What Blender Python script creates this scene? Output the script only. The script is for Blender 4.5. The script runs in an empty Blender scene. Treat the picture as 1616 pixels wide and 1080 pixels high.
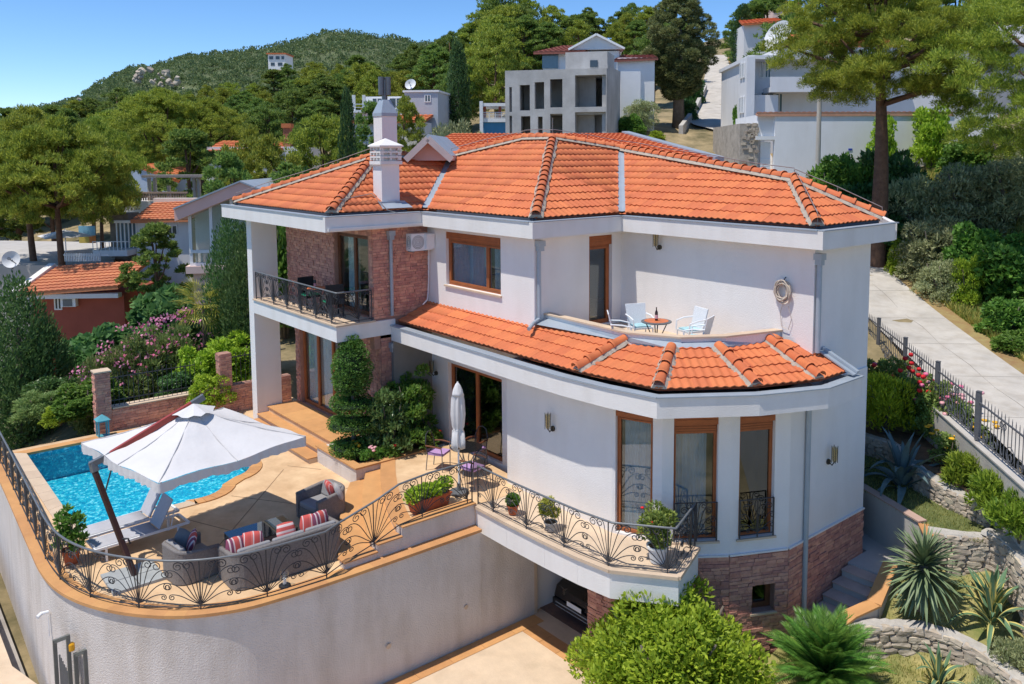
import bpy, bmesh, math, random
import numpy as np
from mathutils import Vector, Matrix
random.seed(7)
rng = np.random.default_rng(7)
sc = bpy.context.scene
col = sc.collection
# ------------------------------------------------------------------ camera
PX, PY, FL, CH = 870., 368., 1338., 8.9          # principal point, focal length (px of 1616), height above the pool terrace
_a = np.array([-285 - PX, 245 - PY, FL]); _b = np.array([2435 - PX, 237 - PY, FL])
_x = -_a / np.linalg.norm(_a); _y = _b - _x * (_x @ _b); _y /= np.linalg.norm(_y); _z = np.cross(_x, _y)
RW = np.array([_x, _y, _z])                      # camera -> world (villa axes)
CAM = np.array([0, 0, CH])
cam = bpy.data.cameras.new('camera'); camo = bpy.data.objects.new('camera', cam); col.objects.link(camo)
_r, _d, _f = RW[:, 0], RW[:, 1], RW[:, 2]
camo.matrix_world = Matrix(((_r[0], -_d[0], -_f[0], 0), (_r[1], -_d[1], -_f[1], 0), (_r[2], -_d[2], -_f[2], CH), (0, 0, 0, 1)))
cam.sensor_width = 36; cam.lens = FL / 1616 * 36
cam.shift_x = (808 - PX) / 1616; cam.shift_y = (PY - 540) / 1616
cam.clip_end = 6000; cam.clip_start = .2
sc.camera = camo
# ------------------------------------------------------------------ light
SUN = Vector((.145, 1, -2.55)).normalized()
SKY_STRENGTH, SUN_STRENGTH = .15, 3.5
w = bpy.data.worlds.new('World'); sc.world = w; w.use_nodes = True
nt = w.node_tree; bg = nt.nodes['Background']
sky = nt.nodes.new('ShaderNodeTexSky'); sky.sky_type = 'NISHITA'; sky.sun_disc = False
sky.sun_elevation = math.asin(-SUN.z); sky.sun_rotation = math.atan2(-SUN.x, -SUN.y) % (2 * math.pi)
sky.altitude = 50; sky.air_density = .65; sky.dust_density = 0.; sky.ozone_density = 4.0
hsv = nt.nodes.new('ShaderNodeHueSaturation'); hsv.inputs['Saturation'].default_value = 1.15; nt.links.new(sky.outputs[0], hsv.inputs['Color']); nt.links.new(hsv.outputs[0], bg.inputs[0]); bg.inputs[1].default_value = SKY_STRENGTH
sl = bpy.data.lights.new('sun', 'SUN'); so = bpy.data.objects.new('sun', sl); col.objects.link(so)
sl.energy = SUN_STRENGTH; sl.angle = math.radians(.55); sl.color = (1, .945, .86)
so.rotation_euler = SUN.to_track_quat('-Z', 'Y').to_euler(); so.location = (-10, -10, 60)
vs = sc.view_settings; vs.view_transform = 'Standard'; vs.look = 'None'; vs.exposure = 0.3; vs.gamma = 1
sc.cycles.max_bounces = 8; sc.cycles.transparent_max_bounces = 24; sc.cycles.use_denoising = True
sc.cycles.sample_clamp_indirect = 6
# ------------------------------------------------------------------ pixel -> place
def ray(x, y): return RW @ np.array([x - PX, y - PY, FL])
FW = RW @ np.array([0, 0, 1.]); FW[2] = 0; FW /= np.linalg.norm(FW)
RT = np.array([FW[1], -FW[0], 0])                # horizontal right
def onz(x, y, z): r = ray(x, y); return CAM + r * ((z - CH) / r[2])
def at(x, y, d): r = ray(x, y); return CAM + r * (d / (r @ FW))
def zp(x, y, d): return float(at(x, y, d)[2])
# ------------------------------------------------------------------ object helpers
def wloc(o):
    v = Vector((0, 0, 0))
    while o is not None: v = v + o.location; o = o.parent
    return v
def tag(o, label=None, cat=None, group=None, kind=None):
    if label: o['label'] = label
    if cat: o['category'] = cat
    if group: o['group'] = group
    if kind: o['kind'] = kind
    return o
def thing(name, label, cat, loc=(0, 0, 0), rz=0, group=None):
    o = bpy.data.objects.new(name, None); col.objects.link(o); o.empty_display_size = .2
    o.location = [float(c) for c in loc]; o.rotation_euler = (0, 0, rz)
    return tag(o, label, cat, group)
class MB:
    def __init__(s): s.v = []; s.f = []
    def add(s, vs, fs):
        n = len(s.v); s.v.extend([tuple(map(float, p)) for p in vs]); s.f.extend([tuple(i + n for i in f) for f in fs]); return s
    def box(s, x0, x1, y0, y1, z0, z1):
        return s.add([(x0, y0, z0), (x1, y0, z0), (x1, y1, z0), (x0, y1, z0), (x0, y0, z1), (x1, y0, z1), (x1, y1, z1), (x0, y1, z1)],
                     [(0, 3, 2, 1), (4, 5, 6, 7), (0, 1, 5, 4), (1, 2, 6, 5), (2, 3, 7, 6), (3, 0, 4, 7)])
    def hexa(s, p): return s.add(p, [(0, 3, 2, 1), (4, 5, 6, 7), (0, 1, 5, 4), (1, 2, 6, 5), (2, 3, 7, 6), (3, 0, 4, 7)])
    def fbox(s, fr, u0, u1, n0, n1, z0, z1):      # box in a facet frame: along, outward, up
        P = fr.P
        return s.hexa([P(u0, n1, z0), P(u1, n1, z0), P(u1, n0, z0), P(u0, n0, z0), P(u0, n1, z1), P(u1, n1, z1), P(u1, n0, z1), P(u0, n0, z1)])
    def prism(s, poly, z0, z1):
        n = len(poly); z0s = z0 if hasattr(z0, '__len__') else [z0] * n; z1s = z1 if hasattr(z1, '__len__') else [z1] * n
        return s.add([(p[0], p[1], z) for p, z in zip(poly, z0s)] + [(p[0], p[1], z) for p, z in zip(poly, z1s)],
                     [tuple(range(n))[::-1], tuple(range(n, 2 * n))] + [(i, (i + 1) % n, n + (i + 1) % n, n + i) for i in range(n)])
    def tube(s, pts, r, n=6, caps=True):
        pts = [Vector(p) for p in pts]; m = len(pts); rs = r if hasattr(r, '__len__') else [r] * m
        up = Vector((0, 0, 1)); prev = None; base = len(s.v); vs = []
        for i, p in enumerate(pts):
            t = (pts[min(i + 1, m - 1)] - pts[max(i - 1, 0)])
            t = t.normalized() if t.length > 1e-9 else Vector((0, 0, 1))
            if prev is None:
                a = t.cross(up) if abs(t.z) < .95 else t.cross(Vector((1, 0, 0)))
            else: a = prev - t * prev.dot(t)
            if a.length < 1e-6: a = t.orthogonal()
            a.normalize(); prev = a; b = t.cross(a)
            for k in range(n):
                an = 2 * math.pi * k / n; vs.append(p + (a * math.cos(an) + b * math.sin(an)) * rs[i])
        fs = [(i * n + k, i * n + (k + 1) % n, (i + 1) * n + (k + 1) % n, (i + 1) * n + k) for i in range(m - 1) for k in range(n)]
        if caps: fs += [tuple(range(n))[::-1], tuple((m - 1) * n + k for k in range(n))]
        return s.add(vs, fs)
    def bar(s, p, q, wd, ht, up=(0, 0, 1)):       # rectangular bar p->q
        p = Vector(p); q = Vector(q); t = (q - p).normalized(); a = t.cross(Vector(up))
        if a.length < 1e-4: a = t.cross(Vector((1, 0, 0)))
        a.normalize(); b = a.cross(t); a = a * wd / 2; b = b * ht / 2
        return s.hexa([p - a - b, p + a - b, q + a - b, q - a - b, p - a + b, p + a + b, q + a + b, q - a + b])
    def lathe(s, prof, n=16, c=(0, 0, 0), wob=0):
        m = len(prof); vs = []
        for (r, z) in prof:
            for k in range(n):
                an = 2 * math.pi * k / n; rr = r * (1 + wob * math.sin(an * 5 + z * 9)); vs.append((c[0] + rr * math.cos(an), c[1] + rr * math.sin(an), c[2] + z))
        fs = [(i * n + k, i * n + (k + 1) % n, (i + 1) * n + (k + 1) % n, (i + 1) * n + k) for i in range(m - 1) for k in range(n)]
        return s.add(vs, fs + [tuple(range(n))[::-1], tuple((m - 1) * n + k for k in range(n))])
    def grid(s, fn, nu, nv, thick=None):          # fn(u,v)->point, u,v in 0..1 ; thick: vector offset -> closed sheet
        vs = [fn(i / nu, j / nv) for j in range(nv + 1) for i in range(nu + 1)]
        fs = [(j * (nu + 1) + i, j * (nu + 1) + i + 1, (j + 1) * (nu + 1) + i + 1, (j + 1) * (nu + 1) + i) for j in range(nv) for i in range(nu)]
        if thick is not None:
            m = len(vs); t = Vector(thick); vs = vs + [Vector(p) - t for p in vs]; fs = fs + [tuple(m + i for i in f)[::-1] for f in fs]
            ring = [i for i in range(nu + 1)] + [j * (nu + 1) + nu for j in range(1, nv + 1)] + [nv * (nu + 1) + i for i in range(nu - 1, -1, -1)] + [j * (nu + 1) for j in range(nv - 1, 0, -1)]
            fs += [(ring[(k + 1) % len(ring)], ring[k], m + ring[k], m + ring[(k + 1) % len(ring)]) for k in range(len(ring))]
        return s.add(vs, fs)
    def mesh(s, name, mat=None, smooth=False, off=None, recalc=True):
        me = bpy.data.meshes.new(name)
        vs = s.v if off is None else [(x - off[0], y - off[1], z - off[2]) for x, y, z in s.v]
        me.from_pydata(vs, [], s.f)
        if recalc and len(s.f) < 20000:
            bm = bmesh.new(); bm.from_mesh(me); bmesh.ops.recalc_face_normals(bm, faces=bm.faces); bm.to_mesh(me); bm.free()
        if mat: me.materials.append(mat)
        if smooth: me.shade_smooth()
        me.update(); return me
def link(name, me, parent=None, loc=None):
    o = bpy.data.objects.new(name, me); col.objects.link(o)
    if parent is not None: o.parent = parent
    if loc is not None: o.location = loc
    return o
def part(name, mb, mat, parent=None, world=True, smooth=False, label=None):
    """world=True: the builder holds world coordinates (parents unrotated); else local ones."""
    off = wloc(parent) if (world and parent is not None) else None
    o = link(name, mb.mesh(name, mat, smooth, off), parent)
    if label: o['label'] = label
    return o
def solid(name, mb, mat, label, cat, group=None, smooth=False):          # a thing that is one mesh, origin at its base
    a = np.array(mb.v); b = [(a[:, 0].min() + a[:, 0].max()) / 2, (a[:, 1].min() + a[:, 1].max()) / 2, a[:, 2].min()]
    o = link(name, mb.mesh(name, mat, smooth, b)); o.location = b
    return tag(o, label, cat, group)
def struct(name, mb, mat, smooth=False, kind='structure'):
    o = link(name, mb.mesh(name, mat, smooth)); o['kind'] = kind; return o
def copytree(o, parent=None):
    c = o.copy(); col.objects.link(c); c.parent = parent
    for ch in list(o.children): copytree(ch, c)
    return c
class Fr:                                          # facet frame: p0 -> p1 along, outward normal to the right of travel
    def __init__(s, p0, p1):
        s.p0 = np.array(p0[:2], float); d = np.array(p1[:2], float) - s.p0; s.L = float(np.linalg.norm(d)); s.e = d / s.L; s.n = np.array([s.e[1], -s.e[0]])
    def P(s, u, n, z): q = s.p0 + s.e * u + s.n * n; return (q[0], q[1], z)
def wallpanel(mb, p0, p1, z0, z1, th=.25, ops=(), t0=0., t1=0.):
    """a wall p0->p1 with openings (u0,u1,za,zb); t0,t1 shorten (or lengthen, <0) its ends"""
    fr = Fr(p0, p1); us = sorted({t0, fr.L - t1} | {u for o in ops for u in o[:2]})
    for a, b in zip(us[:-1], us[1:]):
        if b - a < 1e-4: continue
        zs = [(z0, z1)]
        for o in ops:
            if o[0] <= a + 1e-5 and o[1] >= b - 1e-5:
                zs = [q for s_, e_ in zs for q in ((s_, min(e_, o[2])), (max(s_, o[3]), e_)) if q[1] - q[0] > 1e-4]
        for s_, e_ in zs: mb.fbox(fr, a, b, -th, 0, s_, e_)
    return fr
# ------------------------------------------------------------------ materials
MATS = {}
def mat(name, c, r=.75, var=.10, vs=2.5, bump=0., bs=30., metal=0., spec=.4, c2=None, island=0., stain=0.):
    """procedural: broad noise mottling c*(1±var) (or c->c2), optional per-piece variation, fine bump"""
    if name in MATS: return MATS[name]
    m = bpy.data.materials.new(name); m.use_nodes = True; n = m.node_tree; N = n.nodes; L = n.links; p = N['Principled BSDF']
    p.inputs['Roughness'].default_value = r; p.inputs['Metallic'].default_value = metal; p.inputs['Specular IOR Level'].default_value = spec
    g = N.new('ShaderNodeNewGeometry')
    t = N.new('ShaderNodeTexNoise'); t.inputs['Scale'].default_value = vs; t.inputs['Detail'].default_value = 6; t.inputs['Roughness'].default_value = .65
    L.new(g.outputs['Position'], t.inputs['Vector'])
    ramp = N.new('ShaderNodeValToRGB'); ramp.color_ramp.elements[0].position = .3; ramp.color_ramp.elements[1].position = .72
    a = [min(1, x * (1 - var)) for x in c]; b = [min(1, x * (1 + var)) for x in (c2 or c)]
    ramp.color_ramp.elements[0].color = (*a, 1); ramp.color_ramp.elements[1].color = (*b, 1)
    L.new(t.outputs['Fac'], ramp.inputs['Fac']); out = ramp.outputs['Color']
    if island:
        h = N.new('ShaderNodeHueSaturation'); o = N.new('ShaderNodeObjectInfo'); ad = N.new('ShaderNodeMath'); ad.operation = 'ADD'
        L.new(g.outputs['Random Per Island'], ad.inputs[0]); L.new(o.outputs['Random'], ad.inputs[1])
        fr = N.new('ShaderNodeMath'); fr.operation = 'FRACT'; L.new(ad.outputs[0], fr.inputs[0])
        mr = N.new('ShaderNodeMapRange'); mr.inputs[3].default_value = 1 - island; mr.inputs[4].default_value = 1 + island
        L.new(fr.outputs[0], mr.inputs[0]); L.new(mr.outputs[0], h.inputs['Value']); L.new(out, h.inputs['Color'])
        mr2 = N.new('ShaderNodeMapRange'); mr2.inputs[3].default_value = .5 - island * .045; mr2.inputs[4].default_value = .5 + island * .045
        L.new(fr.outputs[0], mr2.inputs[0]); L.new(mr2.outputs[0], h.inputs['Hue']); out = h.outputs['Color']
    if stain:                                      # weather streaks and blotches with a shape of their own
        mp = N.new('ShaderNodeMapping'); mp.inputs['Scale'].default_value = (1.6, 1.6, .35); L.new(g.outputs['Position'], mp.inputs['Vector'])
        t3 = N.new('ShaderNodeTexNoise'); t3.inputs['Scale'].default_value = 1.3; t3.inputs['Detail'].default_value = 8; L.new(mp.outputs[0], t3.inputs['Vector'])
        r3 = N.new('ShaderNodeMapRange'); r3.inputs[1].default_value = .45; r3.inputs[2].default_value = .8; r3.inputs[3].default_value = 0; r3.inputs[4].default_value = stain; L.new(t3.outputs['Fac'], r3.inputs[0])
        mx = N.new('ShaderNodeMix'); mx.data_type = 'RGBA'; mx.blend_type = 'MULTIPLY'; L.new(r3.outputs[0], mx.inputs['Factor']); L.new(out, mx.inputs['A']); mx.inputs['B'].default_value = (.62, .56, .48, 1); out = mx.outputs['Result']
    L.new(out, p.inputs['Base Color'])
    if bump:
        t2 = N.new('ShaderNodeTexNoise'); t2.inputs['Scale'].default_value = bs; t2.inputs['Detail'].default_value = 3; L.new(g.outputs['Position'], t2.inputs['Vector'])
        bp = N.new('ShaderNodeBump'); bp.inputs['Strength'].default_value = bump; bp.inputs['Distance'].default_value = .02; L.new(t2.outputs['Fac'], bp.inputs['Height']); L.new(bp.outputs[0], p.inputs['Normal'])
    MATS[name] = m; return m
def leafmat(name, c1, c2, trans=.35, rough=.55, objvar=.12, spec=.35):
    """leaf: colour runs c1..c2 from leaf to leaf, a bit from plant to plant; part of the light passes through"""
    if name in MATS: return MATS[name]
    m = bpy.data.materials.new(name); m.use_nodes = True; n = m.node_tree; N = n.nodes; L = n.links; p = N['Principled BSDF']; c1 = [min(.8, x * 1.5) for x in c1]; c2 = [min(.85, x * 1.4) for x in c2]
    g = N.new('ShaderNodeNewGeometry'); ramp = N.new('ShaderNodeValToRGB'); ramp.color_ramp.elements[0].color = (*c1, 1); ramp.color_ramp.elements[1].color = (*c2, 1)
    L.new(g.outputs['Random Per Island'], ramp.inputs['Fac'])
    h = N.new('ShaderNodeHueSaturation'); o = N.new('ShaderNodeObjectInfo'); mr = N.new('ShaderNodeMapRange'); mr.inputs[3].default_value = 1 - objvar; mr.inputs[4].default_value = 1 + objvar
    L.new(o.outputs['Random'], mr.inputs[0]); L.new(mr.outputs[0], h.inputs['Value']); L.new(ramp.outputs[0], h.inputs['Color'])
    mh = N.new('ShaderNodeMapRange'); mh.inputs[3].default_value = .5 - objvar * .12; mh.inputs[4].default_value = .5 + objvar * .12; L.new(o.outputs['Random'], mh.inputs[0]); L.new(mh.outputs[0], h.inputs['Hue'])
    L.new(h.outputs[0], p.inputs['Base Color']); p.inputs['Roughness'].default_value = rough; p.inputs['Specular IOR Level'].default_value = spec
    tr = N.new('ShaderNodeBsdfTranslucent'); L.new(h.outputs[0], tr.inputs['Color']); mx = N.new('ShaderNodeMixShader'); mx.inputs[0].default_value = trans
    L.new(p.outputs[0], mx.inputs[1]); L.new(tr.outputs[0], mx.inputs[2]); L.new(mx.outputs[0], N['Material Output'].inputs['Surface'])
    MATS[name] = m; return m
def glassmat(name, tint=(.8, .86, .86), refl=1.0, ior=1.5):
    if name in MATS: return MATS[name]
    m = bpy.data.materials.new(name); m.use_nodes = True; n = m.node_tree; N = n.nodes; L = n.links; N.remove(N['Principled BSDF'])
    t = N.new('ShaderNodeBsdfTransparent'); t.inputs[0].default_value = (*tint, 1); gl = N.new('ShaderNodeBsdfGlossy'); gl.inputs['Roughness'].default_value = .02; gl.inputs['Color'].default_value = (.9, .95, 1, 1)
    lw = N.new('ShaderNodeLayerWeight'); lw.inputs[0].default_value = .5; fr = N.new('ShaderNodeMath'); fr.operation = 'POWER'; fr.inputs[1].default_value = 4.; L.new(lw.outputs['Facing'], fr.inputs[0]); ml = N.new('ShaderNodeMath'); ml.operation = 'MULTIPLY_ADD'; ml.inputs[1].default_value = .85; ml.inputs[2].default_value = .09 * refl; ml.use_clamp = True
    mx = N.new('ShaderNodeMixShader'); L.new(fr.outputs[0], ml.inputs[0]); L.new(ml.outputs[0], mx.inputs[0]); L.new(t.outputs[0], mx.inputs[1]); L.new(gl.outputs[0], mx.inputs[2])
    L.new(mx.outputs[0], N['Material Output'].inputs['Surface']); MATS[name] = m; return m
PLASTER = mat('white_plaster', (.82, .785, .755), .9, .035, .8, .45, 55, stain=.14)
FASCIA = mat('fascia_plaster', (.79, .755, .72), .9, .04, .9, .35, 55, stain=.24)
WALLGREY = mat('terrace_wall_plaster', (.66, .60, .55), .92, .08, .9, .9, 34, stain=.6)
TERRA = mat('terracotta_tile', (.63, .178, .066), .75, .10, 2.2, .2, 45, island=.07, stain=.10)
TERRA2 = mat('terracotta_far', (.56, .165, .062), .8, .14, 1.1, .2, 25, island=.10)
MORTAR = mat('mortar', (.42, .36, .29), .95, .18, 8, .6, 30)
METAL = mat('zinc_metal', (.37, .42, .47), .5, .1, 2, metal=.2)
DARKMET = mat('dark_gutter', (.08, .085, .10), .7, .1)
WOOD = mat('orange_wood', (.37, .11, .033), .5, .18, 3.5)
WOODD = mat('dark_wood', (.16, .055, .022), .55, .2, 4)
IRON = mat('wrought_iron', (.055, .056, .062), .5, .15, 6, metal=.3)
IRONL = mat('grey_rail_iron', (.17, .18, .19), .45, .1, 6, metal=.3)
BRICK = mat('red_stone_cladding', (.56, .275, .205), .9, .22, 7, .9, 26, island=.19)
BRICKJ = mat('cladding_joint', (.40, .22, .165), .95, .15, 6)
STONEP = mat('pink_stone', (.38, .20, .155), .9, .25, 6, .8, 16, island=.2)
DECK = mat('sandstone_paving', (.64, .41, .225), .85, .14, 1.2, .25, 30, c2=(.70, .50, .30), stain=.3)
CAP = mat('orange_stone_cap', (.58, .295, .115), .8, .12, 2, .2, 30, island=.07)
CAPL = mat('pale_stone_cap', (.60, .46, .33), .85, .1, 2, .2, 30, island=.05)
DRIVE = mat('driveway_stone', (.66, .51, .36), .9, .12, 1.6, .3, 26, stain=.3)
CONC = mat('pale_concrete', (.50, .47, .43), .95, .1, .9, .3, 18, stain=.35)
CONCR = mat('raw_concrete', (.47, .455, .435), .95, .2, .6, .4, 12, stain=.35)
ROADM = mat('road_concrete', (.53, .49, .435), .95, .16, .9, .4, 16, stain=.5)
GRASSM = mat('dry_grass_ground', (.20, .24, .06), .95, .3, 1.6, .8, 14, c2=(.38, .31, .13))
LAWNM = mat('lawn_ground', (.09, .13, .035), .95, .25, 2, .8, 18, c2=(.16, .17, .06))
SOIL = mat('soil', (.16, .10, .06), .95, .3, 3, .8, 16)
BARK = mat('pine_bark', (.15, .085, .055), .95, .35, 5, 1., 10)
BARKG = mat('grey_bark', (.17, .14, .11), .95, .3, 5, 1., 10)
ROCK = mat('limestone', (.50, .42, .33), .92, .25, 3.2, .9, 9, island=.2)
ROCKT = mat('pale_mortar_top', (.48, .45, .41), .95, .16, 5, .7, 14)
WHITEP = mat('white_paint', (.80, .80, .79), .6, .03)
WPLAST = mat('white_resin', (.80, .81, .82), .5, .03)
BLACKP = mat('black_plastic', (.02, .02, .023), .5, .1)
WICKER = mat('grey_wicker', (.22, .20, .19), .8, .22, 26, .8, 60)
CUSHG = mat('grey_cushion', (.28, .275, .28), .95, .08, 6, .4, 25)
CANVAS = mat('white_canvas', (.66, .64, .63), .95, .05, 1.4, .5, 7)
TERRPOT = mat('terracotta_pot', (.47, .12, .05), .75, .15, 8)
PINKW = mat('pink_plaster', (.78, .56, .49), .9, .06, 1)
REDW = mat('red_plaster', (.33, .085, .055), .9, .12, 1)
GREYW = mat('grey_house_plaster', (.74, .74, .745), .9, .05, .6, stain=.16)
GLASS = glassmat('window_glass')
DGLASS = glassmat('tinted_glass', (.28, .33, .34), 1.6)
CURT = mat('sheer_curtain', (.86, .88, .90), .95, .05, 5)
DARKIN = mat('dark_interior', (.035, .032, .03), .9, .2, 2)
# ================================================================== VILLA
VL = (-16., 16., 0.)
villa = thing('villa', 'white two storey villa with orange tiled hip roof above the pool terrace', 'house', VL)
U = [(-27.2, 11.7), (-21.4, 11.7), (-21.4, 13.52), (-16.4, 13.52), (-16.4, 16.63), (-10.37, 16.63), (-10.37, 19.04)]
op_bal = (3.45, 5.65, 4.2, 6.55); op_mid = (1.0, 3.6, 5.12, 6.66); op_ter = (1.9, 2.76, 4.24, 6.68)
mb = MB()
wallpanel(mb, U[2], U[3], 3.3, 6.86, ops=[op_mid], t1=.25)
wallpanel(mb, U[3], U[4], 3.6, 6.86, ops=[op_ter], t1=-.25)
wallpanel(mb, U[4], U[5], 3.6, 6.86, t1=.25)
wallpanel(mb, U[5], U[6], 2.8, 6.86, t1=.0)
wallpanel(mb, U[6], (-12.5, 22.5), 0, 6.86, t0=.25); wallpanel(mb, (-12.5, 22.5), (-27.2, 22.5), -2.7, 6.86); wallpanel(mb, (-27.2, 22.5), (-27.2, 11.97), 0, 6.86)
part('upper_wall', mb, PLASTER, villa)
mb = MB(); wallpanel(mb, U[0], U[1], 4.17, 6.86, ops=[op_bal], t1=.25); wallpanel(mb, U[1], U[2], 3.3, 6.86, t1=-.25)
part('upper_stone_wall', mb, BRICKJ, villa)
# lower storey
Q = [(-12.95, 12.88), (-11.85, 13.3), (-10.95, 14.5), (-10.3, 15.75), (-10.33, 19.0)]
Lw = [(-27.2, 11.9), (-21.4, 11.9), (-21.4, 13.5), (-16.75, 13.5), (-16.75, 12.88)] + Q
op_ent = (.3, 4.7, .5, 3.35); op_bis = (1.05, 3.63, .5, 2.85); op_f1 = (.08, .96, .5, 3.46); op_f2 = (.25, 1.22, .5, 3.44); op_f3 = (.2, 1.04, .5, 3.44)
BT = .14
mb = MB()
wallpanel(mb, Lw[2], Lw[3], -.1, 3.7, ops=[op_bis], t1=-.25); wallpanel(mb, Lw[3], Lw[4], -.1, 3.7, t1=.252)
wallpanel(mb, Lw[4], Q[0], -.2, 3.7); wallpanel(mb, Q[0], Q[1], -.2, 3.7, ops=[op_f1])
wallpanel(mb, Q[1], Q[2], BT, 3.7, ops=[op_f2]); wallpanel(mb, Q[2], Q[3], BT, 3.7, ops=[op_f3]); wallpanel(mb, Q[3], Q[4], BT, 3.7)
part('lower_wall', mb, PLASTER, villa)
mb = MB(); wallpanel(mb, Lw[0], Lw[1], 0, 3.7, ops=[op_ent], t1=.25); wallpanel(mb, Lw[1], Lw[2], 0, 3.7, t1=-.25)
part('lower_stone_wall', mb, BRICKJ, villa)
mb = MB(); op_cel = (.55, 1.1, -1.25, -.62)
wallpanel(mb, (-13.6, 13.05), Q[1], -2.9, BT - .004, th=.3); wallpanel(mb, Q[1], Q[2], -2.9, BT - .004, th=.3); wallpanel(mb, Q[2], Q[3], -2.9, BT - .004, th=.3, ops=[op_cel]); wallpanel(mb, Q[3], Q[4], -2.9, BT - .004, th=.3)
part('stone_plinth', mb, BRICKJ, villa)
# floors and soffits (closed storeys)
mb = MB()
E_ = [(-28.7, 10.1), (-21, 10.1), (-21, 13.1), (-15.95, 13.1), (-15.95, 16.2), (-9.92, 16.2), (-9.92, 19.45), (-12.4, 22.9), (-28.7, 22.9)]
part('soffit', MB().prism([(x + (.06 if x < -20 else -.06), y + .06 if y < 17 else y - .06) for x, y in E_], 6.83, 6.9), FASCIA, villa)
part('upper_floor', MB().prism([(-27, 11.95), (-21.65, 11.95), (-21.65, 13.75), (-16.65, 13.75), (-13.3, 13.95), (-12.4, 14.4), (-11.75, 15.2), (-11.3, 16.9), (-10.65, 16.9), (-10.65, 19), (-12.7, 22.2), (-27, 22.2)], 3.95, 4.21), CAPL, villa)
part('ground_floor', MB().prism([(-27, 12.1), (-21.6, 12.1), (-21.6, 13.7), (-16.5, 13.7), (-16.5, 13.1), (-12.9, 13.1), (-12, 13.5), (-11.1, 14.6), (-10.5, 15.8), (-10.5, 19), (-12.7, 22.2), (-27, 22.2)], .3, .47), CAPL, villa)
mb = MB(); mb.box(-26.9, -10.9, 15.3, 15.4, .5, 3.9); mb.box(-26.9, -11, 18.4, 18.5, 4.3, 6.8); mb.box(-21.3, -21.2, 12.2, 15.3, .5, 3.9); mb.box(-16.5, -16.44, 13.2, 15.3, .5, 3.9)
part('inner_wall', mb, mat('inner_wall', (.24, .22, .2), .9, .1), villa)
# pillar, balcony slab
part('pillar', MB().box(-27.62, -27.22, 10.5, 11.35, -.02, 6.829), PLASTER, villa)
mb = MB(); mb.box(-27.218, -21.32, 10.5, 12.35, 3.7, 4.13);
bs = part('balcony_slab', mb, FASCIA, villa)
part('coping', MB().box(-27.21, -21.28, 10.46, 11.699, 4.132, 4.172), CAPL, bs)
# ------------------------------------------------ upper fascia, gutter
mb = MB(); g1 = MB(); g2 = MB()
for i in range(len(E_)):
    a, b = E_[i], E_[(i + 1) % len(E_)]; conv = i not in (1, 3)
    if i < 6:
        fr = Fr(a, b); nxt = 0 if i in (1, 3) else .12
        mb.fbox(fr, 0, fr.L - nxt if i not in (1, 3) else fr.L + .12, -.12, 0, 6.8, 7.2)
        ext = .03 if i in (0, 2, 4, 5) else -.0
        g1.fbox(fr, 0 if i in (0,) else (.0 if i in (1, 3, 5) else .0), fr.L + (-.135 if i in (0, 2, 4) else .0), -.15, .03, 7.202 + .001 * i, 7.225 + .001 * i)
        g2.fbox(fr, .1, fr.L - .1, -.42, -.152, 7.12, 7.16); g2.fbox(fr, .28, fr.L - .28, -.36, -.33, 7.16, 7.27)
    else: mb.fbox(Fr(a, b), .12, Fr(a, b).L - .12, -.12, 0, 6.8, 7.2)
fa = part('upper_fascia', mb, FASCIA, villa); part('gutter_edge', g1, METAL, fa); part('gutter_trough', g2, DARKMET, fa)
# ------------------------------------------------ roofs: decks, tiles, ridges
upper = {  # polygon in order, first edge is the eave; per-edge margin (valleys keep clear for the flashing)
 'F1': ([(-28.3, 10.45, 7.27), (-21.35, 10.45, 7.27), (-24.3, 13.4, 8.745)], [0, 0, 0]),
 'F2': ([(-21.35, 10.45, 7.27), (-21.35, 13.45, 7.27), (-24.3, 16.4, 8.745), (-24.3, 13.4, 8.745)], [0, .11, 0, 0]),
 'F3': ([(-21.35, 13.45, 7.27), (-16.25, 13.45, 7.27), (-20.35, 17.55, 9.32), (-21.75, 17.55, 9.32), (-24.3, 16.4, 8.745)], [0, 0, 0, 0, .11]),
 'F4': ([(-16.25, 13.45, 7.27), (-16.25, 16.5, 7.27), (-19.65, 19.9, 8.97), (-20.35, 17.55, 9.32)], [0, .11, 0, 0]),
 'F5': ([(-16.25, 16.5, 7.27), (-10.25, 16.5, 7.27), (-12.05, 18.3, 8.17), (-19.65, 19.9, 8.97)], [0, 0, 0, .11]),
 'F6': ([(-10.25, 16.5, 7.27), (-10.25, 19.3, 7.27), (-12.05, 18.3, 8.17)], [0, 0, 0])}
back = [[(-12.05, 18.3, 8.17), (-10.25, 19.3, 7.27), (-19.65, 19.9, 8.97)], [(-10.25, 19.3, 7.27), (-12.6, 22.6, 7.2), (-20, 22.7, 7.2), (-19.65, 19.9, 8.97)],
        [(-19.65, 19.9, 8.97), (-20, 22.7, 7.2), (-20.35, 17.55, 9.32)], [(-20.35, 17.55, 9.32), (-20, 22.7, 7.2), (-26, 22.7, 7.2), (-21.75, 17.55, 9.32)],
        [(-21.75, 17.55, 9.32), (-26, 22.7, 7.2), (-28.3, 18, 7.2), (-24.3, 16.4, 8.745)], [(-24.3, 16.4, 8.745), (-28.3, 18, 7.2), (-28.3, 10.45, 7.27), (-24.3, 13.4, 8.745)]]
TT = [(-21.35, 12.46), (-13.66, 12.47), (-11.5, 12.77), (-10.3, 14.44), (-9.73, 15.9), (-9.73, 17.0)]
TU = [(-21.35, 13.76), (-13.46, 13.76), (-12.28, 14.06), (-11.64, 14.88), (-11.32, 16.3), (-10.3, 17.0)]
ZE, ZT = 4.05, 4.55
lower = {}
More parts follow.
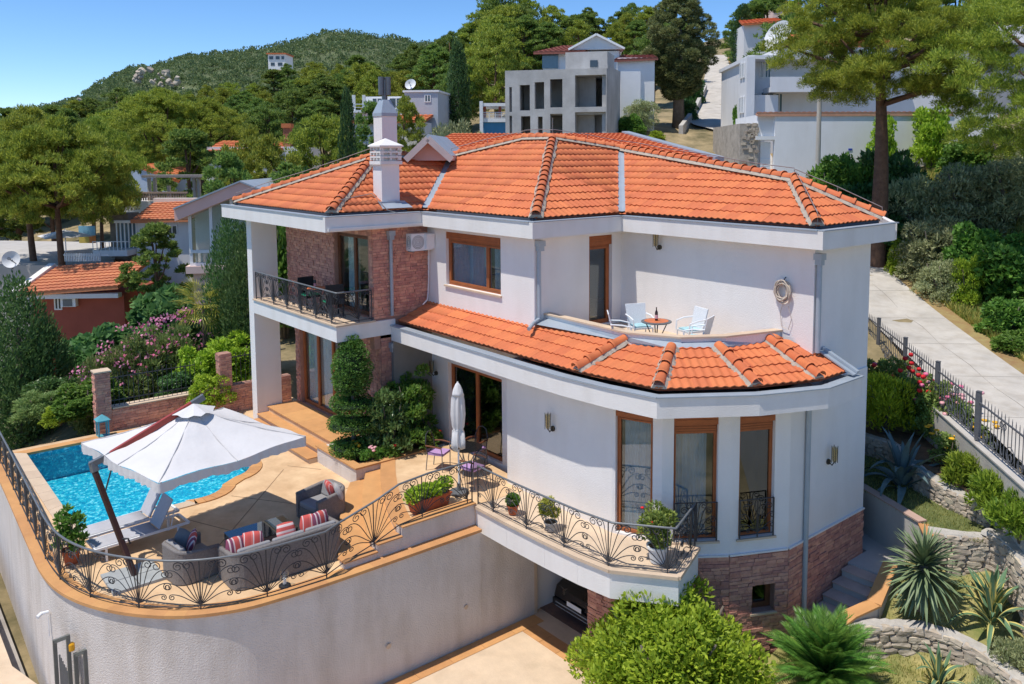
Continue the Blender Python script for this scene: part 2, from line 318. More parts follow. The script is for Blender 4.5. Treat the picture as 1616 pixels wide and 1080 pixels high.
for i in range(5):
    q = [(*TT[i], ZE), (*TT[i + 1], ZE), (*TU[i + 1], ZT if i < 4 else 4.31), (*TU[i], ZT)]
    if i == 3: q = [(*TT[3], ZE), (*TT[4], ZE), (*TU[4], ZT), (*TU[3], ZT)]
    lower['S%d' % i] = (q, [0, 0, 0, 0])
def deck(name, polys, m, parent):
    mb = MB()
    for p in polys: mb.add([(x, y, z - .03) for x, y, z in p], [tuple(range(len(p)))])
    return part(name, mb, m, parent)
uroof = deck('upper_roof', [v[0] for v in upper.values()] + back, TERRA, villa)
lroof = deck('lower_roof', [v[0] for v in lower.values()], TERRA, villa)
GU, GV, TL = .38, .385, .44
def tile_bm():
    bm = bmesh.new(); n = 14; rows = []
    for (v, h) in ((-.012, .048), (TL, .012)):
        rows.append([bm.verts.new((GU * i / n + .004 * (v < 0) * math.sin(i), v, h + .015 * math.sin(4 * math.pi * (i / n) - .6) * (1 if i < n else 1))) for i in range(n + 1)])
    low = [bm.verts.new((p.co.x, p.co.y, p.co.z - .024)) for p in rows[0]]
    for i in range(n):
        bm.faces.new((rows[0][i], rows[0][i + 1], rows[1][i + 1], rows[1][i])); bm.faces.new((low[i], low[i + 1], rows[0][i + 1], rows[0][i]))
    for f in bm.faces: f.smooth = True
    for e in bm.edges:
        if abs(e.verts[0].co.y - e.verts[1].co.y) < 1e-6: e.smooth = False
    return bm
_t = tile_bm(); TILE = bpy.data.meshes.new('roof_tile'); _t.to_mesh(TILE); TILE.materials.append(TERRA); _t.free()
tiles = []                                          # (mesh, matrix, centre, roof)
def lay(face, marg, roof, gv=GV):
    P = [Vector(p) for p in face]; u = (P[1] - P[0]); u.z = 0; u.normalize(); nrm = (P[1] - P[0]).cross(P[2] - P[0]).normalized()
    if nrm.z < 0: nrm = -nrm
    v = nrm.cross(u); W2 = [((p - P[0]).dot(u), (p - P[0]).dot(v)) for p in P]
    us = [a for a, b in W2]; vmax = max(b for a, b in W2); n = len(W2); planes = []
    for i in range(n):
        a, b = W2[i], W2[(i + 1) % n]; d = (b[0] - a[0], b[1] - a[1]); L = math.hypot(*d)
        nn = (-d[1] / L, d[0] / L); planes.append((nn, nn[0] * a[0] + nn[1] * a[1] + marg[i] - (.06 if i == 0 else 0)))
    j = 0
    while j * gv < vmax:
        k = math.floor(min(us) / GU) - 1
        while k * GU < max(us):
            x0, y0 = k * GU, j * gv; jx, jy = random.uniform(-.004, .004), random.uniform(-.007, .007)
            cs = [(x0, y0), (x0 + GU, y0), (x0 + GU, y0 + gv), (x0, y0 + gv)]
            cs2 = [(x0, y0 - .02), (x0 + GU, y0 - .02), (x0 + GU, y0 + TL), (x0, y0 + TL)]
            out = any(all(nn[0] * x + nn[1] * y <= c + .01 for x, y in cs) for nn, c in planes)
            if not out:
                M_ = Matrix(((u.x, v.x, nrm.x, 0), (u.y, v.y, nrm.y, 0), (u.z, v.z, nrm.z, 0), (0, 0, 0, 1)))
                M_.translation = P[0] + u * (x0 + jx) + v * (y0 + jy) + nrm * random.uniform(0, .006)
                cut = [(nn, c) for nn, c in planes if any(nn[0] * x + nn[1] * y < c for x, y in cs2)]
                me = TILE
                if cut:
                    bm = bmesh.new(); bm.from_mesh(TILE)
                    for nn, c in cut:
                        t = c - nn[0] * x0 - nn[1] * y0
                        bmesh.ops.bisect_plane(bm, geom=bm.verts[:] + bm.edges[:] + bm.faces[:], plane_co=(nn[0] * t, nn[1] * t, 0), plane_no=(nn[0], nn[1], 0), clear_inner=True)
                    if len(bm.faces) == 0: bm.free(); k += 1; continue
                    me = bpy.data.meshes.new('roof_tile'); bm.to_mesh(me); me.materials.append(TERRA); bm.free()
                tiles.append((me, M_, M_ @ Vector((GU / 2, gv / 2, 0)), roof, len(me.polygons)))
            k += 1
        j += 1
for k_, (p, m_) in upper.items(): lay(p, m_, uroof, .388)
for k_, (p, m_) in lower.items(): lay(p, m_, lroof, .36)
def joined(recs, name, m, parent, base):
    """many pieces joined into one part (kind = stuff)"""
    V, Fs, n = [], [], 0
    for me, M_ in recs:
        a = np.empty(len(me.vertices) * 3); me.vertices.foreach_get('co', a); a = a.reshape(-1, 3); R_ = np.array(M_)
        V.append(a @ R_[:3, :3].T + R_[:3, 3] - np.array(base)); Fs += [tuple(i + n for i in p.vertices) for p in me.polygons]; n += len(a)
    if n == 0: return None
    me = bpy.data.meshes.new(name); me.from_pydata(np.concatenate(V).tolist(), [], Fs); me.materials.append(m); me.shade_smooth() if name.startswith('roof') else None
    o = link(name, me, parent); o['kind'] = 'stuff'; return o
def place(me, M_, name, parent, base):
    o = link(name, me, parent); o.matrix_basis = Matrix.Translation(-Vector(base)) @ M_; return o
tiles.sort(key=lambda t: -t[4] / 28 / (t[2] - Vector(CAM)).length)
tiles = [t for t in tiles if t[4] > 2 or True]
for me, M_, c, roof, nf in tiles[:300]: place(me, M_, 'roof_tile', roof, VL)
for roof in (uroof, lroof): joined([(t[0], t[1]) for t in tiles[300:] if t[3] is roof], 'roof_tile_rest', TERRA, roof, VL)
# ridge and hip tiles
bm = MB(); n = 8
vsr = [(r * math.cos(math.pi * k / n), y, h + r * .95 * math.sin(math.pi * k / n)) for y, r, h in ((0, .138, .035), (.06, .135, .035), (.062, .12, .028), (.43, .108, .015)) for k in range(n + 1)]
bm.add(vsr, [(j * (n + 1) + k, j * (n + 1) + k + 1, (j + 1) * (n + 1) + k + 1, (j + 1) * (n + 1) + k) for j in range(3) for k in range(n)])
RIDGE = bm.mesh('ridge_tile', TERRA, True, recalc=False)
def ridge(p, q, roof, mw=.185):
    p, q = Vector(p), Vector(q); d = (q - p); L = d.length; t = d / L; a = Vector((t.y, -t.x, 0)).normalized(); nn = a.cross(t)
    k = max(1, round(L / .37)); s = L / k
    for i in range(k):
        o = p + t * (i * s - .03) + nn * .02
        place(RIDGE, Matrix(((a.x, t.x, nn.x, o.x), (a.y, t.y, nn.y, o.y), (a.z, t.z, nn.z, o.z), (0, 0, 0, 1))), 'ridge_tile', roof, VL)
    MBm = MB(); c = p + t * .02; m2 = 30
    rows = []
    for j in range(m2 + 1):
        o = p + t * (L * j / m2); w_ = mw * random.uniform(.82, 1.1)
        rows.append([o - a * w_ - nn * .035, o - a * .1 + nn * .045, o + a * .1 + nn * .045, o + a * w_ - nn * .035])
    MBm.add([x for r in rows for x in r], [(j * 4 + k2, j * 4 + k2 + 1, j * 4 + k2 + 5, j * 4 + k2 + 4) for j in range(m2) for k2 in range(3)] + [(0, 1, 2, 3)])
    part('mortar_bed', MBm, MORTAR, roof)
A1, A3, A3b, V1, V2, A5 = (-24.3, 13.4, 8.745), (-20.35, 17.55, 9.32), (-21.75, 17.55, 9.32), (-24.3, 16.4, 8.745), (-19.65, 19.9, 8.97), (-12.05, 18.3, 8.17)
up = lambda p, d=.05: (p[0], p[1], p[2] + d)
for a, b in (((-21.35, 10.45, 7.27), A1), ((-28.3, 10.45, 7.27), A1), ((-16.25, 13.45, 7.27), A3), ((-10.25, 16.5, 7.27), A5), ((-10.25, 19.3, 7.27), A5), (V1, A3b), (V2, A3), (A5, V2), (A1, V1), (A3b, A3)):
    ridge(up(a), up(b), uroof)
for i in (1, 2, 3, 4): ridge(up((*TT[i], ZE)), up((*TU[i], ZT)), lroof)
# valley flashings, chimney flashing, terrace edge flashing
mb = MB()
for a, b in (((-21.35, 13.45, 7.27), V1), ((-16.25, 16.5, 7.27), V2)):
    a, b = Vector(a), Vector(b); t = (b - a).normalized(); s = Vector((t.y, -t.x, 0)).normalized() * .19; z = Vector((0, 0, .035)); k = Vector((0, 0, .03))
    mb.add([a - s + z + k, a + z, a + s + z + k, b + s + z + k, b + z, b - s + z + k], [(0, 1, 4, 5), (1, 2, 3, 4)])
part('valley_flashing', mb, METAL, uroof)
PP = [(-16.38, 13.86), (-13.36, 13.78), (-12.22, 14.3), (-11.63, 15.13), (-11.2, 16.62)]
mb = MB(); fl = MB(); ca = MB()
for i in range(4):
    fr = Fr(PP[i], PP[i + 1]); mb.fbox(fr, 0, fr.L, -.16, 0, 4.2, 4.77 + .001 * i); ca.fbox(fr, -.02, fr.L + .02, -.19, .04, 4.774 + .001 * i, 4.81 + .001 * i)
    a, b = PP[i], PP[i + 1]; c, d = ([(-16.4, 13.5)] + TU[1:5])[i:i + 2]
    off = lambda p, q, k: (p[0] + (p[0] - q[0]) * k, p[1] + (p[1] - q[1]) * k)
    fl.add([(*a, 4.69), (*b, 4.69), (*off(d, b, .12), 4.585), (*off(c, a, .12), 4.585)], [(0, 1, 2, 3)])
pr = part('terrace_parapet', mb, PLASTER, villa); part('coping', ca, CAPL, pr); part('flashing', fl, METAL, pr)
mb = MB(); mb.bar((-10.36, 17.03, 4.46), (-9.5, 17.06, 4.06), .1, .08); mb.bar((-10.36, 16.9, 4.43), (-9.5, 16.93, 4.03), .13, .03)
part('verge_flashing', mb, METAL, lroof)
# lower fascia
FP = [(-21.316, 12.2), (-17, 12.18), (-15.2, 12.16), (-13.9, 12.18), (-12.6, 12.3), (-11.33, 12.54), (-10.08, 14.27), (-9.43, 15.78), (-9.46, 17.2)]
mb = MB(); g1 = MB(); g2 = MB(); sf = MB()
for i in range(len(FP) - 1):
    fr = Fr(FP[i], FP[i + 1]); mb.fbox(fr, 0, fr.L, -.12, 0, 3.52, 3.94)
    g1.fbox(fr, -.0, fr.L - .0, -.2, .035, 3.942 + .0012 * i, 3.968 + .0012 * i); g2.fbox(fr, 0, fr.L, -.3, -.152, 3.9, 3.93)
mb.box(-10.36, -9.6, 17.05, 17.2, 3.522, 3.93)
sf = MB().prism([(x, y + .05) for x, y in FP[:5]] + [(-11.42, 12.62), (-10.18, 14.3), (-9.55, 15.8), (-9.57, 17.05), (-10.36, 17.05), (-10.36, 15.8), (-11, 14.7), (-12, 13.5), (-13, 13.1), (-21.36, 13.1)], 3.6, 3.64)
fa2 = part('lower_fascia', mb, FASCIA, villa); part('gutter_edge', g1, METAL, fa2); part('gutter_trough', g2, DARKMET, fa2); part('soffit', sf, FASCIA, fa2)
# ------------------------------------------------ stone cladding: each block a piece
UNIT = MB().box(0, 1, 0, 1, 0, 1).mesh('stone_block', BRICK)
blocks = []                                         # (matrix, centre, parent)
def clad(p0, p1, z0, z1, parent, ops=(), h=(.06, .095), l=(.14, .34), u0=0, u1=None, proud=(.012, .04), cap=None):
    fr = Fr(p0, p1); u1 = fr.L if u1 is None else u1; z = z0; lst = blocks if cap is None else cap
    while z < z1 - .03:
        hh = min(random.uniform(*h), z1 - z); hh = z1 - z if z1 - z - hh < .03 else hh; u = u0
        while u < u1 - .02:
            ll = min(random.uniform(*l), u1 - u); ll = u1 - u if u1 - u - ll < .08 else ll
            if not any(u + ll > o[0] + .03 and u < o[1] - .03 and z + hh > o[2] + .02 and z < o[3] - .02 for o in ops):
                d = random.uniform(*proud); o = fr.P(u + .004, -.02, z + .004); e, n_ = fr.e, fr.n; ll2, hh2 = ll - .008, hh - .008
                lst.append((Matrix(((e[0] * ll2, n_[0] * (d + .02), 0, o[0]), (e[1] * ll2, n_[1] * (d + .02), 0, o[1]), (0, 0, hh2, o[2]), (0, 0, 0, 1))), Vector(fr.P(u + ll / 2, d, z + hh / 2)), parent, ll * hh))
            elif ll > .2:                           # shorten beside an opening
                for o in ops:
                    if u < o[0] < u + ll and z + hh > o[2] + .02 and z < o[3] - .02: ll = o[0] - u; break
                    if u < o[1] < u + ll and z + hh > o[2] + .02 and z < o[3] - .02:
                        u = o[1]; ll = 0; break
                else: pass
                if ll > .05 and not any(u + ll > o[0] + .03 and u < o[1] - .03 and z + hh > o[2] + .02 and z < o[3] - .02 for o in ops):
                    d = random.uniform(*proud); o = fr.P(u + .004, -.02, z + .004); e, n_ = fr.e, fr.n
                    lst.append((Matrix(((e[0] * (ll - .008), n_[0] * (d + .02), 0, o[0]), (e[1] * (ll - .008), n_[1] * (d + .02), 0, o[1]), (0, 0, hh - .008, o[2]), (0, 0, 0, 1))), Vector(fr.P(u + ll / 2, d, z + hh / 2)), parent, ll * hh))
            u += max(ll, .001)
        z += hh
def finish_blocks(lst, mesh, base, m, name='stone_block', rest='stone_block_rest', limit=300):
    lst.sort(key=lambda b: -b[3] / (b[1] - Vector(CAM)).length_squared)
    for M_, c, par, a in lst[:limit]: place(mesh, M_, name, par, base)
    pars = []
    for b in lst[limit:]:
        if b[2] not in pars: pars.append(b[2])
    for par in pars: joined([(mesh, b[0]) for b in lst[limit:] if b[2] is par], rest, m, par, base)
by = {o.name: o for o in villa.children}
pl, us_, ls_ = by['stone_plinth'], by['upper_stone_wall'], by['lower_stone_wall']
clad((-13.6, 13.05), Q[1], -2.75, BT - .01, pl); clad(Q[1], Q[2], -2.75, BT - .01, pl); clad(Q[2], Q[3], -2.75, BT - .01, pl, ops=[op_cel]); clad(Q[3], Q[4], -2.75, BT - .01, pl)
clad(U[0], U[1], 4.19, 6.82, us_, ops=[op_bal], h=(.06, .1), l=(.1, .26)); clad(U[1], U[2], 4.19, 6.82, us_, h=(.06, .1), l=(.1, .26))
clad(Lw[0], Lw[1], .5, 3.6, ls_, ops=[op_ent], h=(.06, .1), l=(.1, .26)); clad(Lw[1], Lw[2], .3, 3.6, ls_, h=(.06, .1), l=(.1, .26))
finish_blocks(blocks, UNIT, VL, BRICK)
part('plinth_ledge', (lambda m: [m.fbox(Fr(Q[i], Q[i + 1]), 0, Fr(Q[i], Q[i + 1]).L - (.03 if i < 3 else 0), 0.001, .05, BT - .009, BT + .025 + .001 * i) for i in (1, 2, 3)] and m)(MB()), PLASTER, pl)
# ------------------------------------------------ windows and doors
def curtain(fr, u0, u1, n, za, zb, parent, m=CURT, waves=9):
    mb = MB(); mb.grid(lambda a, b: fr.P(u0 + (u1 - u0) * a, n + .03 * math.sin(a * waves * 6.28) + .012 * math.sin(a * 31), za + (zb - za) * b), waves * 8, 1)
    return part('curtain', mb, m, parent, smooth=True)
def window(p0, p1, op, parent, name='window', leaves=(.0, 1.), shutter=.0, curt=None, rec=.10, fw=.06, sf=.055, box=0, sill=True, gl=GLASS, wood=WOOD):
    fr = Fr(p0, p1); u0, u1, za, zb = op; zt = zb - box; mb = MB()
    n0, n1 = -rec - .07, -rec
    mb.fbox(fr, u0, u0 + fw, n0, n1, za, zt); mb.fbox(fr, u1 - fw, u1, n0, n1, za, zt); mb.fbox(fr, u0 + fw, u1 - fw, n0, n1, za, za + fw); mb.fbox(fr, u0 + fw, u1 - fw, n0, n1, zt - fw, zt)
    w_ = part(name, mb, wood, parent)
    us = [u0 + fw + (u1 - u0 - 2 * fw) * l for l in leaves]
    for k, (a, b) in enumerate(zip(us[:-1], us[1:])):
        s = MB(); f = sf; a += .004; b -= .004; z0, z1 = za + fw + .003, zt - fw - .003
        s.fbox(fr, a, a + f, n0 + .015, n1 + .012, z0, z1); s.fbox(fr, b - f, b, n0 + .015, n1 + .012, z0, z1); s.fbox(fr, a + f, b - f, n0 + .015, n1 + .012, z0, z0 + f); s.fbox(fr, a + f, b - f, n0 + .015, n1 + .012, z1 - f, z1)
        part('sash', s, wood, w_)
        part('pane', MB().fbox(fr, a + f - .005, b - f + .005, n0 + .03, n0 + .04, z0 + f - .005, z1 - f + .005), gl, w_)
    if box:
        s = MB(); s.fbox(fr, u0 + .002, u1 - .002, -rec - .2, -.02, zb - box + .002, zb - .002)
        for k in range(3): s.fbox(fr, u0 + .05, u1 - .05, -.019, -.008, zb - box + .03 + k * (box - .05) / 3, zb - box + .03 + (k + .8) * (box - .05) / 3)
        part('shutter_box', s, wood, w_)
    if shutter:
        s = MB(); z = zt - .002
        while z > zt - shutter: s.fbox(fr, u0 + .02, u1 - .02, -rec + .012, -rec + .03, z - .048, z); z -= .055
        part('roller_shutter', s, wood, w_)
    if curt:
        for a, b in curt: curtain(fr, u0 + (u1 - u0) * a, u0 + (u1 - u0) * b, n0 - .06, za + .03, zt - .02, w_)
    if sill: part('sill', MB().fbox(fr, u0 - .05, u1 + .05, -rec + .005, .06, za - .045, za - .002), CAPL, w_)
    return w_
BGLASS = glassmat('bay_glass', (.66, .74, .78), 1.4)
window(U[2], U[3], op_mid, villa, leaves=(0, .74, 1), box=.2, curt=[(.03, .72), (.8, .97)], gl=BGLASS)
window(U[3], U[4], op_ter, villa, 'terrace_door', box=.26, sill=False, rec=.12, leaves=(0, 1), wood=WOOD)
window(U[0], U[1], op_bal, villa, 'balcony_door', leaves=(0, .5, 1), sill=False, curt=[(.22, .5)], rec=.12, wood=WOODD)
window(Lw[0], Lw[1], op_ent, villa, 'entrance_door', leaves=(0, .25, .5, .75, 1), sill=False, curt=[(.05, .22), (.3, .45)], rec=.12)
window(Lw[2], Lw[3], op_bis, villa, 'glazed_door', leaves=(0, .5, 1), sill=False, rec=.12, gl=DGLASS, curt=[(.1, .4)])
window(Q[0], Q[1], op_f1, villa, 'french_window', leaves=(0, 1), box=.32, sill=False, fw=.045, sf=.035, rec=.11, curt=[(.15, .95)], gl=BGLASS)
window(Q[1], Q[2], op_f2, villa, 'french_window', leaves=(0, 1), fw=.035, sf=.03, box=.36, shutter=.2, rec=.13, curt=[(.05, .8)], gl=BGLASS)
window(Q[2], Q[3], op_f3, villa, 'french_window', leaves=(0, 1), fw=.035, sf=.03, box=.36, shutter=.2, rec=.13, gl=DGLASS)
window(Q[2], Q[3], op_cel, villa, 'cellar_window', leaves=(0, 1), rec=.2, gl=DGLASS, wood=WOODD)
# ------------------------------------------------ downpipes
def downpipe(pts, hop=None, r=.05):
    mb = MB().tube(pts, r, 10)
    if hop: mb.box(hop[0] - .1, hop[0] + .1, hop[1] - .1, hop[1] + .1, hop[2], hop[2] + .14); mb.box(hop[0] - .075, hop[0] + .075, hop[1] - .075, hop[1] + .075, hop[2] - .12, hop[2] - .001)
    p = part('downpipe', mb, METAL, villa, smooth=False); b = MB()
    for q in pts[1:-1][:0]: pass
    return p
downpipe([(-21.31, 12.25, 6.5), (-21.31, 12.25, 4.3), (-21.31, 12.25, 4.24)], (-21.31, 12.25, 6.56))
downpipe([(-21.31, 12.25, 3.5), (-21.31, 12.25, .4)], (-21.31, 12.25, 3.3), .045)
downpipe([(-16.33, 13.62, 6.6), (-16.33, 13.62, 4.72), (-16.3, 13.4, 4.62), (-16.05, 13.05, 4.56)], (-16.31, 13.64, 6.56))
downpipe([(-10.29, 16.7, 6.5), (-10.29, 16.7, 4.42)], (-10.29, 16.7, 6.52), .06)
downpipe([(-10.24, 16.35, 3.5), (-10.24, 16.35, -1.5), (-10.14, 16.31, -1.62)], None, .06)
# ------------------------------------------------ wall lamps
GLAMP = glassmat('lamp_glass', (.75, .66, .45), 1.)
def walllamp(p, n, h=.34):
    p = Vector(p); n = Vector(n); s = Vector((-n.y, n.x, 0)); mb = MB()
    mb.tube([p - Vector((0, 0, .1)), p - Vector((0, 0, .1)) + n * .05], .065, 10); mb.tube([p - Vector((0, 0, .1)) + n * .04, p + n * .12 - Vector((0, 0, .16)), p + n * .18 - Vector((0, 0, .06))], .014, 6)
    c = p + n * .18
    for k in range(4): a = math.pi / 4 + k * math.pi / 2; q = c + (s * math.cos(a) + n * math.sin(a)) * .068; mb.tube([q + Vector((0, 0, -.08)), q * 1 + Vector((0, 0, h - .02))], .009, 4)
    l = part('wall_lamp', mb, mat('bronze', (.07, .062, .05), .5, .1, metal=.4), villa)
    part('lamp_glass', MB().lathe([(.045, -.06), (.055, 0), (.06, h - .1), (.075, h - .06)], 12, c), GLAMP, l, smooth=True)
walllamp((-14.93, 12.88, 2.45), (0, -1, 0)); walllamp((-10.32, 17.3, 1.85), (1, 0, 0)); walllamp((-14.96, 16.63, 6.52), (0, -1, 0)); walllamp((-20.95, 13.5, 2.5), (0, -1, 0))
# ------------------------------------------------ chimneys
cl = (-21.95, 12.5)
mb = MB(); mb.box(-22.2, -21.7, 12.22, 12.8, 7.2, 8.58); ch = part('chimney', mb, PLASTER, villa)
mb = MB(); mb.box(-22.27, -21.63, 12.15, 12.87, 8.582, 8.68); mb.box(-22.14, -21.76, 12.28, 12.74, 8.68, 9.1)
for k in range(3):
    z = 8.7 + k * .14; mb.box(-22.26, -21.64, 12.16, 12.86, z + .075, z + .12)
    for x in np.linspace(-22.25, -21.7, 4): mb.box(x, x + .045, 12.165, 12.21, z, z + .076); mb.box(x, x + .045, 12.81, 12.855, z, z + .076)
    for y in np.linspace(12.22, 12.75, 3): mb.box(-22.255, -22.21, y, y + .045, z, z + .076); mb.box(-21.69, -21.645, y, y + .045, z, z + .076)
mb.add([(-22.3, 12.12, 9.13), (-21.6, 12.12, 9.13), (-21.6, 12.9, 9.13), (-22.3, 12.9, 9.13), (-21.95, 12.51, 9.34), (-22.3, 12.12, 9.09), (-21.6, 12.12, 9.09), (-21.6, 12.9, 9.09), (-22.3, 12.9, 9.09)],
       [(0, 1, 4), (1, 2, 4), (2, 3, 4), (3, 0, 4), (0, 5, 6, 1), (1, 6, 7, 2), (2, 7, 8, 3), (3, 8, 5, 0), (5, 8, 7, 6)])
part('chimney_cap', mb, FASCIA, ch)
mb = MB(); mb.add([(-21.66, 12.1, 7.5), (-21.3, 12.0, 7.34), (-21.3, 13.0, 7.34), (-21.66, 12.95, 7.5)], [(0, 1, 2, 3)]); mb.box(-22.33, -21.6, 12.1, 12.92, 7.3, 7.52)
part('flashing', mb, METAL, ch)
fx, fy = at(608, 200, 27.5)[:2]
mb = MB().box(fx - .27, fx + .27, fy - .27, fy + .27, 7.6, zp(608, 184, 27.5)); fl_ = part('flue_stack', mb, PLASTER, villa)
z0, z1, z2 = zp(608, 184, 27.5), zp(608, 158, 27.5), zp(608, 122, 27.5)
mb = MB().add([(fx + sx * .29, fy + sy * .29, z0 + .001 + dz) for dz in (0, .1) for sx, sy in ((-1, -1), (1, -1), (1, 1), (-1, 1))] + [(fx + sx * .13, fy + sy * .13, z1) for sx, sy in ((-1, -1), (1, -1), (1, 1), (-1, 1))],
              [(0, 3, 2, 1)] + [(a + i, a + (i + 1) % 4, a + 4 + (i + 1) % 4, a + 4 + i) for a in (0, 4) for i in range(4)] + [(8, 9, 10, 11)])
part('flue_hood', mb, METAL, fl_)
mb = MB().tube([(fx, fy, z1 - .1), (fx, fy, z2 - .1)], .09, 12)
for k in range(3): a = .6 + k * 2.1; mb.tube([(fx + .13 * math.cos(a), fy + .13 * math.sin(a), z1 + .15), (fx + .13 * math.cos(a), fy + .13 * math.sin(a), z2)], .085, 10)
part('flue_cowl', mb, mat('dull_steel', (.16, .16, .17), .4, .1, metal=.6), fl_)
# ------------------------------------------------ lightning wire on the ridges
mb = MB(); z = .32
for path in ([(-28.3, 10.45, 7.27), A1], [V1, A3b, A3, V2, A5, (-10.25, 16.5, 7.27)], [A5, (-10.25, 19.3, 7.27)]):
    pts = []
    for a, b in zip(path[:-1], path[1:]):
        a, b = Vector(a), Vector(b); k = max(2, int((b - a).length / 1.1))
        for i in range(k + 1):
            q = a + (b - a) * i / k; pts.append(q + Vector((0, 0, z + .02 * math.sin(i * 2))))
            mb.tube([q + Vector((0, 0, .1)), q + Vector((0, 0, z))], .009, 4)
    mb.tube(pts, .011, 4)
mb.tube([(-21.6, 10.7, 7.6), (-21.9, 12.0, 7.75), (-21.2, 12.1, 7.3), (-20.98, 12.3, 7.22)], .012, 4); mb.tube([A3, (-20.35, 17.55, 10.0)], .012, 4)
part('lightning_wire', mb, mat('dull_wire', (.3, .28, .27), .5, .1, metal=.4), uroof)
# ------------------------------------------------ air conditioner on the stone wall
mb = MB().box(-21.38, -21.1, 13.0, 13.5, 6.1, 6.55); 
ac = part('air_conditioner', MB().box(-21.35, -21.06, 12.78, 13.49, 6.08, 6.58), WPLAST, villa)
mb = MB(); c = Vector((-21.055, 13.0, 6.33))
for r in (.05, .1, .15, .19): mb.tube([c + Vector((0, r * math.cos(a), r * math.sin(a))) for a in np.linspace(0, 2 * math.pi, 20)], .007, 4)
mb2 = MB(); c2 = Vector((-21.2, 12.775, 6.33))
for r in (.04, .075, .11): mb2.tube([c2 + Vector((r * math.cos(a), 0, 1.6 * r * math.sin(a))) for a in np.linspace(0, 2 * math.pi, 18)], .006, 4)
part('fan_grille', mb, IRONL, ac); part('side_grille', mb2, IRONL, ac)
part('service_box', MB().box(-21.34, -20.95, 13.22, 13.5, 6.12, 6.56), WPLAST, ac)
part('drain_hose', MB().tube([(-21.2, 13.45, 6.1), (-21.25, 13.46, 5.2), (-21.3, 13.46, 4.75), (-21.1, 13.3, 4.6), (-21.02, 13.1, 4.5)], .018, 6), WPLAST, ac)
part('bracket', MB().box(-21.39, -21.1, 12.85, 12.9, 6.04, 6.079).box(-21.39, -21.1, 13.3, 13.35, 6.04, 6.079), IRONL, ac)
# ================================================================== TERRACE, POOL, STEPS, DRIVE
POOL = [(-28.85, 4.12), (-22.05, 4.12), (-22.05, 6.55)] + [(-22.75 + .7 * math.cos(a), 6.95 + .75 * math.sin(a)) for a in np.linspace(-.5, 1.3, 8)] + [(-23.9 + 1.0 * math.cos(a), 8.05 + .8 * math.sin(a)) for a in np.linspace(.12, 1.6, 8)] + [(-26.6, 8.85), (-28.0, 8.0), (-28.85, 6.9)]
CAPL_ = [(-31.5, 3.42), (-28.1, 3.36), (-25.5, 3.3), (-21.8, 3.2), (-20.3, 3.18), (-19.2, 3.3), (-18.2, 3.64), (-17.3, 4.2), (-16.62, 4.88), (-16.2, 5.7), (-16.06, 6.5), (-15.98, 7.9), (-15.94, 11.36)]
def fill(name, outer, holes, z, m, kind='structure'):
    bm = bmesh.new()
    for lp in [outer] + holes:
        v = [bm.verts.new((x, y, z)) for x, y in lp]
        for i in range(len(v)): bm.edges.new((v[i], v[(i + 1) % len(v)]))
    bmesh.ops.triangle_fill(bm, use_beauty=True, edges=bm.edges[:])
    for f in bm.faces:
        if f.normal.z < 0: f.normal_flip()
    me = bpy.data.meshes.new(name); bm.to_mesh(me); bm.free(); me.materials.append(m); o = link(name, me); o['kind'] = kind; return o
inner = [(x - (.12 if i > 8 else .0), y + (.12 if i <= 8 else 0)) for i, (x, y) in enumerate(CAPL_)]
def offs(poly, d, closed=True):
    out = []; n = len(poly)
    for i in range(n):
        a = np.array(poly[i - 1 if closed or i else 0]); b = np.array(poly[i]); c = np.array(poly[(i + 1) % n if closed or i < n - 1 else n - 1])
        t1 = b - a; t2 = c - b; t1 = t1 / (np.linalg.norm(t1) + 1e-12); t2 = t2 / (np.linalg.norm(t2) + 1e-12); t = t1 + t2; t /= np.linalg.norm(t) + 1e-12
        nn = np.array([t[1], -t[0]]); cs = max(.5, abs(nn @ np.array([t2[1], -t2[0]]))) if np.linalg.norm(t2) > .5 else 1; out.append(tuple(b + nn * d / cs))
    return out
POOLO = offs(POOL, .34)
deck_o = fill('pool_terrace', [(-29.5, 3.5)] + inner[1:] + [(-15.98, 13.1), (-22, 13.1), (-27.4, 12.6), (-29.5, 12.6)], [POOLO], 0, DECK)
# coping stones
UC = 0
for i in range(len(POOL)):
    a, b, c, d = POOL[i], POOL[(i + 1) % len(POOL)], POOLO[(i + 1) % len(POOL)], POOLO[i]; L = math.dist(a, b); k = max(1, round(L / .62))
    for j in range(k):
        f0, f1 = j / k + .004 / L, (j + 1) / k - .004 / L; lp = lambda p, q, t: (p[0] + (q[0] - p[0]) * t, p[1] + (q[1] - p[1]) * t)
        part('coping_stone', MB().prism([lp(a, b, f0), lp(a, b, f1), lp(d, c, f1), lp(d, c, f0)], -.04, .03), CAP if i > 2 else CAPL, deck_o)
# paving joints: thin dark seams
mb = MB()
for a, b in (((-21.7, 7.6), (-18.2, 9.9)), ((-22.6, 9.4), (-19.0, 6.3)), ((-18.2, 9.9), (-16.5, 7.2)), ((-21.1, 6.2), (-19.5, 6.9)), ((-22.8, 9.6), (-21.9, 10.2)), ((-20, 9), (-20.2, 10.3))):
    mb.bar((*a, .003), (*b, .003), .022, .004)
part('paving_joint', mb, mat('seam', (.33, .21, .12), .9), deck_o)
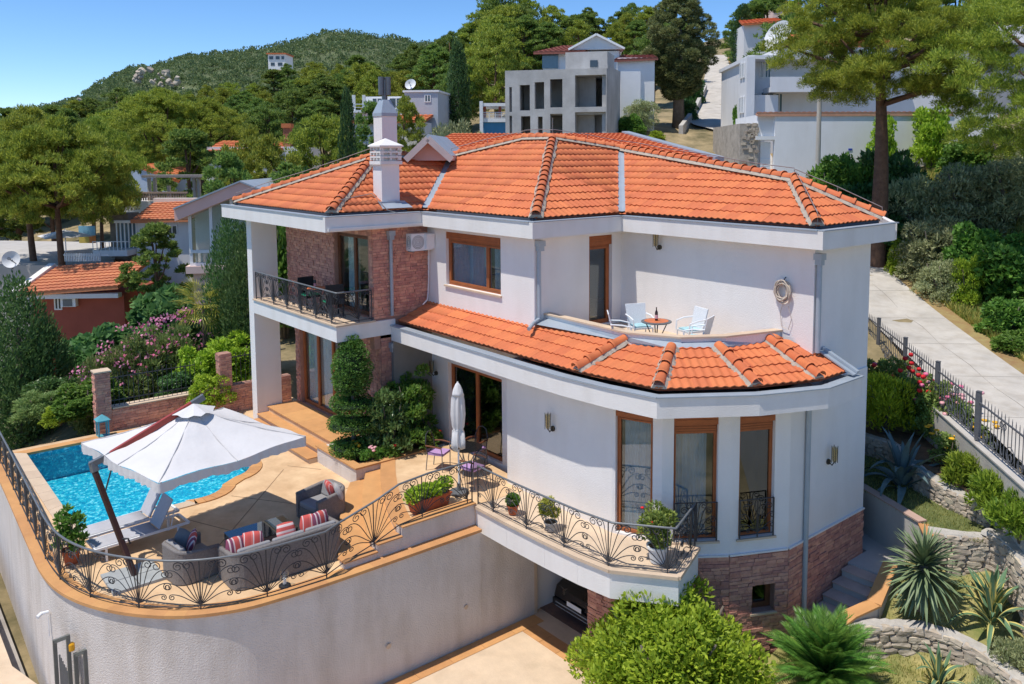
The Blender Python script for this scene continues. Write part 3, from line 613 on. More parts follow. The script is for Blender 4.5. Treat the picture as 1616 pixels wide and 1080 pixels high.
# pool basin with mosaic and painted caustic sparkle, steps, water
def mosaic_sparkle():
    m = bpy.data.materials.new('pool_mosaic_sparkle'); m.use_nodes = True; n = m.node_tree; N = n.nodes; L = n.links; p = N['Principled BSDF']; p.inputs['Roughness'].default_value = .35
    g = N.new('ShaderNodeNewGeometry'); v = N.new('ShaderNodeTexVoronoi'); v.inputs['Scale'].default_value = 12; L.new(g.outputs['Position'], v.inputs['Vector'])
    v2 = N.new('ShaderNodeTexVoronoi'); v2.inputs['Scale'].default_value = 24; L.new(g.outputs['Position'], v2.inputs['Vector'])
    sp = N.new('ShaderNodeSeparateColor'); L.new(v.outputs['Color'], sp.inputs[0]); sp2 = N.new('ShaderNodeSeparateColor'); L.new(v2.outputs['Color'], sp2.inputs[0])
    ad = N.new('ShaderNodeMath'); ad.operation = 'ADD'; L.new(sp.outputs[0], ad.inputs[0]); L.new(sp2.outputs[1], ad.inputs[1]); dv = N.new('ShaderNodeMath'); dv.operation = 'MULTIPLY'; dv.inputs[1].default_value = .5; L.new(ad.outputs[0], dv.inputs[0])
    r = N.new('ShaderNodeValToRGB'); e = r.color_ramp.elements; e[0].position = .1; e[0].color = (.004, .22, .42, 1); e[1].position = .9; e[1].color = (.55, .9, .93, 1); k = e.new(.45); k.color = (.01, .40, .56, 1); k = e.new(.7); k.color = (.04, .56, .68, 1)  # deep to near-white cells: tile tone plus caustic sparkle put into the colour
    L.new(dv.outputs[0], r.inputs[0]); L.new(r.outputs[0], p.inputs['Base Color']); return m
MOS_SPARKLE = mosaic_sparkle()
mb = MB(); PB = offs(POOL, .02); n = len(PB)
mb.add([(x, y, .0) for x, y in PB] + [(x, y, -.95) for x, y in PB], [(i, (i + 1) % n, n + (i + 1) % n, n + i) for i in range(n)] + [tuple(range(n, 2 * n))])
pb = struct('pool_basin', mb, MOS_SPARKLE)
part('pool_step', MB().prism([(-22.1, 6.5), (-22.1, 7.6), (-23.0, 8.7), (-24.6, 8.8), (-24.2, 8.0), (-23.2, 7.2), (-22.9, 6.5)], -.94, -.25).prism([(-22.9, 6.5), (-23.2, 7.2), (-24.2, 8.0), (-24.6, 8.8), (-25.2, 8.8), (-24.8, 7.6), (-23.6, 6.7), (-23.4, 6.5)], -.94, -.48), MOS_SPARKLE, pb)
wm = bpy.data.materials.new('pool_water'); wm.use_nodes = True; N = wm.node_tree.nodes; L = wm.node_tree.links; N.remove(N['Principled BSDF'])
t = N.new('ShaderNodeBsdfTransparent'); t.inputs[0].default_value = (.72, .97, 1, 1); gl = N.new('ShaderNodeBsdfGlossy'); gl.inputs['Roughness'].default_value = .03; fr_ = N.new('ShaderNodeFresnel'); fr_.inputs[0].default_value = 1.33
nz = N.new('ShaderNodeTexNoise'); nz.inputs['Scale'].default_value = 5; nz.inputs['Detail'].default_value = 3; g = N.new('ShaderNodeNewGeometry'); L.new(g.outputs['Position'], nz.inputs['Vector']); bp = N.new('ShaderNodeBump'); bp.inputs['Strength'].default_value = .35; bp.inputs['Distance'].default_value = .05
L.new(nz.outputs['Fac'], bp.inputs['Height']); L.new(bp.outputs[0], gl.inputs['Normal']); L.new(bp.outputs[0], fr_.inputs['Normal']); mx = N.new('ShaderNodeMixShader'); L.new(fr_.outputs[0], mx.inputs[0]); L.new(t.outputs[0], mx.inputs[1]); L.new(gl.outputs[0], mx.inputs[2]); L.new(mx.outputs[0], N['Material Output'].inputs[0])
fill('pool_water', PB, [], -.11, wm)
# ---- curved retaining wall with cap stones
tw = thing('terrace_wall', 'tall white curved retaining wall with orange cap below the pool terrace', 'wall', (-16, 6, -3.4))
wo = offs(CAPL_, .1, False); wi = offs(CAPL_, -.2, False); mb = MB(); m = len(wo)
def smooth_path(p, k=4):
    P = [np.array(p[0])] + [np.array(q) for q in p] + [np.array(p[-1])]; out = []
    for i in range(1, len(P) - 2):
        for j in range(k):
            t = j / k; a, b, c, d = P[i - 1:i + 3]; out.append(tuple(.5 * ((2 * b) + (-a + c) * t + (2 * a - 5 * b + 4 * c - d) * t * t + (-a + 3 * b - 3 * c + d) * t ** 3)))
    return out + [tuple(P[-1])]
SP = smooth_path(CAPL_, 5); so_, si_ = offs(SP, .1, False), offs(SP, -.2, False); m = len(SP)
mb.add([(x, y, z) for z in (-3.4, -.055) for x, y in so_] + [(x, y, z) for z in (-3.4, -.055) for x, y in si_],
       [(i, i + 1, m + i + 1, m + i) for i in range(m - 1)] + [(2 * m + i, 3 * m + i, 3 * m + i + 1, 2 * m + i + 1) for i in range(m - 1)] + [(m + i, m + i + 1, 3 * m + i + 1, 3 * m + i) for i in range(m - 1)] + [(0, m, 3 * m, 2 * m), (m - 1, 3 * m - 1, 4 * m - 1, 2 * m - 1)])
part('wall_body', mb, WALLGREY, tw)
co, ci = offs(SP, .16, False), offs(SP, -.24, False)
for i in range(0, m - 1, 2):
    j = min(i + 2, m - 1); mid = [k for k in range(i, j + 1)]
    part('cap_stone', MB().prism([co[k] for k in mid] + [ci[k] for k in mid[::-1]], -.053, .012), CAP, tw)
part('wall_end', MB().box(-16.24, -15.86, 11.37, 13.02, -3.4, -.14), WALLGREY, tw); part('edge_trim', MB().box(-16.1, -15.855, 13.022, 13.12, -2.8, -.14), CAPL, tw)
for (px, py) in ((735, 958), (613, 1020)):
    r = ray(px, py); q = CAM + r * ((-15.84) / r[0]); part('weep_hole', MB().tube([q - np.array([.05, 0, 0]), q + np.array([.02, 0, 0])], .055, 12), CAPL, tw)
# stepped kerb
mb = MB(); mb.box(-16.36, -16.12, 7.98, 8.76, .005, .16); mb.box(-16.36, -16.12, 8.762, 9.39, .005, .32); mb.box(-16.36, -16.12, 9.392, 11.4, .005, .53)
sk = struct('step_kerb', mb, WALLGREY)
mb = MB(); mb.box(-16.39, -16.06, 7.95, 8.755, .162, .19); mb.box(-16.39, -16.06, 8.757, 9.385, .322, .35); mb.box(-16.39, -16.06, 9.387, 11.4, .532, .56)
part('kerb_cap', mb, CAP, sk)
# steps up to the bistro terrace (fan shaped)
def fan(a, b, bulge):
    a, b = np.array(a), np.array(b); d = b - a; nn = np.array([d[1], -d[0]]) / np.linalg.norm(d)
    return [tuple(a + d * t + nn * bulge * 4 * t * (1 - t)) for t in np.linspace(0, 1, 9)]
lines = [fan((-20.12, 10.22), (-16.37, 8.0), .12), fan((-20.12, 10.68), (-16.37, 8.74), .12), fan((-20.12, 11.15), (-16.37, 9.39), .12)]
st = None
for i, l in enumerate(lines):
    mb = MB().prism(l + [(-16.37, 11.3), (-20.12, 11.3)], .002 + .155 * i, .13 + .155 * i + (.0 if i < 2 else .0)); 
    if i == 0: st = struct('terrace_steps', mb, CAPL)
    else: part('riser', mb, CAPL, st)
    nx = lines[i + 1] if i < 2 else fan((-20.12, 11.55), (-16.37, 9.8), .12)
    part('tread', MB().prism(offs(l, .03, False) + [(p[0], p[1] + .02) for p in nx[::-1]], .132 + .155 * i, .158 + .155 * i), CAP, st)
# bistro terrace and balcony
BALC = [(-16.12, 11.42), (-14.9, 11.42), (-13.6, 11.46), (-12.6, 11.52), (-11.75, 11.64), (-10.64, 12.46), (-11.2, 13.75)]
bt = struct('bistro_terrace', MB().prism(fan((-20.1, 11.3), (-16.37, 9.5), .12) + [(-16.37, 11.4), (-16.12, 11.4), (-16.12, 13.2), (-20.12, 13.45)], .02, .458), DECK)
bal = part('balcony_floor', MB().prism(offs(BALC, -.1, False) + [(-11.7, 13.7), (-12.3, 13.4), (-13, 13.0), (-16.11, 13.0)], .3, .455), CAPL, bt)
mb = MB(); ca = MB()
for i in range(len(BALC) - 1):
    f = Fr(BALC[i], BALC[i + 1]); mb.fbox(f, 0, f.L - .004, -.2, 0, -.14, .41); ca.fbox(f, -.01 if i else 0, f.L - (.0), -.24, .05, .412 + .0008 * i, .482 + .0008 * i)
part('balcony_beam', mb, FASCIA, bt); part('balcony_cap', ca, CAPL, bt)
part('balcony_ceiling', MB().prism(offs(BALC, -.1, False) + [(-12, 13.0), (-16.1, 13.0)], .2, .298), FASCIA, bt)
# planter beside the steps
pl_ = thing('planter', 'raised plaster planting bed with orange stone cap beside the steps', 'planter', (-21.2, 11, 0))
mb = MB(); mb.box(-22.5, -20.14, 10.38, 10.56, -.01, .46); mb.box(-20.32, -20.14, 10.562, 13.3, -.01, .46); mb.box(-22.5, -22.34, 10.562, 11.85, -.01, .46)
part('planter_wall', mb, WALLGREY, pl_)
mb = MB(); mb.box(-22.54, -20.1, 10.34, 10.6, .462, .505); mb.box(-20.36, -20.1, 10.602, 12.7, .463, .506); part('planter_cap', mb, CAP, pl_)
mb = MB().grid(lambda a, b: (-22.33 + 2.0 * a, 10.6 + 2.8 * b, .4 + .05 * math.sin(a * 7) * math.sin(b * 9)), 16, 16); part('soil', mb, SOIL, pl_)
# entrance steps
mb = MB().box(-27.2, -22.52, 10.86, 11.88, .0, .47); es = struct('entrance_steps', mb, DECK)
for i, (y0, z) in enumerate(((10.12, .13), (10.5, .29))): part('riser', MB().box(-27.2, -22.52, y0 + .02, 10.86, z - .14 if i else .0, z), CAPL, es)
for i, (y0, y1, z) in enumerate(((10.08, 10.52, .132), (10.46, 10.88, .292), (10.82, 11.89, .472))):
    for k in range(4): x = -27.2 + k * 1.17; part('tread', MB().box(x + .003, x + 1.167, y0, y1, z, z + .03), CAP, es)
# ---- drive, garage
dr = struct('driveway', MB().prism([(-16.0, 13.0), (-16.0, 4.2), (-22, 2.6), (-31, 2.6), (-31, 1.0), (-12, -2), (-5, 3), (-6, 12), (-10.5, 14), (-13.4, 13.1), (-13.4, 20), (-16.1, 20)], -2.9, -2.75), DRIVE)
mb = MB()
for k in range(9): part('border_stone', MB().box(-15.83, -15.45, 4.9 + k * .9, 5.79 + k * .9, -2.748, -2.738), CAP, dr)
for k in range(4): part('border_stone', MB().box(-15.44 + k * .62, -14.83 + k * .62, 12.3, 12.75, -2.748, -2.739), CAP, dr)
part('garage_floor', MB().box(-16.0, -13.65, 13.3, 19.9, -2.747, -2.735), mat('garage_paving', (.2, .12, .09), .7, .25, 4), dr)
ga = MB(); ga.box(-16.25, -15.98, 13.05, 20, -2.9, -.16); ga.box(-13.58, -13.3, 13.4, 20, -2.9, -.16); ga.box(-16.2, -13.3, 19.9, 20, -2.9, -.16); ga.box(-16.2, -13.3, 13.05, 20, -.155, .0)
part('garage_wall', ga, FASCIA, villa)
gp = part('garage_pillar', MB().box(-13.9, -13.585, 13.06, 13.4, -2.9, -.155), BRICKJ, villa); bl2 = []
clad((-13.9, 13.06), (-13.585, 13.06), -2.74, -.16, gp, cap=bl2); clad((-13.585, 13.06), (-13.585, 13.4), -2.74, -.16, gp, cap=bl2); finish_blocks(bl2, UNIT, VL, BRICK, limit=0)
# lower lane at the left foot of the wall
ln = struct('lower_lane', MB().prism([(-34, 3.0), (-34, -1.5), (-14, -3), (-16, 2.9)], -3.6, -3.45), mat('lane_concrete', (.36, .33, .30), .95, .25, .9, .4, 12, stain=.5))
lw_ = thing('lane_wall', 'low weathered concrete wall with ochre top beside the lower lane', 'wall', (-24, 2, -3.45))
mb = MB().hexa([(-30, 2.05, -3.45), (-17.5, 1.65, -3.45), (-17.5, 1.9, -3.45), (-30, 2.3, -3.45), (-30, 2.05, -2.2), (-17.5, 1.65, -2.95), (-17.5, 1.9, -2.95), (-30, 2.3, -2.2)]); part('wall_body', mb, CONC, lw_)
mb = MB().hexa([(-30, 2.02, -2.198), (-17.5, 1.62, -2.948), (-17.5, 1.93, -2.948), (-30, 2.33, -2.198), (-30, 2.02, -2.14), (-17.5, 1.62, -2.89), (-17.5, 1.93, -2.89), (-30, 2.33, -2.14)]); part('wall_top', mb, CAPL, lw_)
# ================================================================== IRON RAILINGS WITH SCROLLS
class Path:
    def __init__(s, pts):
        s.p = [Vector(q) for q in pts]; s.c = [0]
        for a, b in zip(s.p[:-1], s.p[1:]): s.c.append(s.c[-1] + (b - a).xy.length)
        s.L = s.c[-1]
    def at(s, d):
        d = min(max(d, 0), s.L - 1e-6); i = max(k for k in range(len(s.c)) if s.c[k] <= d + 1e-9); i = min(i, len(s.p) - 2)
        t = (d - s.c[i]) / max(1e-9, s.c[i + 1] - s.c[i]); return s.p[i].lerp(s.p[i + 1], t)
def scroll_curve(ex, ey, curl, rs, turns=1.35, sx=0., sy=.04):
    """a stem from the fan's foot to (ex,ey), ending in a spiral"""
    pts = []; c1 = (sx + (ex - sx) * .55, sy + (ey - sy) * .96); c2 = (ex - curl * .02, ey - .02)
    for t in np.linspace(0, 1, 11): pts.append(((1 - t) ** 3 * sx + 3 * (1 - t) ** 2 * t * (sx + (ex - sx) * .38) + 3 * (1 - t) * t * t * c1[0] + t ** 3 * ex, (1 - t) ** 3 * sy + 3 * (1 - t) ** 2 * t * (sy + (ey - sy) * .3) + 3 * (1 - t) * t * t * c1[1] + t ** 3 * ey))
    tx, ty = pts[-1][0] - pts[-2][0], pts[-1][1] - pts[-2][1]; a0 = math.atan2(ty, tx); cx, cy = ex - rs * math.sin(a0) * -curl * -1, ey + rs * math.cos(a0) * -curl * 1
    cx, cy = ex + rs * math.sin(a0) * curl, ey - rs * math.cos(a0) * curl; st = math.atan2(ey - cy, ex - cx)
    for k in range(1, 17): f = k / 16; r = rs * (1 - .72 * f); a = st - curl * f * turns * 2 * math.pi; pts.append((cx + r * math.cos(a), cy + r * math.sin(a)))
    return pts
FAN = [(.14, .96, 1, .1), (.35, .96, 1, .1), (.53, .8, 1, .095), (.6, .52, 1, .085), (.52, .27, 1, .065)]
def railing(name, label, pts, h=1.0, step=1.22, start=.6, foot=.06, r=.010, posts=None, rail=IRONL, fan=FAN, ends=True, rr=.024):
    P = Path(pts); root = thing(name, label, 'railing', tuple(P.at(P.L / 2)))
    n = max(8, int(P.L / .25)); ds = sorted(set(list(np.linspace(0, P.L, n)) + P.c))
    part('handrail', MB().tube([P.at(d) + Vector((0, 0, h)) for d in ds], rr, 8), rail, root, smooth=True)
    part('bottom_rail', MB().tube([P.at(d) + Vector((0, 0, foot)) for d in ds], .012, 5), IRON, root)
    k = 0; d = start
    while d < P.L - .1:
        b = P.at(d); mb = MB().tube([b + Vector((0, 0, -.01)), b + Vector((0, 0, h))], .014, 6); part('post', mb, IRON, root)
        for s in (-1, 1):
            for (ex, ey, cu, rs) in fan:
                if not -.05 < d + s * ex < P.L + .05: continue
                q = scroll_curve(s * ex * step / 1.22, ey * h, cu * s, rs * h)
                mb = MB().tube([P.at(d + x) + Vector((0, 0, foot + y * .93)) for x, y in q], r, 4, caps=False); part('scroll', mb, IRON, root, smooth=True)
        d += step; k += 1
        if d < P.L - .1:
            for s in (-1, 1):
                for (sx, sy, ex, ey, rs) in ():
                    q = scroll_curve(s * ex, ey * h, -s, rs * h, sx=0, sy=sy * h); mb = MB().tube([P.at(d - step / 2 + x) + Vector((0, 0, foot + y * .95)) for x, y in q], r, 4, caps=False); part('scroll', mb, IRON, root, smooth=True)
    if ends:
        for dd in (0, P.L): b = P.at(dd); part('end_post', MB().tube([b - Vector((0, 0, .01)), b + Vector((0, 0, h))], .018, 6), IRON, root)
    return root
rp = [(x, y, .02) for x, y in offs(smooth_path(CAPL_[:12], 3), -.04, False)]
rp = [p for p in rp if p[1] < 7.9] + [(-16.22, 8.0, .06), (-16.22, 8.8, .28), (-16.22, 9.4, .5), (-16.22, 10.2, .56), (-16.2, 11.38, .56)]
railing('terrace_railing', 'long curved iron railing with scroll fans along the pool terrace edge', rp, 1.0, 1.25)
railing('balcony_railing', 'iron scroll railing around the curved balcony beside the bow windows', [(x, y, .48) for x, y in offs(BALC, -.08, False)], .95, 1.22)
railing('upper_balcony_railing', 'dark iron scroll railing of the upper left balcony above the entrance', [(-27.1, 10.55, 4.17), (-21.36, 10.55, 4.17), (-21.36, 11.62, 4.17)], .9, 1.0, .4)
for fr_p, op, nm in ((Fr(Q[1], Q[2]), op_f2, 'left'), (Fr(Q[2], Q[3]), op_f3, 'right')):
    a, b = fr_p.P(op[0] + .02, .03, .52), fr_p.P(op[1] - .02, .03, .52)
    railing('window_guard', 'iron scroll guard across the %s of the two bow windows with sills' % nm, [a, b], .85, 1.0, (op[1] - op[0]) / 2, fan=[(.1, .95, 1, .1), (.27, .86, 1, .1), (.4, .6, 1, .09), (.42, .32, 1, .085), (.26, .17, 1, .06)], rr=.014, rail=IRON)
# ================================================================== FURNITURE
def ribbon(mb, path, h0, h1, th):                    # upright band along a path, thickness inward
    P2 = offs(path, th, False); m = len(path); hs = h1 if hasattr(h1, '__len__') else [h1] * m
    mb.add([(x, y, h0) for x, y in path] + [(x, y, h) for (x, y), h in zip(path, hs)] + [(x, y, h0) for x, y in P2] + [(x, y, h) for (x, y), h in zip(P2, hs)],
           [(i, i + 1, m + i + 1, m + i) for i in range(m - 1)] + [(2 * m + i, 3 * m + i, 3 * m + i + 1, 2 * m + i + 1) for i in range(m - 1)] + [(m + i, m + i + 1, 3 * m + i + 1, 3 * m + i) for i in range(m - 1)] + [(i, 2 * m + i, 2 * m + i + 1, i + 1) for i in range(m - 1)] + [(0, m, 3 * m, 2 * m), (m - 1, 3 * m - 1, 4 * m - 1, 2 * m - 1)]); return mb
def pillow_mb(w_=.46, h_=.46, t_=.15, n=10):
    mb = MB(); V = []
    def f(s, a, b):
        x, y = a * 2 - 1, b * 2 - 1; k = (1 - abs(x) ** 2.6) * (1 - abs(y) ** 2.6); pin = 1 - .10 * (1 - k) * (abs(x * y))
        return (x * w_ / 2 * pin * (1 + .04 * math.cos(3 * y)), y * h_ / 2 * pin, s * t_ / 2 * max(0, k) ** .55)
    mb.grid(lambda a, b: f(1, a, b), n, n); mb.grid(lambda a, b: f(-1, 1 - a, b), n, n); return mb
def stripemat(name, cols, scale, ang=0):
    m = bpy.data.materials.new(name); m.use_nodes = True; n = m.node_tree; N = n.nodes; L = n.links; p = N['Principled BSDF']; p.inputs['Roughness'].default_value = .95
    tc = N.new('ShaderNodeTexCoord'); sx = N.new('ShaderNodeSeparateXYZ'); L.new(tc.outputs['Generated'], sx.inputs[0]); r = N.new('ShaderNodeValToRGB'); r.color_ramp.interpolation = 'CONSTANT'; e = r.color_ramp.elements
    L.new(sx.outputs[ang], r.inputs[0])
    for i, (pos, c) in enumerate(cols):
        q = e[0] if i == 0 else (e[1] if i == 1 else e.new(pos)); q.position = pos; q.color = (*c, 1)
    L.new(r.outputs[0], p.inputs['Base Color']); return m
RD, RW_, PU = (.60, .10, .085), (.72, .56, .54), (.24, .06, .11)
STR1 = stripemat('coral_stripes', [(0, RD), (.12, RW_), (.16, RD), (.42, (.70, .16, .13)), (.5, RW_), (.55, RD), (.8, RW_), (.84, PU), (.92, RW_), (.95, RD)], 1)
STR2 = stripemat('plum_stripes', [(0, PU), (.14, RW_), (.2, PU), (.32, RW_), (.38, RD), (.62, RW_), (.7, PU), (.86, RW_), (.92, PU)], 1)
STR3 = stripemat('pink_stripes', [(0, RW_), (.1, RD), (.24, RW_), (.34, (.7, .2, .2)), (.5, RW_), (.6, RD), (.78, RW_), (.9, RD)], 1, 1)
def cushion(loc, rot, m, label, size=(.46, .44, .16), name='cushion', group='striped cushions on the wicker seats'):
    o = link(name, pillow_mb(*size).mesh(name, m, True)); o.location = loc; o.rotation_euler = rot; return tag(o, label, 'cushion', group)
def arc(cx, cy, r, a0, a1, n=6): return [(cx + r * math.cos(a), cy + r * math.sin(a)) for a in np.linspace(a0, a1, n)]
def wicker_seat(name, label, loc, rz, W_, D_, H_, seats, cat):
    """faces +Y locally; shell open at the front"""
    o = thing(name, label, cat, loc, rz); r = min(.3, W_ * .3); x, y = W_ / 2, D_ / 2
    path = [(-x, y)] + arc(-x + r, -y + r, r, math.pi, 1.5 * math.pi) + arc(x - r, -y + r, r, 1.5 * math.pi, 2 * math.pi) + [(x, y)]
    hs = [H_ * .82] + [H_ * .9 + .1 * H_ * k / 5 for k in range(6)] + [H_ - .1 * H_ * k / 5 for k in range(6)] + [H_ * .82]
    part('shell', ribbon(MB(), path, .02, hs, -.09), WICKER, o, False)
    rim = [(p[0], p[1], h) for p, h in zip(offs(path, -.045, False), hs)]; part('rim', MB().tube(rim, .055, 6), WICKER, o, False, True)
    part('seat_base', MB().box(-x + .1, x - .1, -y + .12, y - .02, .02, .3), WICKER, o, False)
    w1 = (W_ - .24) / seats
    for k in range(seats):
        c = -x + .12 + w1 * (k + .5); q = part('seat_cushion', MB().box(c - w1 / 2 + .01, c + w1 / 2 - .01, -y + .14, y - .0, .302, .44), CUSHG, o, False); bv = q.modifiers.new('b', 'BEVEL'); bv.width = .04; bv.segments = 3
        q = part('back_cushion', MB().hexa([(c - w1 / 2 + .02, -y + .12, .442), (c + w1 / 2 - .02, -y + .12, .442), (c + w1 / 2 - .02, -y + .3, .442), (c - w1 / 2 + .02, -y + .3, .442), (c - w1 / 2 + .02, -y + .1, .84 * H_ / .78), (c + w1 / 2 - .02, -y + .1, .84 * H_ / .78), (c + w1 / 2 - .02, -y + .22, .84 * H_ / .78), (c - w1 / 2 + .02, -y + .22, .84 * H_ / .78)]), CUSHG, o, False); bv = q.modifiers.new('b', 'BEVEL'); bv.width = .045; bv.segments = 3
    return o
wicker_seat('wicker_sofa', 'long grey wicker sofa with its back to the terrace railing', (-17.12, 7.05, 0), math.pi / 2, 2.45, .92, .78, 3, 'sofa')
wicker_seat('wicker_armchair', 'grey wicker tub armchair beside the lounger end, nearest the parasol mast', (-18.15, 5.42, 0), math.radians(8), .95, .9, .72, 1, 'armchair')
wicker_seat('wicker_armchair', 'grey wicker armchair nearest the steps, facing the sofa corner', (-18.95, 8.85, 0), math.pi + .15, .95, .9, .72, 1, 'armchair')
cushion((-18.45, 5.38, .66), (1.15, .1, .35), mat('slate_cushion', (.17, .18, .19), .95, .1), 'plain slate grey cushion in the armchair nearest the parasol', group='plain cushions')
cushion((-18.2, 5.5, .68), (1.2, .35, -.4), STR2, 'plum and white striped cushion in the armchair nearest the parasol')
cushion((-18.85, 9.0, .7), (1.25, 0, 3.0), STR1, 'coral striped cushion standing in the armchair by the steps')
cushion((-18.65, 9.12, .66), (1.2, .1, 2.8), mat('pale_cushion', (.5, .48, .47), .95, .08), 'pale grey cushion behind the coral one in the armchair by the steps', group='plain cushions')
for (y, m_, lb, rz_, tl) in ((6.1, STR2, 'plum striped cushion at the near end of the wicker sofa', .2, .25), (6.45, STR1, 'red cushion leaning second from the near end of the sofa', -.2, .35), (7.2, STR3, 'pink and white striped cushion lying mid sofa', .15, .15), (7.75, STR1, 'bright coral cushion third along the wicker sofa', -.1, .4), (8.0, STR2, 'plum striped cushion at the far end of the sofa', .3, .5)):
    cushion((-17.28, y, .66 + tl * .1), (1.1 + tl * .4, .1, math.pi / 2 + rz_), m_, lb)
ct = thing('coffee_table', 'low dark wicker coffee table with glass top before the sofa', 'table', (-18.32, 7.05, 0))
mb = MB().box(-.36, .36, -.62, .62, .03, .09)
for sx, sy in ((-1, -1), (1, -1), (1, 1), (-1, 1)): mb.box(sx * .38 - .04, sx * .38 + .04, sy * .64 - .04, sy * .64 + .04, 0, .4)
mb.box(-.42, .42, -.68, .68, .33, .405); part('base', mb, WICKER, ct, False); part('glass_top', MB().box(-.43, .43, -.69, .69, .41, .42), glassmat('smoked_glass', (.3, .33, .33), 1.6), ct, False)
# sun loungers
SLING = mat('grey_sling', (.44, .44, .47), .85, .05, 8)
def lounger(label, x, y, ang, m):
    o = thing('sun_lounger', label, 'sun lounger', (x, y, 0), ang, 'sun loungers by the pool')     # local +Y towards the head
    mb = MB()
    for s in (-1, 1): mb.bar((s * .31, -1.0, .31), (s * .31, 1.0, .31), .04, .05)
    mb.bar((-.31, -1.0, .31), (.31, -1.0, .31), .05, .04); mb.bar((-.31, 1, .31), (.31, 1, .31), .05, .04); mb.bar((-.31, .3, .3), (.31, .3, .3), .04, .04); part('frame', mb, WPLAST, o, False)
    for sx in (-1, 1):
        for yy in (-.8, .75): part('leg', MB().bar((sx * .31, yy, 0), (sx * .31, yy, .31), .04, .05), WPLAST, o, False)
    part('bed', MB().grid(lambda a, b: (-.29 + .58 * a, -1.0 + 1.32 * b, .345 - .02 * math.sin(math.pi * a)), 8, 4, (0, 0, .012)), m, o, False, True)
    part('backrest', MB().grid(lambda a, b: (-.29 + .58 * a, .33 + .62 * b * math.cos(ang_b), .35 + .72 * b * math.sin(ang_b)), 4, 4, (0, -.02, .01)), m, o, False)
    part('backrest_prop', MB().bar((-.25, .62, .33), (-.25, .7, .7), .02, .02).bar((.25, .62, .33), (.25, .7, .7), .02, .02), WPLAST, o, False); return o
ang_b = math.radians(58)
lounger('white sun lounger right at the pool edge with raised back', -21.12, 5.02, math.radians(5), SLING)
lounger('grey sun lounger between the pool lounger and the parasol mast', -20.3, 5.0, math.radians(4), SLING)
# cantilever parasol
cp = thing('cantilever_parasol', 'large open white square parasol hanging from a leaning red arm', 'parasol', (-18.73, 4.48, 0))
ELB = Vector((-19.9, 4.04, 2.22)); TOPP = Vector((-19.62, 6.25, 3.32)); FOOT = Vector((-18.73, 4.48, .05)); AP = Vector((-19.55, 6.08, 3.14))
MASTM = mat('mahogany', (.05, .022, .02), .45, .2, 6); REDARM = mat('red_wood_arm', (.34, .05, .035), .45, .15, 5)
part('mast', MB().bar(FOOT, ELB, .1, .085), MASTM, cp); part('elbow', MB().bar(ELB + (FOOT - ELB) * .06, ELB + Vector((0, 0, .08)), .13, .11).bar(ELB + Vector((0, -.05, .02)), ELB + (TOPP - ELB) * .16, .12, .12), IRONL, cp)
part('arm', MB().bar(ELB + (TOPP - ELB) * .14, TOPP - (TOPP - ELB) * .06, .105, .12), REDARM, cp); part('arm_end', MB().bar(TOPP - (TOPP - ELB) * .08, TOPP + (TOPP - ELB) * .04, .12, .13).tube([TOPP, AP - Vector((0, 0, .05))], .03, 8), IRONL, cp)
part('strut', MB().tube([FOOT + (ELB - FOOT) * .72, ELB + (TOPP - ELB) * .2 + Vector((.02, 0, -.05))], .018, 6), IRON, cp); part('crank', MB().tube([FOOT + (ELB - FOOT) * .33, FOOT + (ELB - FOOT) * .33 + Vector((.1, .12, 0)), FOOT + (ELB - FOOT) * .33 + Vector((.1, .16, -.12))], .02, 6), IRON, cp)
half = 2.45; C4 = [Vector((AP.x + half * math.cos(a), AP.y + half * math.sin(a), 2.36 + .03 * k)) for k, a in enumerate([math.radians(-34 + 90 * i) for i in range(4)])]
rim_pts = []
for k in range(4):
    a, b = C4[k], C4[(k + 1) % 4]
    for j in range(12): t = j / 12; rim_pts.append(a.lerp(b, t) + Vector((0, 0, .05 * math.sin(math.pi * 2 * t) ** 2 - .06 * math.sin(math.pi * t))))
mb = MB(); nr = len(rim_pts); rings = 8; V = []
for i in range(rings + 1):
    f = i / rings
    for p in rim_pts: q = AP.lerp(p, .06 + .94 * f); q.z -= .07 * math.sin(math.pi * f) + .012 * math.sin(17 * f + p.x * 5); V.append(q)
mb.add(V, [(i * nr + k, i * nr + (k + 1) % nr, (i + 1) * nr + (k + 1) % nr, (i + 1) * nr + k) for i in range(rings) for k in range(nr)]); part('canopy', mb, CANVAS, cp, smooth=True)
mb = MB(); n2 = nr * 4; V = []
for lev in (0, 1):
    for k in range(n2):
        p = rim_pts[k // 4].lerp(rim_pts[(k // 4 + 1) % nr], (k % 4) / 4); d = (p - AP); d.z = 0; d.normalize(); V.append(p + d * (.01 + lev * .035 * math.sin(k * 1.9)) - Vector((0, 0, lev * (.2 + .02 * math.sin(k * .7)))))
mb.add(V, [(k, (k + 1) % n2, n2 + (k + 1) % n2, n2 + k) for k in range(n2)]); part('valance', mb, CANVAS, cp, smooth=True)
mb = MB(); V = [AP + Vector((0, 0, .12))] + [AP + Vector((.42 * math.cos(a) * (1.15 if k % 5 == 0 else 1), .42 * math.sin(a) * (1.15 if k % 5 == 0 else 1), -.06 + .03 * math.sin(k * 1.7))) for k, a in enumerate(np.linspace(0, 2 * math.pi, 21)[:-1])]
mb.add(V, [(0, 1 + k, 1 + (k + 1) % 20) for k in range(20)]); part('vent_cap', mb, CANVAS, cp)
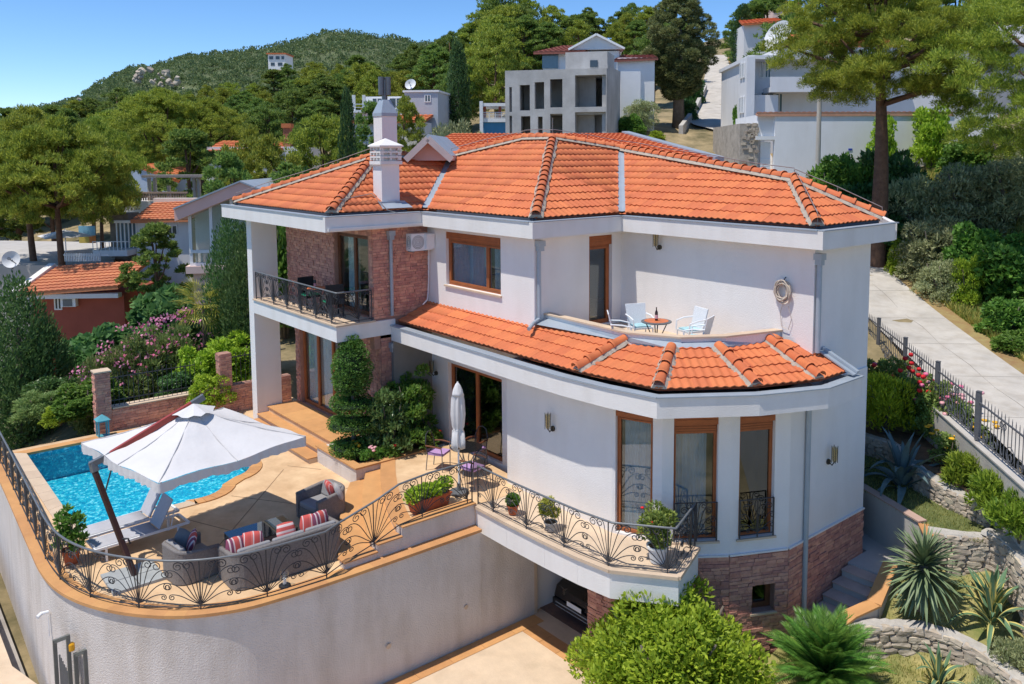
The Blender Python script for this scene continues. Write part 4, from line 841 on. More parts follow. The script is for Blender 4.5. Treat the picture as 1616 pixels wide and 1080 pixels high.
for k in range(8):
    q = rim_pts[k * 6]; part('seam', MB().tube([AP.lerp(q, f) - Vector((0, 0, .07 * math.sin(math.pi * f) - .008)) for f in np.linspace(.07, 1, 9)], .011, 4), mat('seam_cloth', (.52, .5, .49), .95), cp)
    part('rib', MB().tube([AP - Vector((0, 0, .12)), AP.lerp(q, .5) - Vector((0, 0, .2)), q - Vector((0, 0, .06))], .014, 5), IRONL, cp)
for k, (dx, dy) in enumerate(((-.26, -.26), (.26, -.26), (.26, .26), (-.26, .26))): part('base_slab', MB().box(-18.73 + dx - .25, -18.73 + dx + .25, 4.45 + dy - .25, 4.45 + dy + .25, .0, .06), mat('grey_slab', (.36, .38, .38), .9, .12, 4), cp)
# closed parasol
q = (-17.0, 11.55, .48); op = thing('closed_parasol', 'closed pale cloth parasol tied up on a white pole at the bistro terrace', 'parasol', q)
mb = MB(); nn_ = 28; V = []
prof = [(.05, 1.12), (.16, 1.16), (.17, 1.3), (.15, 1.55), (.105, 1.62), (.13, 1.7), (.155, 2.0), (.14, 2.35), (.10, 2.62), (.05, 2.75)]
mb.lathe(prof, 32)
for i, v in enumerate(mb.v):
    k = i % 32; f = 1 + .2 * math.sin(k * 2 * math.pi / 32 * 8); mb.v[i] = (v[0] * f + (.05 if v[2] < 1.6 else 0) * math.sin(k), v[1] * f, v[2] + (.05 * math.sin(k * .9) if v[2] < 1.2 else 0))
part('folded_canopy', mb, CANVAS, op, False, True); part('top_frill', MB().lathe([(.15, 2.48), (.13, 2.55), (.07, 2.72), (.055, 2.76), (.02, 2.8)], 24, wob=.07), CANVAS, op, False, True)
part('pole', MB().tube([(0, 0, 0), (0, 0, 2.82)], .022, 8), WPLAST, op, False); part('foot', MB().lathe([(.24, 0), (.24, .05), (.06, .07), (.05, .25)], 18), IRONL, op, False)
part('tie', MB().lathe([(.118, 1.58), (.122, 1.61), (.118, 1.64)], 20), CANVAS, op, False)
# bistro set
def bistro_table(name, label, loc, r, h, topm, legm, inlay=None):
    o = thing(name, label, 'table', loc); part('tabletop', MB().lathe([(r - .02, h - .035), (r, h - .025), (r, h - .005), (r - .015, h)], 28), topm, o, False)
    if inlay: part('inlay', MB().lathe([(r * .8, h + .0015), (r * .8, h + .006)], 24), inlay, o, False)
    for k in range(4): a = k * math.pi / 2 + .6; part('leg', MB().tube([(r * .72 * math.cos(a), r * .72 * math.sin(a), h - .03), (r * .3 * math.cos(a), r * .3 * math.sin(a), h * .5), (r * .72 * math.cos(a), r * .72 * math.sin(a), 0)], .014, 6), legm, o, False)
    return o
bistro_table('bistro_table', 'round dark topped bistro table by the glazed doors', (-17.95, 12.45, .46), .42, .74, mat('black_top', (.015, .015, .016), .18, .1), IRONL)
LIL = mat('lilac_cushion', (.46, .28, .52), .9, .08)
def iron_chair(label, loc, rz, seatm=LIL):
    o = thing('garden_chair', label, 'chair', loc, rz, 'chairs around the bistro table')   # faces +Y
    back = [(-.22, -.22, .45), (-.23, -.27, .75), (-.14, -.30, .95), (0, -.31, 1.0), (.14, -.30, .95), (.23, -.27, .75), (.22, -.22, .45)]
    part('back_frame', MB().tube(back, .015, 6), IRON, o, False); mesh_b = MB()
    mesh_b.grid(lambda a, b: ((a - .5) * .42 * (1 - .35 * b ** 3), -.225 - .075 * b, .47 + .5 * b), 6, 6); part('back_mesh', mesh_b, glassmat('mesh_weave', (.45, .45, .46), .2), o, False)
    for sx in (-1, 1):
        part('leg', MB().tube([(sx * .23, .22, 0), (sx * .24, .22, .5), (sx * .26, .2, .66)], .014, 6), IRONL, o, False); part('leg', MB().tube([(sx * .22, -.27, 0), (sx * .22, -.22, .45)], .014, 6), IRONL, o, False)
        part('armrest', MB().tube([(sx * .24, -.26, .68), (sx * .28, -.05, .69), (sx * .27, .22, .66)], .022, 6), WOODD, o, False)
    part('seat_cushion', MB().box(-.22, .22, -.22, .24, .43, .49), seatm, o, False); return o
iron_chair('garden chair with lilac seat at the wall corner right of the bistro table', (-17.25, 12.15, .46), math.radians(100))
iron_chair('garden chair partly hidden behind the closed parasol', (-18.75, 12.1, .46), math.radians(-60))
iron_chair('garden chair with tall mesh back against the glazed doors', (-18.35, 13.0, .46), math.radians(190))
# upper terrace set
TM = mat('mosaic_orange', (.62, .17, .06), .5, .2, 9)
bistro_table('terrace_table', 'small round table with orange top on the upper roof terrace', (-13.34, 14.72, 4.21), .36, .74, IRONL, IRON, TM)
WEAVE = mat('white_weave', (.74, .75, .76), .8, .06, 30, .8, 60)
def resin_chair(label, loc, rz):
    o = thing('white_chair', label, 'chair', loc, rz, 'white chairs on the roof terrace')
    part('seat', MB().box(-.24, .24, -.2, .24, .4, .44), WEAVE, o, False); part('seat_pad', MB().box(-.2, .2, -.17, .21, .442, .475), mat('aqua_pad', (.35, .56, .6), .9, .2, 9), o, False)
    part('backrest', MB().hexa([(-.24, -.2, .44), (.24, -.2, .44), (.24, -.17, .44), (-.24, -.17, .44), (-.27, -.33, .95), (.27, -.33, .95), (.27, -.3, .95), (-.27, -.3, .95)]), WEAVE, o, False)
    for sx in (-1, 1):
        part('armrest', MB().tube([(sx * .27, -.27, .7), (sx * .29, 0, .69), (sx * .28, .22, .64), (sx * .27, .24, .42)], .018, 6), WPLAST, o, False)
        for yy in (-.2, .22): part('leg', MB().tube([(sx * .24, yy, 0), (sx * .24, yy, .41)], .018, 6), WPLAST, o, False)
    return o
c0 = (-13.34, 14.72)
for (dx, dy, lb) in ((-.85, .35, 'white woven chair left of the roof terrace table, back to the door'), (.25, .95, 'white woven chair behind the orange table, against the terrace wall'), (.95, .35, 'white chair seen from its side right of the orange table'), (-.55, -.62, 'white chair nearest the parapet, low left of the orange table')):
    resin_chair(lb, (c0[0] + dx, c0[1] + dy, 4.21), math.atan2(-dy, -dx) - math.pi / 2)
def bottle(label, loc):
    o = thing('wine_bottle', label, 'bottle', loc); part('glass', MB().lathe([(.036, 0), (.038, .02), (.038, .19), (.03, .22), (.014, .25), (.013, .31), (.016, .32)], 12), mat('bottle_dark', (.03, .012, .012), .1, .1), o, False, True)
    part('label_band', MB().lathe([(.0388, .05), (.0388, .14)], 12), mat('pink_label', (.6, .35, .38), .7), o, False); return o
bottle('dark wine bottle on the orange roof terrace table', (c0[0], c0[1], 4.957))
bottle('dark bottle on the upper left balcony table', (-23.55, 10.95, 4.917))
bistro_table('balcony_table', 'small round table with red inlay on the upper left balcony', (-23.5, 11.0, 4.172), .38, .74, BLACKP, IRON, TM)
GREEN = mat('green_pad', (.03, .42, .19), .9, .1)
for (x, y, a, lb) in ((-24.35, 11.15, -1.5, 'black chair with green pad at the left of the balcony table'), (-22.75, 11.1, 1.4, 'black chair with green pad at the right of the balcony table')):
    o = thing('balcony_chair', lb, 'chair', (x, y, 4.172), a, 'chairs on the upper left balcony')
    part('backrest', MB().box(-.26, .26, -.27, -.22, .42, .95), WICKER if 0 else BLACKP, o, False); part('seat', MB().box(-.26, .26, -.22, .26, .36, .42), BLACKP, o, False); part('seat_pad', MB().box(-.22, .22, -.2, .23, .421, .47), GREEN, o, False)
    for sx in (-1, 1):
        part('armrest', MB().box(sx * .26 - .02, sx * .26 + .02, -.22, .26, .6, .63), BLACKP, o, False)
        for yy in (-.24, .23): part('leg', MB().box(sx * .24 - .02, sx * .24 + .02, yy - .02, yy + .02, 0, .6 if yy > 0 else .36), BLACKP, o, False)
# hose on the upper wall
hz = thing('garden_hose', 'coiled beige hose hanging on the upper terrace wall', 'hose', (-11.13, 16.6, 5.4)); mb = MB(); pts = []
for i in range(150):
    a = i * .42; r = .2 + .035 * math.sin(i * .37) + .02 * math.sin(i * 1.1); pts.append((-11.13 + r * math.cos(a) * .85 + .03 * math.sin(i * .1), 16.57 - .0006 * i, 5.72 + r * math.sin(a) + .03 * math.cos(i * .23)))
part('coil', MB().tube(pts, .017, 5), mat('beige_hose', (.52, .44, .36), .7), hz, smooth=True); part('loose_end', MB().tube([(-11.1, 16.56, 5.5), (-11.2, 16.57, 5.2), (-11.15, 16.57, 4.9), (-10.98, 16.58, 4.85), (-10.9, 16.58, 5.1), (-10.98, 16.57, 5.4)], .008, 4), MATS['beige_hose'], hz); part('hook', MB().tube([(-11.1, 16.62, 6.05), (-11.1, 16.55, 6.0), (-11.13, 16.56, 5.88)], .012, 5), IRON, hz)
# small things
def pot(name, label, loc, r, h, m, square=False):
    o = thing(name, label, 'plant pot', loc); part('pot', MB().lathe([(r * .68, 0), (r * .95, h * .86), (r * 1.06, h * .87), (r * 1.06, h), (r * .92, h), (r * .9, h * .9)], 18), m, o, False); part('soil', MB().lathe([(r * .88, h * .9), (r * .86, h * .905)], 16), SOIL, o, False); return o
lt = thing('glass_lantern', 'glass cylinder lantern on a black foot behind the sofa', 'lantern', (-16.3, 6.72, .012)); part('foot', MB().lathe([(.12, 0), (.12, .03), (.05, .05)], 16), BLACKP, lt, False); part('cylinder', MB().lathe([(.09, .05), (.095, .3), (.085, .33)], 16), glassmat('clear_glass', (.93, .95, .95), 1.), lt, False, True); part('candle', MB().lathe([(.035, .052), (.035, .17)], 10), WHITEP, lt, False)
tl_ = thing('lantern', 'teal metal lantern standing by the far pool corner', 'lantern', (-29.1, 6.25, 0)); TEAL = mat('teal_paint', (.10, .36, .42), .5, .15)
part('frame', MB().box(-.16, .16, -.16, .16, 0, .04).box(-.16, .16, -.16, .16, .5, .55).add([(-.2, -.2, .55), (.2, -.2, .55), (.2, .2, .55), (-.2, .2, .55), (0, 0, .72)], [(0, 1, 4), (1, 2, 4), (2, 3, 4), (3, 0, 4), (0, 3, 2, 1)]), TEAL, tl_, False)
for sx, sy in ((-1, -1), (1, -1), (1, 1), (-1, 1)): part('upright', MB().box(sx * .14 - .02, sx * .14 + .02, sy * .14 - .02, sy * .14 + .02, .04, .5), TEAL, tl_, False)
# gate posts and camera at the lower left
gt = thing('lane_gate', 'grey steel gate frame with an amber lamp at the foot of the wall', 'gate', (-17.6, 2.9, -3.45)); GSTEEL = mat('gate_steel', (.14, .145, .13), .6, .15)
fx0, fx1 = at(84, 1008, 16.6), at(107, 1004, 16.9); gx = [at(86, 1010, 16.2), at(107, 1002, 16.2), at(119, 1031, 16.2), at(134, 1025, 16.2)]
for a, b in ((gx[0], gx[1]), (gx[2], gx[3])):
    fr_m = MB()
    for q in (a, b): fr_m.bar((q[0], q[1], -3.45), (q[0], q[1], q[2]), .07, .07)
    fr_m.bar((a[0], a[1], a[2] - .035), (b[0], b[1], b[2] - .035), .069, .069); part('post_frame', fr_m, GSTEEL, gt)
mb = MB()
for k in range(6): q = gx[0] + (gx[1] - gx[0]) * (.3 + .1 * k); mb.tube([(q[0], q[1], -3.4), (q[0], q[1], q[2] - .35 - .08 * k)], .018, 5)
part('gate_bars', mb, IRONL, gt); q = gx[1]; part('amber_lamp', MB().lathe([(.055, 0), (.06, .02), (.06, .13), (.04, .16)], 12, (q[0] + .02, q[1] + .05, q[2] - .34)), mat('amber', (.72, .35, .01), .3), gt)
r = ray(75, 966); q = CAM + r * (3.05 / r[1]); cc = thing('security_camera', 'small white camera fixed high on the curved wall', 'camera', tuple(q)); part('body', MB().tube([(-.02, -.1, 0), (.05, -.2, -.03)], .04, 10), WPLAST, cc, False); part('mount', MB().tube([(0, .02, 0), (-.01, -.1, 0)], .035, 8), WPLAST, cc, False); part('conduit', MB().tube([(.05, .0, -.06), (.07, .0, -.5)], .008, 5), WPLAST, cc, False)
# ---- car in the garage
cr = thing('parked_car', 'black car parked nose out in the garage under the balcony', 'car', (-14.72, 15.6, -2.735)); CP = mat('black_car_paint', (.008, .008, .01), .18, .1, spec=.6)
prof = [(-2.15, .32), (-2.2, .5), (-2.12, .72), (-1.95, .80), (-1.1, .93), (-.55, 1.38), (.6, 1.44), (1.5, 1.35), (2.05, .95), (2.15, .5), (2.1, .3)]
mb = MB(); n = len(prof); V = []
for x, k in ((-.84, .0), (-.8, 1), (.8, 1), (.84, 0)): V += [(x * (1 if z < .95 else .82), y * (.985 if not k else 1), z) for y, z in prof]
mb.add(V, [(j * n + i, j * n + (i + 1) % n, (j + 1) * n + (i + 1) % n, (j + 1) * n + i) for j in range(3) for i in range(n)] + [tuple(range(n)), tuple(3 * n + i for i in range(n))[::-1]]); part('body', mb, CP, cr, False)
part('windscreen', MB().hexa([(-.6, -1.04, .96), (.6, -1.04, .96), (.6, -1.0, .95), (-.6, -1.0, .95), (-.52, -.6, 1.36), (.52, -.6, 1.36), (.52, -.55, 1.35), (-.52, -.55, 1.35)]), BLACKP, cr, False)
for sx in (-1, 1):
    part('headlight', MB().hexa([(sx * .45, -2.17, .62), (sx * .76, -2.12, .62), (sx * .76, -2.0, .64), (sx * .45, -2.05, .64), (sx * .45, -2.14, .72), (sx * .76, -2.08, .74), (sx * .76, -1.98, .76), (sx * .45, -2.03, .76)]), glassmat('lamp_lens', (.8, .8, .8), 2.), cr, False)
    for yy in (-1.35, 1.35):
        wh = part('wheel', MB().tube([(sx * .66, yy, .32), (sx * .86, yy, .32)], .32, 20), BLACKP, cr, False); part('rim', MB().tube([(sx * .8, yy, .32), (sx * .868, yy, .32)], .2, 14), METAL, wh, False)
part('bumper', MB().box(-.82, .82, -2.24, -2.1, .3, .46), BLACKP, cr, False); part('chrome_strip', MB().box(-.7, .7, -2.25, -2.235, .38, .4).box(-.72, .72, -2.235, -2.2, .28, .295), METAL, cr, False)
part('number_plate', MB().box(-.26, .26, -2.262, -2.252, .47, .58), WPLAST, cr, False)
# ================================================================== TERRAIN, ROAD
def gp_(px, d): q = at(px, 241, d); return float(q[0]), float(q[1])
ROADC = [(6, 8.6, .4), (1.0, 14.6, 1.0), (-3.2, 19.0, 1.4), (-7.2, 23.4, 1.8), (-11.8, 28.0, 2.3), (-16.2, 32.2, 3.0), (-21.5, 36.6, 4.6), (-26.8, 40.2, 6.9), (-31.5, 43.8, 8.6), (-36.5, 49.5, 10.2)]
ROADC += [(*gp_(1128, 66), 11.2), (*gp_(1128, 76), 13.0), (*gp_(1136, 88), 15.6), (*gp_(1138, 102), 18.6), (*gp_(1134, 120), 22.4)]
CT = [(x, y, z - .25) for x, y, z in ROADC]
CT += [(-34, 9, -.5), (-37, 14, -.2), (-33, 3, -2.6), (-36, 0, -4.0), (-25, -2, -3.9), (-14, -6, -4), (-42, 6, -2.2), (-46, 14, -1.0), (-52, 0, -5), (-33, 20, .2), (-30, 26, 1.5), (-22, 26, 2.4), (-17, 27, 2.2), (-36, 30, 2.2), (-24, 32, 3.4), (-33, 36, 5.0)]
CT += [(*gp_(px, d), z) for px, d, z in ((0, 60, -3), (0, 90, 0), (0, 130, 1.5), (-200, 80, -4), (-200, 150, -4), (120, 60, -2.2), (120, 90, 1.5), (120, 140, 5), (300, 55, -1.), (300, 85, 4), (300, 140, 12), (450, 60, 2), (450, 90, 7), (450, 140, 16), (600, 50, 3.6), (600, 75, 6.6), (600, 110, 12), (700, 60, 6.2), (750, 90, 11), (780, 130, 17),
       (800, 56, 8.2), (900, 56, 9.2), (980, 58, 10.0), (900, 90, 14.5), (1000, 110, 19), (1040, 62, 10.6), (1060, 76, 12.6), (1060, 95, 16.5), (1200, 58, 10.6), (1250, 48, 8.0), (1400, 48, 8.2), (1560, 46, 9.0), (1300, 70, 12.5), (1450, 70, 13.5), (1300, 110, 22), (1200, 150, 30), (1500, 100, 20), (1700, 60, 11), (1700, 90, 17),
       (1290, 43, 6.2), (1400, 38, 4.6), (1500, 34, 4.0), (1616, 31, 3.8), (1500, 40, 6.0), (1700, 33, 4.8), (1800, 40, 7.5), (1450, 31.5, 3.2), (1560, 27.5, 2.6), (1700, 25, 2.2))]
CT = np.array(CT)
def _phi(r): return np.sqrt(r * r + 16.)
_D = np.linalg.norm(CT[:, None, :2] - CT[None, :, :2], axis=2); _W = np.linalg.solve(_phi(_D) + 1e-3 * np.eye(len(CT)), CT[:, 2] - 4.)
_RA = np.array(ROADC); _RS = np.concatenate([np.linspace(_RA[i], _RA[i + 1], 12) for i in range(len(_RA) - 1)])
def hgt(x, y):
    """ground height: smooth through the control points, eased onto the road bed near the road"""
    x, y = np.atleast_1d(x).astype(float), np.atleast_1d(y).astype(float)
    h = 4. + _phi(np.hypot(x[:, None] - CT[None, :, 0], y[:, None] - CT[None, :, 1])) @ _W
    D_ = np.hypot(x[:, None] - _RS[None, :, 0], y[:, None] - _RS[None, :, 1]); k = D_.argmin(1); d = D_[np.arange(len(x)), k]; rz = _RS[k, 2]
    h = np.where(d < 16, np.clip(h, rz - .2 - .3 * d, rz + .55 * np.maximum(d - 2.3, 0)), h); w_ = np.clip((d - 2.2) / 4.0, 0, 1); w_ = w_ * w_ * (3 - 2 * w_)
    return (rz - .14) * (1 - w_) + h * w_
def gz(x, y): return float(hgt(x, y)[0])
gx_ = np.concatenate([np.arange(-260, -75, 6.), np.arange(-75, 20, 1.5), np.arange(20, 120, 6.)]); gy_ = np.concatenate([np.arange(-60, -6, 6.), np.arange(-6, 80, 1.5), np.arange(80, 260, 6.)])
GX, GY = np.meshgrid(gx_, gy_); Z = np.concatenate([hgt(a, b) for a, b in zip(GX, GY)]).reshape(GX.shape)
Z += .12 * np.sin(GX * 1.3 + 2 * np.sin(GY * .7)) * np.sin(GY * 1.1)
pit = (GX > -31.8) & (GX + GY < 12.2) & (GY < 22.6) & (GY > -4); Z = np.where(pit, np.minimum(Z, -3.75), Z)
far = np.hypot(GX, GY); Z = np.where(far > 190, np.minimum(Z, 34), Z)
ny, nx = GX.shape; mb = MB(); mb.v = list(zip(GX.ravel().tolist(), GY.ravel().tolist(), Z.ravel().tolist())); mb.f = [(j * nx + i, j * nx + i + 1, (j + 1) * nx + i + 1, (j + 1) * nx + i) for j in range(ny - 1) for i in range(nx - 1)]
struct('ground', mb, mat('hillside_ground', (.13, .12, .05), .95, .35, .5, .9, 6, c2=(.33, .25, .14)), True)
mb = MB().add([(-4000, -4000, -14), (4000, -4000, -14), (4000, 4000, -14), (-4000, 4000, -14)], [(0, 1, 2, 3)]); struct('far_plain', mb, mat('far_plain', (.12, .14, .09), .95, .3, .01))
RP = smooth_path(ROADC, 6); RPz = [p[2] for p in RP]; R2 = [(p[0], p[1]) for p in RP]
def strip(a, b, name, m, dz, thick=0.):
    A, B = offs(R2, a, False), offs(R2, b, False); n = len(R2); mb = MB(); mb.add([(x, y, z + dz) for (x, y), z in zip(A, RPz)] + [(x, y, z + dz) for (x, y), z in zip(B, RPz)], [(i, i + 1, n + i + 1, n + i) for i in range(n - 1)]); return struct(name, mb, m, True)
strip(.9, -1.95, 'road', ROADM, .03)
strip(2.1, .87, 'road_verge', mat('pine_needle_verge', (.36, .19, .09), .95, .25, 1.4, .8, 12, c2=(.3, .25, .1)), .02)
# ================================================================== LEAF MACHINERY
def unit(n): v = rng.normal(size=(n, 3)); return v / np.linalg.norm(v, axis=1)[:, None]
def leafmesh(name, C_, D_, L_, W_, m, curl=0.):
    n = len(C_); r = unit(n) * .7 + np.array([0, 0, .8]); S = np.cross(D_, r); S /= np.linalg.norm(S, axis=1)[:, None] + 1e-9; L_ = np.broadcast_to(L_, (n,))[:, None]; W_ = np.broadcast_to(W_, (n,))[:, None]
    V = np.empty((n, 4, 3)); V[:, 0] = C_ - D_ * L_ * .5; V[:, 2] = C_ + D_ * L_ * .5; V[:, 1] = C_ + S * W_ * .5; V[:, 3] = C_ - S * W_ * .5
    me = bpy.data.meshes.new(name); me.vertices.add(n * 4); me.loops.add(n * 4); me.polygons.add(n)
    me.vertices.foreach_set('co', V.ravel().astype(np.float32)); me.loops.foreach_set('vertex_index', np.arange(n * 4, dtype=np.int32)); me.polygons.foreach_set('loop_start', np.arange(0, n * 4, 4, dtype=np.int32))
    me.materials.append(m); me.update(calc_edges=True); return me
def cloud(blobs, n, shell=(.72, 1.04), zmin=-1., out=.8, upb=.3, rnd=.8):
    """points and leaf directions spread over the outsides of many blobs (cx,cy,cz,rx,ry,rz)"""
    B = np.array(blobs, float); w_ = (B[:, 3] * B[:, 4] + B[:, 3] * B[:, 5]); idx = rng.choice(len(B), n, p=w_ / w_.sum()); d = unit(n)
    if zmin > -1: d[:, 2] = np.where(d[:, 2] < zmin, -d[:, 2] * .6, d[:, 2]); d /= np.linalg.norm(d, axis=1)[:, None]
    r = rng.uniform(*shell, size=n); b = B[idx]; P = b[:, :3] + d * b[:, 3:6] * r[:, None]; D = d * out + unit(n) * rnd; D[:, 2] += upb; D /= np.linalg.norm(D, axis=1)[:, None]; return P, D
def pine_blobs(H, R, n, base=.4, flat=.8, cr=(.2, .32), seed=0, top=.62):
    r_ = np.random.default_rng(seed); out = []
    for i in range(n):
        t = base + (1 - base) * (i + .5) / n; k = (t - base) / (1 - base); prof = math.sin(math.pi * min(1, (k * .82 + .16))) ** .7; a = i * 2.4 + r_.uniform(-.5, .5); rad = R * prof * (r_.uniform(.45, 1.) if k < .93 else .2); c = R * r_.uniform(*cr)
        out.append((rad * math.cos(a), rad * math.sin(a), H * t - c * .3 + r_.uniform(-.3, .3), c, c, c * flat * r_.uniform(.8, 1.2)))
    return out
def trunk_mb(H, r, blobs=(), nl=8, lean=.3, seed=0, top=.9, att=.8):
    r_ = np.random.default_rng(seed); ph = r_.uniform(0, 6); mb = MB(); pts = [(lean * math.sin(t * 2.2 + ph) * t * 1.2, lean * math.cos(t * 1.7 + ph) * t, H * top * t) for t in np.linspace(0, 1, 9)]
    mb.tube([(0, 0, -.6)] + pts, [r * 1.25] + [r * (1 - .8 * t) for t in np.linspace(0, 1, 9)], 9)
    if len(blobs):
        for b in [blobs[i] for i in np.linspace(0 if att < .9 else len(blobs) * .3, len(blobs) - 1, nl).astype(int)]:
            k = min(8, max(1, int(8 * (b[2] * att) / (H * top)))); p = pts[k]; mid = ((p[0] + b[0]) / 2, (p[1] + b[1]) / 2, p[2] + (b[2] - p[2]) * .35); mb.tube([p, mid, (b[0] * .95, b[1] * .95, b[2])], [r * .34, r * .22, r * .08], 5)
    return mb
PINE1 = leafmat('pine_needles', (.10, .145, .022), (.37, .40, .06), .4); PINE2 = leafmat('pine_needles_dark', (.065, .115, .03), (.22, .29, .06), .38)
CYP = leafmat('cypress_leaf', (.022, .055, .018), (.08, .14, .04), .25); CED = leafmat('cedar_leaf', (.06, .085, .03), (.24, .25, .10), .3)
OLIV = leafmat('grey_shrub_leaf', (.13, .165, .075), (.40, .42, .22), .35); BROAD = leafmat('broad_leaf', (.055, .125, .02), (.17, .29, .05), .45); BRIGHT = leafmat('bright_leaf', (.12, .21, .016), (.40, .52, .05), .45)
DARKB = leafmat('dark_leaf', (.026, .072, .022), (.09, .18, .045), .35, .4); YELG = leafmat('yellow_green_leaf', (.17, .23, .015), (.52, .55, .035), .45); FIGM = leafmat('fig_leaf', (.05, .13, .04), (.16, .30, .10), .4)
class Proto:
    def __init__(s, H, R, crown, trunk, kind): s.H, s.R, s.crown, s.trunk, s.kind = H, R, crown, trunk, kind
def mk_pine(seed, H=10, R=3.6, n=44, leaves=15000, m=PINE1, base=.38, size=(.34, .10), cr=(.2, .33), nl=10, tr=.24, att=.8):
    b = pine_blobs(H, R, n, base, seed=seed, cr=cr); b0 = b; r_ = np.random.default_rng(seed + 500); b2 = []
    for q in b:                                     # every clump is a cluster of smaller tufts
        for k in range(9):
            v = r_.normal(size=3); v /= np.linalg.norm(v); v[2] = abs(v[2]) * 1.1 - .25; s_ = r_.uniform(.3, .5); b2.append((q[0] + v[0] * q[3] * .85, q[1] + v[1] * q[4] * .85, q[2] + v[2] * q[5] * .85, q[3] * s_, q[4] * s_, q[5] * s_ * 1.1))
    b = b2; P, D = cloud(b, leaves, zmin=-.3, upb=.35, rnd=.65, out=1., shell=(.6, 1.06))
    return Proto(H, R, leafmesh('crown', P, D, size[0] * rng.uniform(.7, 1.2, leaves), size[1], m), trunk_mb(H, tr, b0, nl, .35, seed, att=att).mesh('trunk', BARK, True), 'pine')
PINES = [mk_pine(k, 10, (3.3, 2.5, 3.6, 2.3, 3.0, 2.6)[k], 46 + 4 * (k % 3), 17000, PINE1 if k in (0, 2) else PINE2, (.3, .22, .42, .2, .34, .25)[k]) for k in range(6)]
def mk_cyp(seed, H=10, R=1.1, leaves=12000, m=CYP, taper=.62, size=(.26, .07), rag=0.):
    b = []; r_ = np.random.default_rng(seed)
    for i in range(90): t = (i + .5) / 90; rr = R * (math.sin(math.pi * (t * .9 + .07)) ** taper) * .62; a = i * 2.4; c = R * (.42 - rag * .6) * (1 - .45 * t) * r_.uniform(.8, 1.2); rr *= 1 + rag * r_.uniform(-1, 1.4); b.append((rr * math.cos(a) * r_.uniform(.75, 1.05), rr * math.sin(a) * r_.uniform(.75, 1.05), .3 + t * (H - .7), c, c, c * (1.7 if not rag else .9)))
    P, D = cloud(b, leaves, upb=1.1 if not rag else .3, rnd=.5); return Proto(H, R, leafmesh('crown', P, D, size[0], size[1], m), MB().tube([(0, 0, -.5), (0, 0, H * .7)], [R * .16, R * .05], 7).mesh('trunk', BARKG, True), 'cypress')
def mk_bush(seed, R=1., H=1.6, n=26, leaves=7000, m=BROAD, size=(.13, .07), zmin=-.6, upb=.25, cr=(.28, .45), box=1.):
    r_ = np.random.default_rng(seed); b = []
    for i in range(n):
        a = i * 2.4 + r_.uniform(-.4, .4); t = (i + .5) / n; rr = R * math.sqrt(r_.uniform(.02, 1)) * (1 - .45 * t * t) * box * .72; c = R * r_.uniform(*cr); b.append((rr * math.cos(a), rr * math.sin(a), c * .7 + (H - 1.5 * c) * t * r_.uniform(.7, 1.0), c, c, c * .85))
    P, D = cloud(b, leaves, zmin=zmin, upb=upb); mb = MB()
    for k in range(5): a = k * 1.25; mb.tube([(0, 0, -.15), (R * .25 * math.cos(a), R * .25 * math.sin(a), H * .4), (R * .5 * math.cos(a), R * .5 * math.sin(a), H * .75)], [R * .05, R * .035, R * .01], 5)
    return Proto(H, R, leafmesh('foliage', P, D, size[0] * rng.uniform(.7, 1.2, leaves), size[1], m), mb.mesh('stem', BARKG, True), 'bush')
def plant(pr, name, label, cat, loc, H, W=None, rz=None, group=None, crown='crown', trunk='trunk'):
    """one tree or shrub of the prototype pr, H metres tall, W wide"""
    o = thing(name, label, cat, loc, random.uniform(0, 6.28) if rz is None else rz, group); s = H / pr.H; sw = (W / (2 * pr.R)) if W else s; o.scale = (sw, sw, s)
    link(crown, pr.crown, o); link(trunk, pr.trunk, o); return o
def plant_px(pr, name, label, cat, px, ptop, d, W=None, group=None, sink=.1, **k):
    x, y = gp_(px, d); z = gz(x, y) - sink; zt = zp(px, ptop, d); return plant(pr, name, label, cat, (x, y, z), max(.5, zt - z), W, group=group, **k)
# ================================================================== RIGHT HAND GARDEN
GC = np.array([(-10.0, 16.7, -1.72), (-9.5, 16.3, -1.7), (-9.3, 18.3, -1.05), (-8.6, 18.4, -1.1), (-7.2, 18.75, -1.2), (-6, 18.2, -1.4), (-4, 17.5, -1.6), (-9.3, 15.9, -2.2), (-8, 16.2, -2.3), (-6.5, 16.6, -2.45), (-4, 17, -2.6), (-9.4, 13.5, -2.7), (-6, 14, -2.75), (-2, 15, -2.8), (-8.3, 17.75, -1.5), (-7, 18.0, -1.6), (-8.5, 19.0, -.5), (-7.7, 19.7, -.45), (-8.3, 18.75, -.7), (-7.5, 19.3, -.6), (-6.8, 19.0, -.8), (-6.0, 18.5, -1.0), (-8.75, 16.75, -2.3), (-8.1, 17.35, -2.4), (-7.5, 17.5, -2.45), (-6.8, 17.45, -2.5), (-6.2, 17.3, -2.55), (-8.35, 18.15, -1.5), (-7.6, 18.35, -1.55), (-6.9, 18.4, -1.6), (-6.2, 18.3, -1.65)])
def gard(x, y):
    w_ = 1 / (np.hypot(GC[:, 0] - x, GC[:, 1] - y) ** 3 + .02); return float((w_ * GC[:, 2]).sum() / w_.sum())
mb = MB().grid(lambda a, b: (-10.2 + 9 * a, 12.6 + 8.0 * b, gard(-10.2 + 9 * a, 12.6 + 8.0 * b) + .02 * math.sin(a * 70) * math.sin(b * 60)), 60, 56); struct('garden_slope', mb, GRASSM, True)
UL = [(-12.6, 20.9), (-11.05, 20.25), (-9.05, 19.35), (-8.45, 19.15), (-7.75, 19.75), (-7.45, 20.3), (-9.2, 20.9), (-11.0, 22.95), (-12.6, 23.2)]
struct('upper_lawn', MB().prism(UL, -2.9, .12), LAWNM)
